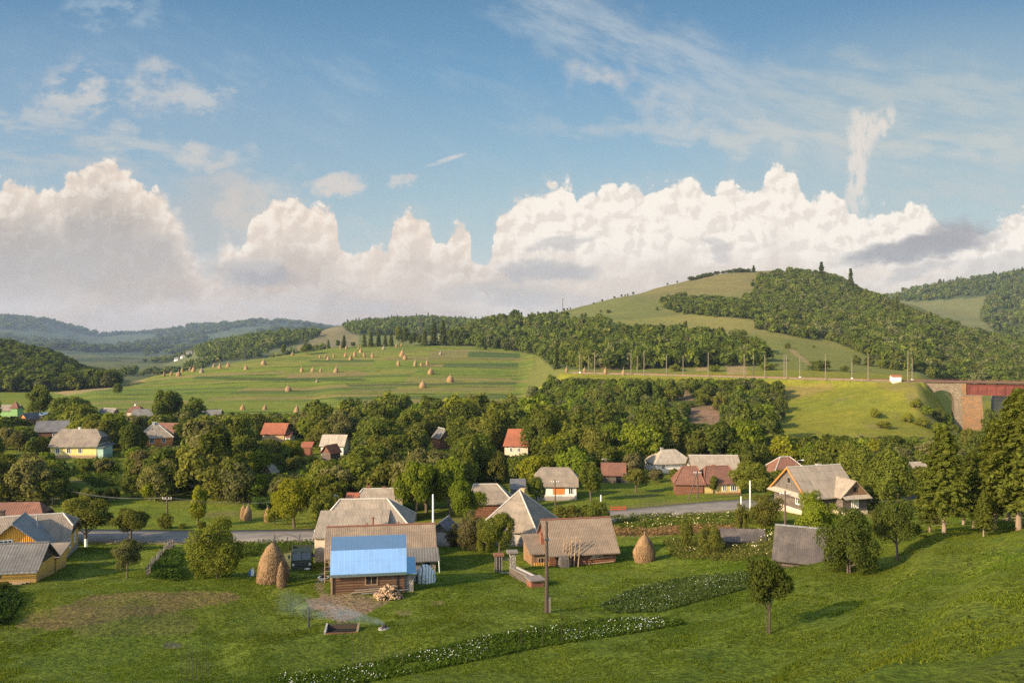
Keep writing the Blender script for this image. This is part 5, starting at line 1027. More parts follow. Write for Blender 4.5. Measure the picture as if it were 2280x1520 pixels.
# poles against the stable
for i, (px, h) in enumerate(((1252, 3.0), (1258, 3.3), (1264, 2.7), (1270, 3.2), (1278, 3.4), (1287, 3.1))):
    d_ = 89.8; p = gnd(px, d_); t = thing('hay_pole', 'thin bare pole leaning on the stable front', 'pole', p, 0, 'poles leaning on the log stable'); mb = MB(); mb.tube([(0, 0, 0), (.25+.05*(i % 3), .75, h)], [.06, .035], 6); mb.build('shaft', M['wood'], t)
    part(t, 'fork', 'wood', lambda m: (m.tube([(.2, .55, h*.75), (.45, .5, h*.95)], .025, 5)))
# gateway and trough
p = gnd(1111, 86.5); t = thing('gateway', 'weathered plank gateway with two stone capped pillars in the lawn', 'gate', p, R(8))
part(t, 'pillar', 'loggrey', lambda m: m.box(-.45, .3, -.3, .3, -.5, 1.75)); part(t, 'pillar_cap', 'brick', lambda m: m.box(-.6, .5, -.45, .45, 1.75, 1.92)); part(t, 'pillar', 'block', lambda m: m.box(1.15, 1.75, -.35, .3, -.6, 2.0)); part(t, 'pillar_cap', 'woodgrey', lambda m: m.box(.85, 2.0, -.5, .5, 2.0, 2.2))
for x in (-.35, -.05, .2): part(t, 'plank', 'woodgrey', lambda m, x=x: m.box(x, x+.1, -.42, -.34, -.3, 1.7))
part(t, 'lintel', 'woodgrey', lambda m: m.box(.3, 1.15, -.1, .1, 1.25, 1.4)); part(t, 'step', 'concrete', lambda m: m.box(.1, 1.6, -1.6, -.6, -.2, .12))
a, b = gnd(1142, 85), gnd(1182, 79.5); ang = math.atan2(b.y-a.y, b.x-a.x); Ld = (b-a).length
t = thing('trough', 'long low concrete trough running from the gateway to the brick box', 'trough', a, ang); dz_ = b.z-a.z
def sl(m, y0, y1, z0, z1): m.hexa([Vector(q) for q in ((0, y0, z0), (Ld, y0, z0+dz_), (Ld, y1, z0+dz_), (0, y1, z0), (0, y0, z1), (Ld, y0, z1+dz_), (Ld, y1, z1+dz_), (0, y1, z1))])
part(t, 'near_side', 'loggrey', lambda m: sl(m, -.4, -.25, -.5, .75)); part(t, 'far_side', 'concrete', lambda m: sl(m, .35, .5, -.5, .8)); part(t, 'coping', 'woodgrey', lambda m: sl(m, -.45, -.2, .752, .85))
p = gnd(1190, 78.7); t = thing('stone_box', 'square brick box with pale plank lid at the trough end', 'box', p, ang); part(t, 'body', 'brick', lambda m: m.box(-.3, 1.1, -.7, .6, -.5, .72)); part(t, 'lid', 'woodgrey', lambda m: m.box(-.45, 1.25, -.85, .75, .72, .84))
# picket fence on the left, road gate
a, b = gnd(327, 84), gnd(388, 106); t = thing('stick_fence', 'crooked grey stick fence running from the road down to the bush', 'fence', (0, 0, 0)); mb = MB(); r_ = random.Random(4)
for k in range(70):
    q = a.lerp(b, k/69); x, y = q.x+r_.uniform(-.1, .1), q.y; z = float(H(x, y)); h = r_.uniform(.8, 1.35)*(1.1 if k < 20 else 1); mb.tube([(x, y, z-.2), (x+r_.uniform(-.15, .15), y+r_.uniform(-.1, .1), z+h)], .045, 5)
mb.build('pickets', M['woodgrey'], t)
for z0 in (.35, .8): part(t, 'rail', 'woodgrey', lambda m, z0=z0: m.tube([(a.lerp(b, k/8).x, a.lerp(b, k/8).y, float(H(a.lerp(b, k/8).x, a.lerp(b, k/8).y))+z0) for k in range(9)], .05, 5))
p = gnd(640, 106.5); t = thing('yard_gate', 'thin dark metal yard gate with curved top beside the road', 'gate', p, R(3))
for x in (-1.65, 0, 1.6): part(t, 'post', 'steel', lambda m, x=x: m.box(x-.06, x+.06, -.06, .06, -.4, 1.7 if x else 1.3))
part(t, 'gate_frame', 'steel', lambda m: (m.tube([(-1.6+3.15*k/14, 0, .95+.75*math.sin(math.pi*(k/14*.85+.1))) for k in range(15)], .035, 5), m.tube([(-1.6, 0, .3), (1.55, 0, .3)], .03, 5), m.tube([(-1.6, 0, .8), (1.55, 0, .8)], .03, 5)))
for i, (x0, x1) in enumerate(((575, 608), (672, 700))):
    a, b = gnd(x0, 106.5), gnd(x1, 106.5); t = thing('wire_fence', 'low wire fence left of the yard gate' if i == 0 else 'low wire fence between the yard gate and the farmhouse', 'fence', (0, 0, 0))
    for k in range(4): q = a.lerp(b, k/3); part(t, 'post', 'steel', lambda m: m.box(q.x-.05, q.x+.05, q.y-.05, q.y+.05, q.z-.4, q.z+1.1))
    for z0 in (.3, .65, 1.0): part(t, 'wire', 'wire', lambda m: m.tube([a+Vector((0, 0, z0)), b+Vector((0, 0, z0))], .015, 4))
# bean stakes
mb = MB(); mb.tube([(0, 0, -.2), (.02, 0, .6), (-.01, .01, 1.)], [.02, .016, .008], 5); st0 = mb.build('garden_stake', M['pole']); r_ = random.Random(9)
SP = [(404, 1512), (415, 1515), (421, 1500), (428, 1512), (436, 1517), (444, 1512), (450, 1516), (459, 1500), (463, 1510), (786, 1478), (795, 1480), (802, 1483), (812, 1487), (822, 1476), (829, 1480), (847, 1478), (854, 1480), (860, 1476), (880, 1470), (897, 1476), (1160, 1440), (1208, 1440), (1250, 1432), (1290, 1418)]
for i, (px, py) in enumerate(SP):
    o = st0 if i == 0 else st0.copy()
    if i: COL.objects.link(o)
    p = hit(px, py, 40, 90); o.location = p; o.scale = (1, 1, r_.uniform(1.3, 2.7)); o.rotation_euler = (r_.uniform(-.03, .03), r_.uniform(-.03, .03), 0)
    tag(o, 'thin dark garden stake at the bottom left edge of the lawn' if px < 600 else 'thin dark garden stake behind the white flowering potato strip', 'stake', 'thin garden stakes at the bottom left' if px < 600 else 'thin garden stakes along the potato strip')
# ------------------------------------------------------------------ foliage
def leafmat(name, attr):
    m, g = material(name); isl = E(g, g.node('ShaderNodeNewGeometry').outputs['Random Per Island']); oi = g.node('ShaderNodeObjectInfo')
    base = g.attr('Col') if attr else E(g, oi.outputs['Color'])
    c = g.mix(isl, g.mix(1., base, (.62, .66, .6), 'MULTIPLY'), g.mix(1., base, (1.42, 1.32, 1.3), 'MULTIPLY'))
    if not attr: c = g.mix(g.lin(E(g, oi.outputs['Random']), 0, 1, 0, .35), c, g.mix(1., c, (1.25, .98, .9), 'MULTIPLY'))
    d_ = g.node('ShaderNodeBsdfDiffuse', ins={'Color': c}); t = g.node('ShaderNodeBsdfTranslucent', ins={'Color': g.mix(1., c, (1.3, 1.35, .6), 'MULTIPLY')})
    mx = g.node('ShaderNodeMixShader', ins={0: .48}); g.t.links.new(d_.outputs[0], mx.inputs[1]); g.t.links.new(t.outputs[0], mx.inputs[2])
    o = g.node('ShaderNodeOutputMaterial'); g.t.links.new(mx.outputs[0], o.inputs[0]); return m
LEAF, LEAFS = leafmat('foliage', False), leafmat('woodland_foliage', True)
BARK = plain('tree_bark', (.13, .095, .07), .9, var=.5, sc_=6); BARKL = plain('pale_bark', (.27, .20, .14), .9, var=.5, sc_=6)
def cards(C_, N_, s, r, aspect=1.5):
    """leaf quads at centres C_ facing N_ with half size s"""
    a = r.normal(size=N_.shape); t = np.cross(N_, a); t /= np.linalg.norm(t, axis=1, keepdims=True)+1e-9; b = np.cross(N_, t)
    s = np.asarray(s)[:, None] if np.ndim(s) else s
    t = t*s*aspect; b = b*s
    V = np.stack([C_-t, C_-b*.8+t*.1, C_+t, C_+b*.8+t*.1], 1).reshape(-1, 3)
    return V, np.arange(len(V)).reshape(-1, 4)
SPEC = {  # crown centre height, half width, half height, lobes, lobe radius, droop
 'round': (.52, .40, .47, 38, .34, 0), 'tall': (.53, .27, .46, 34, .36, 0), 'broad': (.53, .54, .46, 46, .30, 0), 'bush': (.43, .52, .57, 46, .29, 0), 'fruit': (.58, .42, .42, 36, .32, 0), 'spread': (.58, .54, .42, 44, .30, 0), 'column': (.56, .16, .44, 24, .5, 0),
 'willow': (.52, .46, .47, 40, .30, .10), 'open': (.59, .36, .44, 34, .26, .03), 'low': (.42, .85, .50, 46, .26, 0)}
def crown(kind, seed, n, size):
    cz, rx, rz, K, lr, droop = SPEC[kind]; r = np.random.default_rng(seed)
    d_ = r.normal(size=(K, 3)); d_ /= np.linalg.norm(d_, axis=1, keepdims=True); lim = -.95 if kind in ('bush', 'low') else -.6; d_[:, 2] = np.where(d_[:, 2] < lim, -d_[:, 2], d_[:, 2])
    rad = r.uniform(.35, .86, (K, 1)); lc = d_*rad; lrad = lr*r.uniform(.5, 1.3, K)*(1.1-.3*rad[:, 0])
    lobe = r.choice(K, n*3, p=lrad**2/np.sum(lrad**2)); u = r.normal(size=(n*3, 3)); u /= np.linalg.norm(u, axis=1, keepdims=True)
    u[:, 2] = np.where((u[:, 2] < -.2) & (r.random(n*3) < .6), -u[:, 2], u[:, 2])
    P_ = lc[lobe]+u*(lrad[lobe]*(r.uniform(.70, 1.06, n*3)+.35*r.random(n*3)**6))[:, None]
    dist = np.linalg.norm(P_[:, None, :]-lc[None], axis=2)/lrad[None]; dist[np.arange(n*3), lobe] = 9
    keep = (dist.min(1) > .72) | (r.random(n*3) < .22); P_ = P_[keep][:n]; u = u[keep][:n]
    out = P_/np.maximum(np.linalg.norm(P_, axis=1, keepdims=True), .2)
    N_ = u*.7+out*.45+r.normal(size=P_.shape)*.55; N_ /= np.linalg.norm(N_, axis=1, keepdims=True)
    P_ = P_*np.array([rx, rx, rz])+np.array([0, 0, cz]); P_[:, 2] -= droop*r.random(len(P_))*np.hypot(P_[:, 0], P_[:, 1])*3
    V, Q = cards(P_, N_, size*r.uniform(.6, 1.3, len(P_)), r)
    return V, Q, lc*np.array([rx, rx, rz])+np.array([0, 0, cz])
def trunk(kind, seed, limbs, mat=BARK):
    cz, rx, rz = SPEC[kind][:3]; r = random.Random(seed); mb = MB(); w = .011 if kind == 'open' else .02 if kind in ('tall', 'column') else .026
    multi = {'open': 4, 'bush': 3, 'low': 3}.get(kind, 1)
    for k in range(multi):
        ox, oy = (r.uniform(-.055, .055), r.uniform(-.03, .03)) if multi > 1 else (0, 0)
        top = (ox*3+r.uniform(-.04, .04), oy*3+r.uniform(-.04, .04), cz+rz*.35); mid = (ox*1.6+r.uniform(-.015, .015), oy*1.6, cz*.5)
        mb.tube([(ox, oy, -.08), mid, top], [w*(1.15 if multi == 1 else .6), w*(.85 if multi == 1 else .45), w*.25], 7)
    for l in limbs[:9]:
        z0 = min(max(.2 if kind != 'bush' else .1, l[2]-.22), cz); mb.tube([(0, 0, z0), tuple(np.array([l[0]*.5, l[1]*.5, (z0+l[2])*.52])), tuple(l)], [w*.5, w*.34, w*.12], 5)
    return mb.build('trunk', mat, None, True)
def spruce(seed, n, levels, rw=.24, z0=.10, size=.02, lowpoly=False):
    r = np.random.default_rng(seed); C_, N_, S_ = [], [], []
    for i in range(levels):
        z = z0+(1-z0)*(i+r.uniform(-.3, .3))/levels; rr = rw*((1-z)/(1-z0))**(.85 if lowpoly else .68)*r.uniform(.8, 1.15)+.012; nb = max(4, int(9*(1-z)+4)) if not lowpoly else 5
        for a in r.uniform(0, 6.283)+np.arange(nb)*6.283/nb+r.uniform(-.25, .25, nb):
            L_ = rr*r.uniform(.65, 1.12); m = max(2, int(n/levels/nb))
            t = r.uniform(.12, 1, m)**.8; w = r.normal(size=m)*.2*L_*(1.05-t)
            x = np.cos(a)*t*L_-np.sin(a)*w; y = np.sin(a)*t*L_+np.cos(a)*w; zz = z-.32*L_*t**1.3+.08*L_*t**4+r.normal(size=m)*.006-abs(w)*.4
            C_.append(np.stack([x, y, zz], 1)); nn = np.stack([np.cos(a)*np.full(m, .45), np.sin(a)*np.full(m, .45), np.full(m, .9)], 1)+r.normal(size=(m, 3))*.42; N_.append(nn/np.linalg.norm(nn, axis=1, keepdims=True)); S_.append(size*r.uniform(.6, 1.2, m))
    C_, N_, S_ = np.concatenate(C_), np.concatenate(N_), np.concatenate(S_)
    return cards(C_, N_, S_, r, 1.8)
TREES = {}
def proto(kind, var, detail):
    """hidden-free prototype: returns (trunk mesh, crown mesh)"""
    key = (kind, var, detail)
    if key not in TREES:
        n, s = {'near': (11000, .0145), 'mid': (4200, .024), 'far': (1500, .038)}[detail]; sd = hash((kind, detail)) % 1 + var*31+len(kind)*7+n % 97
        if kind == 'spruce':
            V, Q = spruce(sd, n*(2.1 if detail == 'near' else 1.15), {'near': 38, 'mid': 26, 'far': 18}[detail], .25, .24 if detail == 'near' else .05, s*(.66 if detail == 'near' else .95))
            mb = MB(); mb.tube([(0, 0, -.06), (.004, 0, .4), (0, 0, .97)], [.018, .013, .002], 8)
            r = random.Random(var)
            for k in range(14): a = r.uniform(0, 6.28); z = r.uniform(.05, .3); mb.tube([(0, 0, z), (.09*math.cos(a), .09*math.sin(a), z-.01)], [.003, .001], 4)
            tr = mb.build('trunk', BARKL if detail == 'near' else BARK, None, True)
        else:
            if kind == 'open': n = int(n*.5)
            V, Q, lc = crown(kind, sd, n, s*(1.25 if kind in ('broad', 'low') else 1.)); tr = trunk(kind, sd, lc, BARK)
        TREES[key] = (tr.data, np_mesh('crown', V, Q, LEAF)); bpy.data.objects.remove(tr)
    return TREES[key]
GREENS = {'dark green': (.050, .070, .016), 'deep green': (.062, .087, .019), 'mid green': (.078, .104, .020), 'olive': (.084, .101, .024), 'lime green': (.125, .155, .016), 'bright green': (.088, .128, .016), 'grey green': (.085, .098, .042), 'brownish': (.078, .082, .040), 'yellow green': (.108, .132, .018)}
def plant(name, at, h, w, kind, tone, label, detail='mid', cat='tree', group=None, var=None, dead=False):
    var = random.randrange(6) if var is None else var
    tm, cm = proto(kind, var, detail); rx = .25 if kind == 'spruce' else SPEC[kind][1]
    t = thing(name, label, cat, at, random.uniform(0, 6.28), group); sx = w/(2*rx*1.12); t.scale = (sx*random.uniform(.9, 1.1), sx, h)
    if kind != 'spruce': t.rotation_euler = (random.uniform(-.07, .07), random.uniform(-.07, .07), t.rotation_euler.z)
    o = link('trunk', tm, t); o = link('crown', cm, t); c = GREENS[tone]; v = random.uniform(.85, 1.15); o.color = (c[0]*v*1.55, c[1]*v*1.38, c[2]*v*1.2, 1)
    return t
NEAR = [  # px, foot depth, top row, width px, kind, tone, detail, name, label
 (485, 82, 1153, 152, 'bush', 'mid green', 'near', 'round_tree', 'large dense round tree on the lawn left of the large round haystack'),
 (283, 83, 1205, 76, 'fruit', 'grey green', 'near', 'fruit_tree', 'small grey green tree with bare short trunk on the lawn right of the ochre outbuilding'),
 (192, 106, 1105, 128, 'spread', 'olive', 'near', 'apple_tree', 'wide olive tree with whitewashed trunk foot by the road'),
 (290, 106.5, 1133, 96, 'fruit', 'olive', 'near', 'fruit_tree', 'olive round tree by the road right of the whitewashed tree'),
 (441, 121, 1090, 38, 'column', 'lime green', 'near', 'young_tree', 'slender lime green sapling on the meadow beyond the road'),
 (366, 117, 1142, 46, 'bush', 'olive', 'mid', 'shrub', 'olive shrub at the foot of the pole with white insulators'),
 (406, 117, 1165, 26, 'bush', 'mid green', 'mid', 'shrub', 'low dark shrub on the roadside left of the slender sapling'), (449, 116.5, 1160, 30, 'bush', 'mid green', 'mid', 'shrub', 'low shrub right at the foot of the slender sapling'),
 (1713, 51, 1240, 128, 'open', 'deep green', 'near', 'young_tree', 'thin multi-stemmed young tree alone on the foreground slope'),
 (1893, 66, 1130, 150, 'bush', 'dark green', 'near', 'large_shrub', 'big dark shrub covering the right end of the weathered barn'),
 (1999, 69, 1108, 132, 'spread', 'dark green', 'near', 'fruit_tree', 'dark spreading tree with crooked trunk on the slope right of the big shrub'),
 (1818, 90, 1090, 108, 'bush', 'bright green', 'near', 'shrub', 'bright green shrub in front of the timber house'),
 (1703, 106, 1098, 98, 'bush', 'olive', 'near', 'shrub', 'olive shrub left of the timber house by the white posts'),
 (655, 118, 1062, 108, 'round', 'lime green', 'near', 'round_tree', 'lime green tree at the left end of the farmhouse roof'), (612, 121, 1125, 44, 'round', 'yellow green', 'mid', 'young_tree', 'small yellow green tree next to the lone slim haystack'),
 (715, 117, 1092, 70, 'round', 'mid green', 'mid', 'round_tree', 'mid green tree just left of the orange red tiled shed'),
 (925, 126, 1022, 118, 'broad', 'bright green', 'near', 'round_tree', 'bright green broad tree behind the farmhouse hip, left of the pair'), (1002, 128, 1018, 112, 'broad', 'bright green', 'near', 'round_tree', 'bright green broad tree behind the lamp post, right of the pair'), (1040, 118.5, 1072, 96, 'round', 'bright green', 'near', 'round_tree', 'leafy green tree in front of the grey hipped house'),
 (1050, 101, 1140, 74, 'bush', 'brownish', 'near', 'shrub', 'brownish shrub left of the pyramid roof house'), (1112, 97.5, 1142, 84, 'round', 'mid green', 'near', 'fruit_tree', 'green fruit tree in front of the pyramid roof'), (1082, 99, 1158, 60, 'bush', 'mid green', 'near', 'shrub', 'green shrub left of the fruit tree before the pyramid roof'), (1015, 104, 1165, 60, 'bush', 'brownish', 'mid', 'shrub', 'brownish bush right of the narrow hut'),
 (1580, 91, 1162, 62, 'bush', 'olive', 'near', 'shrub', 'olive shrub left of the sagging board roof'), (1530, 95, 1148, 36, 'bush', 'olive', 'mid', 'shrub', 'small olive shrub between the haystack and the sagging roof'),
 (1322, 115.5, 1112, 94, 'bush', 'mid green', 'mid', 'shrub', 'green bush behind the right end of the log stable roof'), (1262, 116, 1122, 92, 'bush', 'olive', 'mid', 'shrub', 'olive bush behind the middle of the log stable roof'),
 (1415, 152, 1040, 58, 'fruit', 'olive', 'mid', 'apple_tree', 'apple tree with bare trunk standing alone on the roadside meadow'), (1316, 140, 1030, 58, 'tall', 'mid green', 'mid', 'round_tree', 'tall green tree at the right end of the white and orange house'), (1194, 138, 1058, 48, 'round', 'mid green', 'mid', 'round_tree', 'round tree at the left end of the white and orange house'),
 (1588, 148.6, 1062, 18, 'column', 'deep green', 'mid', 'shrub', 'narrow dark shrub on the yellow house front'),
 (1672, 141, 1030, 112, 'broad', 'mid green', 'near', 'round_tree', 'broad tree between the yellow house and the timber house'), (1985, 116, 1005, 104, 'tall', 'mid green', 'near', 'round_tree', 'tall green tree right of the timber house'), (1898, 140, 985, 112, 'round', 'mid green', 'near', 'round_tree', 'round green tree behind the timber house ridge'), (1845, 158, 975, 100, 'broad', 'mid green', 'mid', 'round_tree', 'broad tree above the timber house roof'), (1945, 128, 1040, 80, 'bush', 'mid green', 'mid', 'large_shrub', 'large shrub at the right corner of the timber house'), (1962, 82, 1130, 74, 'bush', 'brownish', 'mid', 'shrub', 'brownish shrub behind the big dark shrub'),
 (1650, 100, 1120, 40, 'bush', 'olive', 'mid', 'shrub', 'small shrub behind the sagging board roof'),
 (300, 190, 945, 66, 'tall', 'dark green', 'near', 'tall_tree', 'tall dark tree between the yellow cottage and the orange house'), (372, 262, 863, 82, 'round', 'dark green', 'mid', 'tall_tree', 'big dark round tree above the orange house'), (424, 262, 884, 74, 'round', 'deep green', 'mid', 'tall_tree', 'dark tree touching the right side of the big dark round tree'),
 (1040, 225, 893, 92, 'round', 'dark green', 'mid', 'tall_tree', 'tall dark tree in front of the hay field, left of the tall red house'), (938, 242, 908, 102, 'broad', 'deep green', 'mid', 'tall_tree', 'large deep green tree standing against the hay field'), (858, 238, 923, 84, 'round', 'deep green', 'mid', 'tall_tree', 'deep green tree left of the large tree against the hay field'), (1090, 196, 922, 62, 'tall', 'mid green', 'near', 'tall_tree', 'slim tall tree left of the tall red house'), (1200, 186, 905, 92, 'tall', 'deep green', 'near', 'tall_tree', 'tall deep green tree right of the tall red house'), (1225, 196, 930, 80, 'tall', 'deep green', 'mid', 'tall_tree', 'second tall tree right of the tall red house'),
 (720, 246, 917, 86, 'round', 'mid green', 'mid', 'tall_tree', 'round green tree above the white walled house'), (84, 292, 855, 62, 'round', 'deep green', 'mid', 'tall_tree', 'round tree right of the green house at the left edge'), (160, 278, 878, 96, 'broad', 'deep green', 'mid', 'tall_tree', 'broad tree above the reddish log house'), (40, 262, 930, 60, 'round', 'deep green', 'mid', 'tall_tree', 'round tree below the green house at the left edge'),
 (945, 338, 877, 20, 'round', 'deep green', 'mid', 'shrub', 'lone dark bush right of the largest field haystack'), (681, 640, 763, 30, 'round', 'deep green', 'mid', 'tall_tree', 'single round tree on the left shoulder of the hay field'), (632, 655, 765, 14, 'round', 'deep green', 'far', 'tall_tree', 'small tree left of the single round tree on the field crest'), (262, 420, 851, 22, 'round', 'dark green', 'mid', 'shrub', 'dark bush standing alone at the left edge of the hay field'), (1146, 330, 900, 32, 'round', 'deep green', 'mid', 'shrub', 'bush left of the two-tiered haystack'),
 (1968, 262, 935, 42, 'low', 'yellow green', 'mid', 'shrub', 'lone yellow green bush on the railway embankment slope'), (1950, 275, 905, 36, 'low', 'yellow green', 'mid', 'shrub', 'low bush higher up on the railway embankment slope'),
(2040, 283, 884, 34, 'low', 'yellow green', 'mid', 'shrub', 'upper shrub on the grassy cone left of the viaduct arch'), (2062, 281, 900, 40, 'low', 'bright green', 'mid', 'shrub', 'shrub under the left foot of the viaduct arch'), (2086, 284, 903, 44, 'low', 'mid green', 'mid', 'shrub', 'shrub in the mouth of the viaduct arch'), (2108, 285, 912, 40, 'low', 'bright green', 'mid', 'shrub', 'shrub below the right side of the viaduct arch'), (2052, 270, 925, 46, 'low', 'yellow green', 'mid', 'shrub', 'yellow green shrub lower on the cone below the arch'), (2090, 268, 935, 50, 'low', 'bright green', 'mid', 'shrub', 'bright shrub at the pier foot, left one'), (2125, 272, 940, 36, 'low', 'mid green', 'mid', 'shrub', 'green shrub touching the left edge of the rusty pier'), (2020, 272, 915, 34, 'low', 'yellow green', 'mid', 'shrub', 'lone yellowish shrub left on the cone below the abutment'), (2205, 285, 905, 50, 'low', 'deep green', 'mid', 'shrub', 'dark shrub under the girder right of the rusty pier'), (2235, 280, 895, 60, 'low', 'deep green', 'mid', 'shrub', 'dark shrub group under the girder at the right edge'),
 (2058, 74, 1190, 22, 'open', 'olive', 'mid', 'young_tree', 'thin sapling on the slope right of the dark spreading tree'), (-20, 78, 1300, 90, 'bush', 'dark green', 'near', 'shrub', 'dark bush cut by the left edge below the outbuilding')]
for (px, d_, top, w, kind, tone, det, name, lab) in NEAR:
    p = gnd(px, d_); plant(name, p, (CY-top)/F*d_-p.z, w/F*d_, kind, tone, lab, det)
for i, (px, d_, top, w, lab) in enumerate(((2102, 74, 948, 170, 'leftmost conifer of the grove on the right with pale forked trunk'), (2168, 82, 1000, 120, 'smaller conifer between the leftmost and the tall conifers on the right'), (2215, 75, 930, 150, 'broad conifer left of the tallest conifer on the right'), (2268, 72, 862, 215, 'tallest conifer at the right edge of the picture'), (2340, 74, 880, 190, 'conifer cut off by the right edge of the picture'), (2070, 84, 1075, 70, 'short conifer at the left end of the conifer grove'), (2145, 92, 1020, 110, 'shaded conifer deep inside the grove'), (2245, 90, 960, 150, 'dark conifer behind the tallest conifer'), (2190, 70.5, 1090, 60, 'lowest young conifer at the edge of the slope'))):
    p = gnd(px, d_); plant('conifer', p, (CY-top)/F*d_-p.z, w/F*d_, 'spruce', 'mid green' if i in (0, 2, 3, 8) else 'deep green', lab, 'near', 'conifer', 'conifers of the grove on the right slope', var=i % 4)
part(bpy.data.objects['apple_tree'], 'whitewash', 'whitep', lambda m: m.tube([(0, 0, -.05), (0, 0, .16)], .034, 8))

# the village tree belt and the wooded embankment: candidates, then the ones that show largest as trees of their own
KEEP = [(123, 955, 246, 1020, 204), (308, 943, 395, 990, 228), (86, 935, 150, 970, 246), (588, 948, 656, 978, 237), (722, 968, 771, 1010, 205), (720, 1000, 750, 1020, 196), (676, 998, 694, 1010, 207), (1129, 965, 1160, 1006, 190), (1242, 770, 1730, 840, 410), (1752, 850, 2070, 968, 256), (2128, 860, 2192, 955, 270), (966, 968, 992, 1000, 222), (1186, 1048, 1290, 1120, 147), (1334, 1028, 1396, 1078, 166),
        (1443, 1006, 1492, 1042, 180), (1533, 1018, 1632, 1050, 171), (1498, 1045, 1642, 1108, 150), (1712, 1018, 1786, 1043, 168), (1703, 1038, 1932, 1120, 121), (795, 1092, 898, 1122, 127), (768, 1100, 798, 1118, 122), (1063, 1081, 1141, 1125, 127), (1139, 1066, 1168, 1092, 136), (592, 1034, 616, 1050, 168), (8, 886, 50, 925, 318), (64, 912, 98, 925, 300), (55, 918, 80, 946, 286), (290, 893, 320, 906, 312), (300, 904, 342, 922, 298), (228, 903, 256, 918, 300), (2008, 1018, 2046, 1034, 166), (455, 905, 485, 918, 296),
        (165, 1025, 268, 1082, 175), (250, 1130, 700, 1185, 130), (1332, 1078, 1500, 1140, 140), (1500, 1106, 1650, 1130, 140), (0, 968, 60, 1010, 210), (1068, 1060, 1128, 1084, 160), (1540, 905, 1600, 940, 290), (1490, 864, 1545, 892, 320), (530, 900, 670, 916, 320), (1395, 1010, 1400, 1012, 160)]
cand = []; r = np.random.default_rng(21)
HOUSES = [(o.location.x, o.location.y) for o in COL.objects if o.parent is None and o.get('category') in ('house', 'barn', 'shed', 'outbuilding', 'garage')]
HOUSES = np.array(HOUSES)
def scat(x0, x1, y0, y1, sp):
    gx, gy = np.meshgrid(np.arange(x0, x1, sp), np.arange(y0, y1, sp)); gx = gx+r.uniform(-.45, .45, gx.shape)*sp; gy = gy+r.uniform(-.45, .45, gy.shape)*sp
    return gx.ravel(), gy.ravel()
x, y = scat(-190, 210, 124, 300, 5.0); px = CX+F*x/y; z = H(x, y); py = CY-F*z/y
okb = (px > -70) & (px < 2330) & (y > np.interp(px, [-70, 230, 260, 700, 720, 1060, 1180, 1320, 1340, 1500, 1660, 1680, 1950, 2330], [136, 140, 146, 144, 132, 134, 150, 152, 164, 160, 158, 146, 140, 132])) & (y < np.interp(px, [-70, 60, 300, 1150, 1170, 1700, 1760, 2330], [312, 305, 292, 285, 262, 250, 238, 240]))
okb &= np.array([np.hypot(HOUSES[:, 0]-a, HOUSES[:, 1]-b).min() > 6.2 for a, b in zip(x, y)])
okb &= (fbm(x/30, y/30, 91) > .22)
for a, b, c, pxx, pyy in zip(x[okb], y[okb], z[okb], px[okb], py[okb]): cand.append([a, b, c, 'belt'])
for px_ in list(range(-50, 250, 30))+list(range(250, 640, 27)):     # the closed front of the belt behind the left meadow
    for d_ in ((143, 156) if px_ < 250 else (148, 158, 171)):
        q = gnd(px_+r.uniform(-12, 12), d_+r.uniform(-4, 4)); cand.append([q.x, q.y, q.z, 'belt'])
def forest_points(nm, sp, d_extra=0):
    poly, d0, d1 = WOOD[nm]; X0 = min((q[0]-CX)/F*(d1 if q[0] < CX else d0) for q in poly); X1 = max((q[0]-CX)/F*(d1 if q[0] > CX else d0) for q in poly)
    x, y = scat(X0-20, X1+20, d0, d1, sp); z = H(x, y); px = CX+F*x/y; py = CY-F*z/y; j = ((fbm(x/15, y/15, 95)-.5)*22+(fbm(x/55, y/55, 96)-.5)*44+np.random.default_rng(3).normal(size=x.shape)*3.5)*np.clip(700/y, .3, 1)*(.5 if nm == 'slope' else 1)
    m = in_poly(px+j, py+j*.5, poly); return x[m], y[m], z[m], px[m], py[m]
x, y, z, px, py = forest_points('slope', 4.4)
m = ~in_poly(px, py, SCREE) & ~in_poly(px, py, SCREE2) & (fbm(x/14, y/14, 97) > .24)
for a, b, c in zip(x[m], y[m], z[m]): cand.append([a, b, c, 'slope'])
out = []
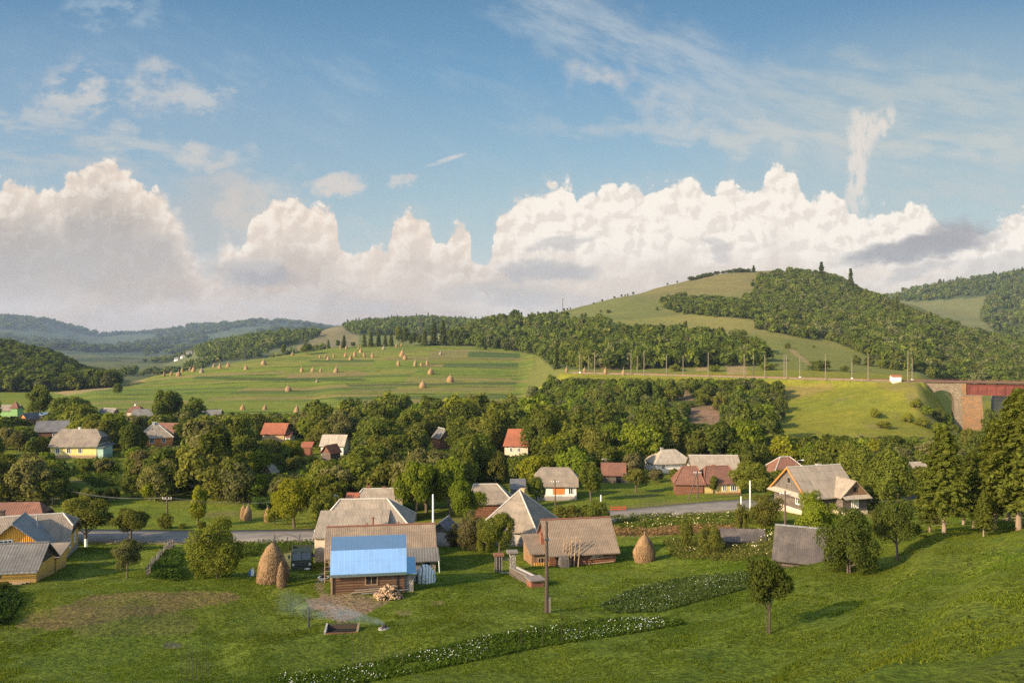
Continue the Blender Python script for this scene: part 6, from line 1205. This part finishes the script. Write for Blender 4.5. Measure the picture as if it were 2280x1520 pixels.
for a, b, c, where in cand:
    pxx = CX+F*a/b
    if where == 'belt':
        h = r.choice([4.6, 6.5, 8, 9.5, 12], p=[.22, .26, .26, .16, .1])*r.uniform(.85, 1.15); kind = r.choice(['round', 'broad', 'tall', 'willow', 'bush'], p=[.32, .2, .16, .14, .18]); w = h*{'round': .95, 'broad': 1.15, 'tall': .66, 'willow': 1.0, 'bush': 1.15}[kind]
        if pxx > 1750: h *= .8; w *= .8
        tone = r.choice(['dark green', 'deep green', 'mid green', 'olive', 'lime green', 'bright green', 'grey green', 'brownish', 'yellow green'], p=[.09, .19, .24, .18, .04, .08, .13, .02, .03])
    else:
        h = r.uniform(4.2, 8.2); kind = r.choice(['round', 'bush', 'tall'], p=[.5, .3, .2]); w = h*{'round': .85, 'bush': 1.05, 'tall': .6}[kind]; tone = r.choice(['deep green', 'mid green', 'olive', 'grey green', 'brownish', 'bright green'], p=[.3, .32, .18, .12, .0, .08])
    s_ = F/b; top = CY-(c+h)*s_; bot = CY-c*s_; hw = w*s_/2
    ok = True
    for (x0, y0, x1, y1, dk) in KEEP:
        if b < dk and pxx+hw*.82 > x0 and pxx-hw*.82 < x1 and top < y1-1:
            if kind != 'bush' or True:
                hn = (c*-1+CY/s_-0)  # height that keeps the top below the protected area
                lim = (CY-y1)/s_-c
                if lim > 2.4: h = lim; w = min(w, h*1.2); top = CY-(c+h)*s_; hw = w*s_/2
                else: ok = False; break
    if ok: out.append(dict(x=a, y=b, z=c, h=h, w=w, kind=kind, tone=tone, where=where, px=pxx, top=top, hw=hw))
out.sort(key=lambda t: t['y']); cov = np.full(640, 1190.)
for t in out:
    i0, i1 = int(max(0, (t['px']-t['hw']*.8+60)/4)), int(min(639, (t['px']+t['hw']*.8+60)/4)+1)
    seg = cov[i0:i1]; t['vis'] = float(np.clip(np.minimum(seg, CY-t['z']*F/t['y'])-t['top'], 0, None).sum()*4) if i1 > i0 else 0
    cov[i0:i1] = np.minimum(seg, t['top']+ (CY-t['z']*F/t['y']-t['top'])*.12)
out = [t for t in out if t['vis'] > 25]
rank = sorted(out, key=lambda t: -t['vis']); SOLO = rank[:300-len(NEAR)]; REST = rank[300-len(NEAR):]
print('trees', len(out), 'solo', len(SOLO))
LAND = [(30, 905, 318, 'the green house'), (80, 919, 300, 'the pale blue roof edge'), (66, 932, 286, 'the orange gable hut'), (119, 955, 246, 'the reddish log house'), (182, 990, 204, 'the yellow cottage'), (347, 970, 228, 'the orange house'), (304, 900, 312, 'the red roof at the field foot'), (616, 965, 237, 'the orange red tiled house'), (746, 985, 208, 'the white walled house'), (737, 1012, 196, 'the red gabled hut'), (604, 1042, 168, 'the straw gable hut'), (985, 985, 222, 'the pale edged gable barn'), (1151, 1005, 190, 'the tall red house'), (1238, 1082, 147, 'the white and orange house'), (1366, 1050, 166, 'the rusty red shed'), (1487, 1025, 180, 'the half hidden grey roof'), (1588, 1035, 171, 'the long pale brown roof'), (1532, 1075, 151, 'the log hut'), (1597, 1078, 151, 'the yellow roadside house'), (1748, 1032, 168, 'the red hip roof'), (1815, 1085, 121, 'the timber house'), (2030, 1026, 166, 'the pale roof near the conifers'), (1153, 1080, 136, 'the small dark shed'), (846, 1105, 127, 'the house behind the farmhouse'), (783, 1110, 122, 'the orange red tiled shed'), (1085, 1045, 178, 'the slim lamp pole'), (40, 1130, 106, 'the brown red roof'), (215, 1055, 180, 'the green garden plot'), (420, 1045, 178, 'the small mown clearing'), (475, 1150, 127, 'the roadside meadow'), (570, 1135, 125, 'the leaning haystack pair'), (1570, 922, 280, 'the pink scree'), (1515, 876, 320, 'the upper bare earth patch'), (1163, 915, 330, 'the two-tiered haystack'), (1290, 830, 392, 'the left railway masts'), (1680, 838, 350, 'the middle railway masts'), (1790, 870, 300, 'the grassy embankment'), (2165, 920, 300, 'the viaduct pier'), (904, 890, 355, 'the largest field haystack'), (660, 910, 330, 'the haystacks at the field foot')]
used_l = {}
SZ = lambda h: 'low' if h < 5.2 else 'medium' if h < 8 else 'tall'
KW = {'round': 'round', 'broad': 'broad', 'tall': 'upright', 'willow': 'drooping', 'bush': 'bushy'}
for t in SOLO:
    pyc = (t['top']*2+CY-t['z']*F/t['y'])/3; L2 = sorted(LAND, key=lambda l: math.hypot(l[0]-t['px'], (l[1]-pyc)*1.6))
    def rel(l):
        dx, dp = t['px']-l[0], t['y']-l[2]
        if abs(dx) < 32: return ('above' if pyc < l[1]-12 else 'behind') if dp > 0 else ('below' if pyc > l[1]+12 else 'in front of')
        far_ = 'just ' if abs(dx) < 70 else ''
        return far_+('left of' if dx < 0 else 'right of')
    look = f"{SZ(t['h'])} {t['tone']} {KW[t['kind']]} tree"
    opts = [f'{look} {rel(L2[0])} {L2[0][3]}', f'{look} {rel(L2[0])} {L2[0][3]}, {rel(L2[1])} {L2[1][3]}', f'{look} {rel(L2[0])} {L2[0][3]}, {rel(L2[2])} {L2[2][3]}', f'{look} {rel(L2[1])} {L2[1][3]}, {rel(L2[2])} {L2[2][3]}']
    lab = next((o for o in opts if o not in used_l and len(o.split()) <= 16), None) or next((o for o in (f'{q}, the {w_} one' for q in opts for w_ in ('farther', 'smaller', 'farthest')) if o not in used_l and len(o.split()) <= 16), opts[0])
    used_l[lab] = 1
    plant('broadleaf_tree', (t['x'], t['y'], t['z']-.1), t['h'], t['w'], t['kind'], t['tone'], lab, 'mid' if t['y'] < 235 else 'far', 'tree', 'trees of the village belt' if t['where'] == 'belt' else 'trees of the embankment wood')
# ------------------------------------------------------------------ woods too many to count: one object each
LOW = {}
for kd in ('round', 'bush', 'tall', 'broad'):
    for v in range(3):
        LOW[(kd, v, 0)] = crown(kd, 100+v+len(kd)*5, 900, .046)[:2]; LOW[(kd, v, 1)] = crown(kd, 200+v+len(kd)*5, 230, .085)[:2]; LOW[(kd, v, 2)] = crown(kd, 300+v, 70, .14)[:2]
for v in range(3): LOW[('spruce', v, 1)] = spruce(50+v, 420, 12, .22, .02, .06, True); LOW[('spruce', v, 2)] = spruce(60+v, 120, 8, .22, .0, .10, True); LOW[('spruce', v, 0)] = spruce(70+v, 1000, 16, .2, .03, .04)
def woods(name, items, label):
    """items: (x, y, z, h, w, kind, tone rgb, lod)"""
    Vs, Qs, Cs = [], [], []; b = 0; rr = np.random.default_rng(len(items))
    for (x, y, z, h, w, kd, c, lod) in items:
        V, Q = LOW[(kd, int(rr.integers(3)), lod)]; a = rr.uniform(0, 6.283); ca, sa = math.cos(a), math.sin(a); rx = .22 if kd == 'spruce' else SPEC[kd][1]; s_ = w/(2*rx*1.1)
        U = np.empty_like(V); U[:, 0] = (V[:, 0]*ca-V[:, 1]*sa)*s_+x; U[:, 1] = (V[:, 0]*sa+V[:, 1]*ca)*s_+y; U[:, 2] = V[:, 2]*h+z-.12*h
        Vs.append(U); Qs.append(Q+b); b += len(V); Cs.append(np.repeat(np.array([c])*np.array([[1.46, 1.36, 1.25]])*rr.uniform(.78, 1.25), len(V), 0))
    o = link(name, np_mesh(name, np.concatenate(Vs), np.concatenate(Qs), LEAFS, col=np.concatenate(Cs))); tag(o, label, 'wood', None, 'stuff'); return o
TN = [GREENS[k] for k in ('dark green', 'deep green', 'mid green', 'olive', 'grey green', 'brownish')]
def tone(p): return TN[int(r.choice(6, p=p))]
woods('village_trees', [(t['x'], t['y'], t['z'], t['h'], t['w'], t['kind'] if t['kind'] in ('round', 'bush', 'tall', 'broad') else 'round', GREENS[t['tone']], 0) for t in REST], 'mass of half hidden trees filling the village belt and embankment wood')
def fill(nm, sp, hr, wr, p, lod, kinds=('round', 'bush', 'broad'), fir=0., thin=.0, haze=0.):
    x, y, z, px, py = forest_points(nm, sp); res = []
    keep = fbm(x/22, y/22, 131) > thin
    for a, b, c in zip(x[keep], y[keep], z[keep]):
        h = r.uniform(*hr); f_ = r.random() < fir
        res.append((a, b, c, h*(1.35 if f_ else 1), h*.42 if f_ else h*r.uniform(*wr), 'spruce' if f_ else str(r.choice(kinds)), GREENS['dark green'] if f_ else tone(p), lod))
    return res
hillw = fill('hill', 5.8, (3.4, 10), (.8, 1.2), [.08, .26, .28, .22, .16, 0], 1, fir=.012)+fill('clump', 5.4, (5, 9), (.8, 1.1), [.22, .35, .23, .12, .08, 0], 1, ('round', 'tall', 'bush'))
woods('hill_wood', hillw, 'scrubby wood covering the right flank of the big hill')
woods('lower_wood', fill('lower', 6.6, (6, 13), (.6, .95), [.18, .34, .26, .13, .09, 0], 1, ('round', 'tall', 'broad', 'bush'), fir=.05, thin=.26), 'dense mixed wood between the hay field and the railway')
woods('left_wood', [t[:6]+(tuple(q*.72 for q in t[6]), t[7]) for t in fill('left', 6.5, (8, 14), (.65, .95), [.3, .36, .18, .08, .08, 0], 1, ('round', 'tall', 'broad'))], 'dark wooded hill at the left edge')
woods('ridge_wood', fill('mid', 10.5, (9, 15), (.7, 1.), [.3, .4, .2, .05, .05, 0], 2)+fill('ridge', 11, (9, 14), (.7, 1.), [.3, .4, .2, .05, .05, 0], 2, fir=.12), 'blue green woods on the middle ridges')
woods('far_right_wood', fill('farright', 12, (8, 14), (.8, 1.1), [.2, .35, .25, .1, .1, 0], 2, fir=.1, thin=.42)+fill('farright2', 11, (8, 13), (.8, 1.1), [.2, .35, .25, .1, .1, 0], 2, fir=.03, thin=.40), 'patchy woods on the far right hill')
# far mountains
x, y = scat(-3400, 200, 2700, 6200, 62); z = H(x, y); px = CX+F*x/y; m = (px < 800) & (px > -150) & (fbm(x/420, y/500, 64) < .59)
woods('mountain_wood', [(a, b, c, r.uniform(20, 34), r.uniform(40, 62), 'round', tuple(.6*q for q in TN[int(r.integers(3))]), 2) for a, b, c in zip(x[m], y[m], z[m])], 'blue forest on the far mountains')
x, y = scat(-700, -60, 900, 2600, 16); z = H(x, y); px = CX+F*x/y; py = CY-F*z/y; m = (px > 200) & (px < 720) & (fbm(x/120, y/160, 61) > .55)
woods('valley_hedges', [(a, b, c, r.uniform(6, 13), r.uniform(8, 13), 'round', TN[int(r.integers(5))], 2) for a, b, c in zip(x[m], y[m], z[m])], 'hedges and copses of the hazy valley')
# ------------------------------------------------------------------ single trees and bushes of the hills
def lone(px, py, h, w, kind, tone_, label, d0=400, group=None, name=None):
    p = hit(px, py, d0, 2400); s_ = p.y/F
    return plant(name or ('fir_tree' if kind == 'spruce' else 'hillside_bush'), p, h*s_, w*s_, kind, tone_, label, 'far', 'fir' if kind == 'spruce' else 'bush', group)
for i, (px, py, h, w) in enumerate(((731, 776, 20, 11), (752, 775, 18, 12), (766, 774, 28, 16), (786, 773, 12, 14), (811, 772, 30, 15), (826, 772, 34, 14), (843, 771, 34, 13), (858, 771, 28, 12), (871, 771, 30, 11), (889, 770, 44, 24), (902, 770, 40, 20), (918, 770, 28, 22), (946, 770, 38, 17), (966, 769, 52, 15), (986, 768, 56, 19), (1000, 768, 34, 20), (932, 770, 26, 18), (1012, 768, 36, 22))):
    w = max(w, h*.52); lone(px, py, h, w, 'spruce' if i in (0, 2, 4, 5, 6, 7, 8, 12, 13, 14) else 'round', 'dark green' if i % 3 else 'deep green', f'{"dark fir" if i in (0, 2, 4, 5, 6, 7, 8, 12, 13, 14) else "dark leafy tree"}, number {i+1} from left in the tree row above the hay field' if 0 else f'{"dark fir" if i in (0, 2, 4, 5, 6, 7, 8, 12, 13, 14) else "dark leafy tree"}, {ORD[[731, 752, 766, 786, 811, 826, 843, 858, 871, 889, 902, 918, 932, 946, 966, 986, 1000, 1012].index(px)]} from left in the row above the hay field', 640, 'tree row above the hay field', 'fir_tree' if i in (0, 2, 4, 5, 6, 7, 8, 12, 13, 14) else 'row_tree')
for (px, py, h, w, k, lab) in ((1678, 606, 16, 9, 'spruce', 'small fir on the summit of the big hill'), (1829, 628, 30, 17, 'spruce', 'tall ragged fir on the skyline right of the summit'), (1843, 633, 18, 8, 'spruce', 'thin fir beside the tall ragged skyline fir'), (1894, 652, 36, 16, 'spruce', 'slim fir standing out on the falling ridge'), (1908, 656, 14, 9, 'spruce', 'short fir right of the slim ridge fir'), (1927, 662, 18, 13, 'round', 'round treetop on the falling ridge'), (1988, 698, 22, 9, 'spruce', 'left fir of the group on the right slope'), (1997, 702, 28, 10, 'spruce', 'tallest fir of the group on the right slope'), (2012, 706, 20, 10, 'spruce', 'third fir of the group on the right slope'), (2022, 710, 15, 8, 'spruce', 'lowest fir of the group on the right slope'),
                                (1354, 697, 9, 16, 'low', 'wide bush on the open hill meadow'), (1337, 695, 6, 8, 'low', 'tiny bush left of the wide meadow bush'), (1463, 691, 8, 9, 'bush', 'small bush left of the hillside clump'), (1522, 750, 36, 16, 'tall', 'upright tree rising from the wood below the hill meadow'), (1440, 752, 24, 26, 'round', 'round tree at the upper wood edge'), (1468, 750, 26, 24, 'round', 'second round tree at the upper wood edge'), (1577, 745, 18, 40, 'low', 'wide scrub clump on the lower hill meadow'), (1603, 746, 14, 20, 'bush', 'bush right of the wide scrub clump'), (1645, 752, 24, 44, 'low', 'large round scrub on the lower hill meadow'), (1688, 733, 14, 24, 'low', 'scrub at the tip of the hill wood'), (1814, 757, 12, 14, 'bush', 'small bush alone on the right hill meadow'), (1812, 774, 5, 7, 'bush', 'tiny bush below the small lone bush'), (1754, 776, 14, 16, 'bush', 'bush beside the orange scree'), (1690, 790, 34, 40, 'round', 'leafy tree behind the middle railway masts'),
                                (1826, 838, 28, 60, 'low', 'dense scrub behind the railway left of the signal hut'), (1880, 838, 16, 26, 'low', 'low scrub right of the dense scrub behind the railway'), (1908, 812, 22, 26, 'bush', 'left scrub of the strip above the railway'), (1935, 815, 22, 30, 'bush', 'middle scrub of the strip above the railway'), (1965, 820, 24, 30, 'bush', 'right scrub of the strip above the railway'), (1710, 838, 20, 50, 'low', 'scrub at the feet of the railway masts'), (1590, 832, 18, 40, 'low', 'scrub below the orange bank behind the masts'), (1505, 826, 18, 40, 'low', 'scrub behind the masts on the left')):
    lone(px, py, h*(1.55 if k == 'spruce' and px > 1700 else 1), w*(1.3 if k == 'spruce' else 1), k, 'dark green' if k == 'spruce' else ('deep green' if len(lab) % 2 else 'mid green'), lab)
for i, (px, py, h) in enumerate(((2093, 632, 14), (2101, 631, 13), (2116, 630, 10), (2131, 628, 12), (2140, 627, 12), (2170, 624, 9), (2190, 622, 8), (2212, 618, 15), (2226, 618, 10), (2240, 618, 11), (2254, 617, 9), (2276, 612, 18), (2010, 652, 12), (2018, 650, 10))):
    lone(px, py, h, h*.55, 'spruce' if i % 3 else 'tall', 'dark green', f'skyline treetop on the far right hill, {ORD[sorted([2093, 2101, 2116, 2131, 2140, 2170, 2190, 2212, 2226, 2240, 2254, 2276, 2010, 2018]).index(px)]} from left', 1300, 'skyline trees of the far right hill', 'skyline_tree')
xs = [1204, 1214, 1240, 1256, 1263, 1270, 1322, 1341, 1368, 1384, 1392, 1398, 1410, 1486, 1508, 1540, 1553, 1557, 1570, 1583, 1596, 1610, 1622, 1634, 1646, 1656, 1666]
for i, px in enumerate(xs):
    d_ = float(np.interp(px, [1150, 1300, 1500, 1720], [928, 975, 1045, 1030])); p = gnd(px, d_); h = random.uniform(2.6, 4.2) if px < 1540 else random.uniform(3.5, 6)
    lone_ = plant('ridge_bush', p, h, h*(.9 if px < 1540 else 2.5), 'round' if px < 1540 else 'bush', 'dark green', f'small dark bush on the bare ridge line, {i+1}'.rsplit(',', 1)[0], 'far', 'bush', 'small bushes along the bare ridge line')
# ------------------------------------------------------------------ grass, crops and flowers
def blades(x, y, h, w, lean, r, z=None):
    z = H(x, y) if z is None else z; n = len(x); a = r.uniform(0, 6.283, n); t = np.stack([np.cos(a), np.sin(a), np.zeros(n)], 1); b = r.uniform(0, 6.283, n); l = np.stack([np.cos(b), np.sin(b), np.zeros(n)], 1)*(lean*h)[:, None]
    P_ = np.stack([x, y, z-.02], 1); up = np.array([0, 0, 1.])*h[:, None]
    V = np.stack([P_-t*w[:, None], P_+t*w[:, None], P_+up+l+t*w[:, None]*.25, P_+up+l-t*w[:, None]*.25], 1).reshape(-1, 3)
    return V, np.arange(len(V)).reshape(-1, 4)
def in_area(n, poly, d0, d1, seed):
    rr = np.random.default_rng(seed); X0 = min((q[0]-CX)/F*(d1 if q[0] < CX else d0) for q in poly); X1 = max((q[0]-CX)/F*(d1 if q[0] > CX else d0) for q in poly)
    xs, ys = [], []; k = 0
    while sum(map(len, xs)) < n and k < 60:
        x = rr.uniform(X0, X1, n); y = rr.uniform(d0, d1, n); z = H(x, y); m = in_poly(CX+F*x/y, CY-F*z/y, poly); xs.append(x[m]); ys.append(y[m]); k += 1
    return np.concatenate(xs)[:n], np.concatenate(ys)[:n], rr
gxy = np.random.default_rng(77)
y = gxy.uniform(0, 1, 420000)**.75*80+32; px = gxy.uniform(-60, 2340, len(y)); x = (px-CX)/F*y; z = H(x, y); py = CY-F*z/y
dens = fbm(x/3.2, y/3.2, 301)*.7+fbm(x/.9, y/.9, 302)*.5; bare = np.zeros(len(x), bool)
for poly, d0, d1, c, a in DIRT[:9]: bare |= in_poly(px, py, poly) & (y > d0) & (y < d1) & (gxy.random(len(x)) < .85)
m = (py < 1560) & (dens > .56) & ~bare & (seg_dist(x, y, RDF[::8]) > 4.4)
x, y, z = x[m], y[m], z[m]; h = gxy.uniform(.04, .12, len(x))*(1+.5*(fbm(x/6, y/6, 305) > .6)); V, Q = blades(x, y, h, gxy.uniform(.025, .06, len(x)), gxy.uniform(.1, .7, len(x)), gxy, z)
gc = np.array([.100, .140, .013])[None]*(.6+.8*fbm(x/7, y/7, 311))[:, None]; gc[:, 0] *= .75+.6*fbm(x/11, y/11, 313); gc = np.repeat(gc, 4, 0)
tag(link('grass', np_mesh('grass', V, Q, LEAFS, col=gc)), 'short mown grass of the foreground slope and lawn', 'grass', None, 'stuff')
def crop(name, label, n, poly, d0, d1, hmax, size, col, flowers, fcol, seed, fsize=.045, patch=.3):
    x, y, rr = in_area(n, poly, d0, d1, seed); edge = fbm(x/2.5, y/2.5, seed+9) > patch; x, y = x[edge], y[edge]; row = (y*.8+x*.55)/.75; k = rr.random(len(x)) < .35+.65*np.abs(np.sin(np.pi*row)); x, y = x[k], y[k]
    z = H(x, y); zz = rr.uniform(.05, 1, len(x))*hmax*(.55+.7*fbm(x/1.5, y/1.5, seed)); N_ = rr.normal(size=(len(x), 3))*.6+np.array([0, 0, .9]); N_ /= np.linalg.norm(N_, axis=1, keepdims=True)
    V, Q = cards(np.stack([x, y, z+zz], 1), N_, size*rr.uniform(.6, 1.3, len(x)), rr, 1.4); C_ = np.repeat(np.array([col])*(.7+.6*rr.random((len(x), 1))), 4, 0)
    tag(link(name, np_mesh(name, V, Q, LEAFS, col=C_)), label, 'crop', None, 'stuff')
    if flowers:
        x, y, rr = in_area(flowers, poly, d0, d1, seed+1); k = fbm(x/2.6, y/2.6, seed+5) > .47; x, y = x[k], y[k]; z = H(x, y)+hmax*rr.uniform(.75, 1.25, len(x))
        N_ = rr.normal(size=(len(x), 3))*.5+np.array([-.2, -.5, .7]); N_ /= np.linalg.norm(N_, axis=1, keepdims=True); V, Q = cards(np.stack([x, y, z], 1), N_, fsize*rr.uniform(.6, 1.3, len(x)), rr, 1.1)
        tag(link('blossoms', np_mesh('blossoms', V, Q, FLOW, col=np.repeat(np.array([fcol])*rr.uniform(.8, 1.1, (len(x), 1)), 4, 0))), label.split(' with')[0]+' blossoms dotted over it', 'blossoms', None, 'stuff')
FLOW, g = material('petals'); finish(g, g.attr('Col'), .8, None, .2)
crop('potato_strip', 'long potato strip with white flowers crossing the foreground', 26000, [(590,1512),(760,1488),(900,1460),(1050,1424),(1200,1398),(1350,1380),(1500,1378),(1528,1390),(1400,1412),(1200,1442),(1050,1474),(900,1504),(760,1530),(600,1538)], 44, 72, .24, .08, (.088, .132, .018), 900, (.74, .74, .68), 401, .036)
crop('potato_patch', 'triangular potato patch with few white flowers left of the young tree', 22000, [(1330,1352),(1400,1314),(1500,1291),(1600,1279),(1672,1272),(1690,1305),(1570,1336),(1470,1364),(1370,1366)], 55, 84, .25, .085, (.088, .122, .032), 420, (.66, .68, .60), 411, .028)
crop('tall_grass', 'tall yellowish grass around the sagging board roof', 16000, [(1475,1212),(1500,1188),(1600,1184),(1740,1180),(1735,1240),(1640,1250),(1500,1246)], 74, 102, .6, .08, (.125, .125, .032), 200, (.66, .58, .40), 421, .07)
crop('weed_bank', 'weedy bank with cream umbels below the road', 16000, [(1335,1152),(1420,1148),(1560,1138),(1660,1135),(1700,1165),(1560,1176),(1440,1176),(1345,1182)], 98, 124, .5, .11, (.105, .125, .024), 260, (.62, .54, .28), 431, .075)
crop('reed_strip', 'strip of dry brownish stalks behind the beehive haystack', 5000, [(1362,1180),(1440,1180),(1540,1174),(1640,1172),(1630,1186),(1500,1192),(1365,1194)], 90, 116, .6, .1, (.24, .15, .075), 0, None, 441)
crop('garden_plants', 'rows of leafy garden plants beside the yellow cottage', 9000, [(165,1028),(262,1024),(272,1080),(215,1086),(160,1058)], 150, 205, .9, .2, (.075, .105, .02), 0, None, 451)
crop('maize_plot', 'dark green maize plot behind the slim haystacks beyond the road', 6000, [(555,1116),(610,1113),(612,1132),(570,1136)], 130, 150, 1.6, .18, (.055, .095, .022), 0, None, 461)
crop('fence_weeds', 'leafy weeds along the stick fence', 5000, [(340,1290),(335,1262),(365,1232),(400,1230),(405,1295)], 78, 102, .9, .12, (.055, .09, .018), 0, None, 471)
crop('roadside_weeds', 'rough weeds along the near road edge', 9000, [(480,1215),(700,1206),(700,1222),(560,1240),(480,1240)], 92, 109, .7, .1, (.070, .10, .02), 0, None, 481)
crop('nettles', 'dark nettles along the left edge below the outbuilding', 3500, [(-40,1330),(40,1318),(48,1345),(20,1392),(-40,1400)], 60, 82, .7, .12, (.035, .058, .014), 0, None, 491)
crop('slope_tufts', 'dark rough tufts scattered over the right slope', 5200, [(1760,1500),(1850,1380),(1950,1300),(2100,1240),(2290,1215),(2290,1530),(1760,1530)], 24, 66, .16, .05, (.052, .066, .020), 0, None, 501, patch=.60)
# ------------------------------------------------------------------ smoke of the bonfire
sm2, g = material('smoke'); oc = g.coord('Object'); u, v, w = g.sep(oc)
n = g.noise(g.scale(oc, .55, .8, .9), 1.3, 5, .62); s_ = g.m('MULTIPLY', u, -1/9.2, clamp=True); inv = 1.-s_
rad = g.m('POWER', s_, .8)*1.15+.22; zc = g.m('POWER', s_, .75)*1.35+.35
r2 = g.m('ADD', g.m('POWER', g.m('ABSOLUTE', (v-s_*1.6)/(rad*1.2)), 2.), g.m('POWER', g.m('ABSOLUTE', (w-zc)/(rad*.85)), 2.))
dn = g.m('MULTIPLY', g.m('MULTIPLY', g.step(n, .34, .72), g.m('SUBTRACT', 1., r2, clamp=True)), g.m('POWER', inv, 4.)*2.6+g.m('POWER', inv, .7)*.55)
pv = g.node('ShaderNodeVolumePrincipled', ins={'Color': (.60, .76, .86), 'Density': dn, 'Anisotropy': .1}); o_ = g.node('ShaderNodeOutputMaterial'); g.t.links.new(pv.outputs[0], o_.inputs['Volume'])
a, b = gnd(856, 64.4), gnd(640, 70); L_ = 9.2
mb = MB(); rings = []
for k in range(13):
    t = k/12; x = -L_*(1-t); rad = .22+1.15*(1-t)**.8; zc = .35+1.35*(1-t)**.75
    rings.append([Vector((x, 1.6*(1-t)+rad*1.2*math.cos(q), zc+rad*.85*math.sin(q))) for q in (2*math.pi*j/14 for j in range(14))])
for A, B in zip(rings[:-1], rings[1:]):
    for k in range(14): mb.face([A[k], A[(k+1) % 14], B[(k+1) % 14], B[k]])
mb.face(rings[0][::-1]); mb.face(rings[-1]); o = mb.build('smoke', sm2, None, False, True); o.location = a; tag(o, 'thin bluish smoke drifting left from the bonfire', 'smoke', None, 'stuff')
# ------------------------------------------------------------------ added unseen lumps, set towards the sun only to dim the foreground
cm_, g = material('shade_blocker_veil'); d_ = g.node('ShaderNodeBsdfDiffuse', ins={'Color': (.9, .9, .9)}); tr = g.node('ShaderNodeBsdfTransparent'); mx = g.node('ShaderNodeMixShader', ins={0: .055}); g.t.links.new(tr.outputs[0], mx.inputs[1]); g.t.links.new(d_.outputs[0], mx.inputs[2]); o_ = g.node('ShaderNodeOutputMaterial'); g.t.links.new(mx.outputs[0], o_.inputs[0])
SHADE = [(-120, 80), (-60, 78), (-34, 82), (-14, 81), (0, 74), (8, 72), (16, 76), (30, 80), (40, 70), (46, 52), (30, 18), (-60, 18), (-120, 40)]
V_, Q_ = [], []; rr = np.random.default_rng(8); gx_, gy_ = np.meshgrid(np.arange(-120, 60, 6.), np.arange(16, 92, 6.)); off = np.array(to_sun)*1700+np.array([0, 0, -22])
for x, y in zip(gx_.ravel()+rr.uniform(-2, 2, gx_.size), gy_.ravel()+rr.uniform(-2, 2, gx_.size)):
    if not in_poly(np.array([x]), np.array([y]), SHADE)[0]: continue
    a = rr.uniform(5, 8.5); b = len(V_)*96; u_ = np.linspace(0, 2*np.pi, 12, endpoint=False); v_ = np.linspace(.05, np.pi-.05, 8)
    S = np.stack([np.outer(np.sin(v_), np.cos(u_))*a, np.outer(np.sin(v_), np.sin(u_))*a, np.repeat(np.cos(v_)[:, None], 12, 1)*a*.45], -1).reshape(-1, 3)+np.array([x, y, 0])+off
    k = np.arange(7)[:, None]*12+np.arange(12)[None]; k2 = np.arange(7)[:, None]*12+(np.arange(12)[None]+1) % 12; V_.append(S); Q_.append(np.stack([k, k+12, k2+12, k2], -1).reshape(-1, 4)+b)
tag(link('shade_blocker', np_mesh('shade_blocker', np.concatenate(V_), np.concatenate(Q_), cm_, smooth=True)), kind='structure')
# ------------------------------------------------------------------ air
hz, g = material('haze'); pv = g.node('ShaderNodeVolumePrincipled', ins={'Color': (.48, .64, .90), 'Density': 5.5e-5, 'Anisotropy': .0}); o_ = g.node('ShaderNodeOutputMaterial'); g.t.links.new(pv.outputs[0], o_.inputs['Volume'])
mb = MB(); zmin = float(GZ.min())-1.; zmax = float(GZ.max())+60; xm = float(np.abs(GX).max())+300; mb.box(-xm, xm, -400, 9300, zmin, zmax); o = mb.build('haze', hz); tag(o, kind='stuff')
sc.cycles.use_adaptive_sampling = True; sc.cycles.adaptive_threshold = .006
sc.cycles.use_denoising = False; sc.cycles.denoiser = 'OPENIMAGEDENOISE'; sc.cycles.denoising_input_passes = 'RGB_ALBEDO_NORMAL'; sc.cycles.denoising_prefilter = 'ACCURATE'
sc.cycles.max_bounces = 5; sc.cycles.diffuse_bounces = 2; sc.cycles.glossy_bounces = 2; sc.cycles.transmission_bounces = 2; sc.cycles.transparent_max_bounces = 16; sc.cycles.volume_bounces = 0
sc.cycles.caustics_reflective = False; sc.cycles.caustics_refractive = False
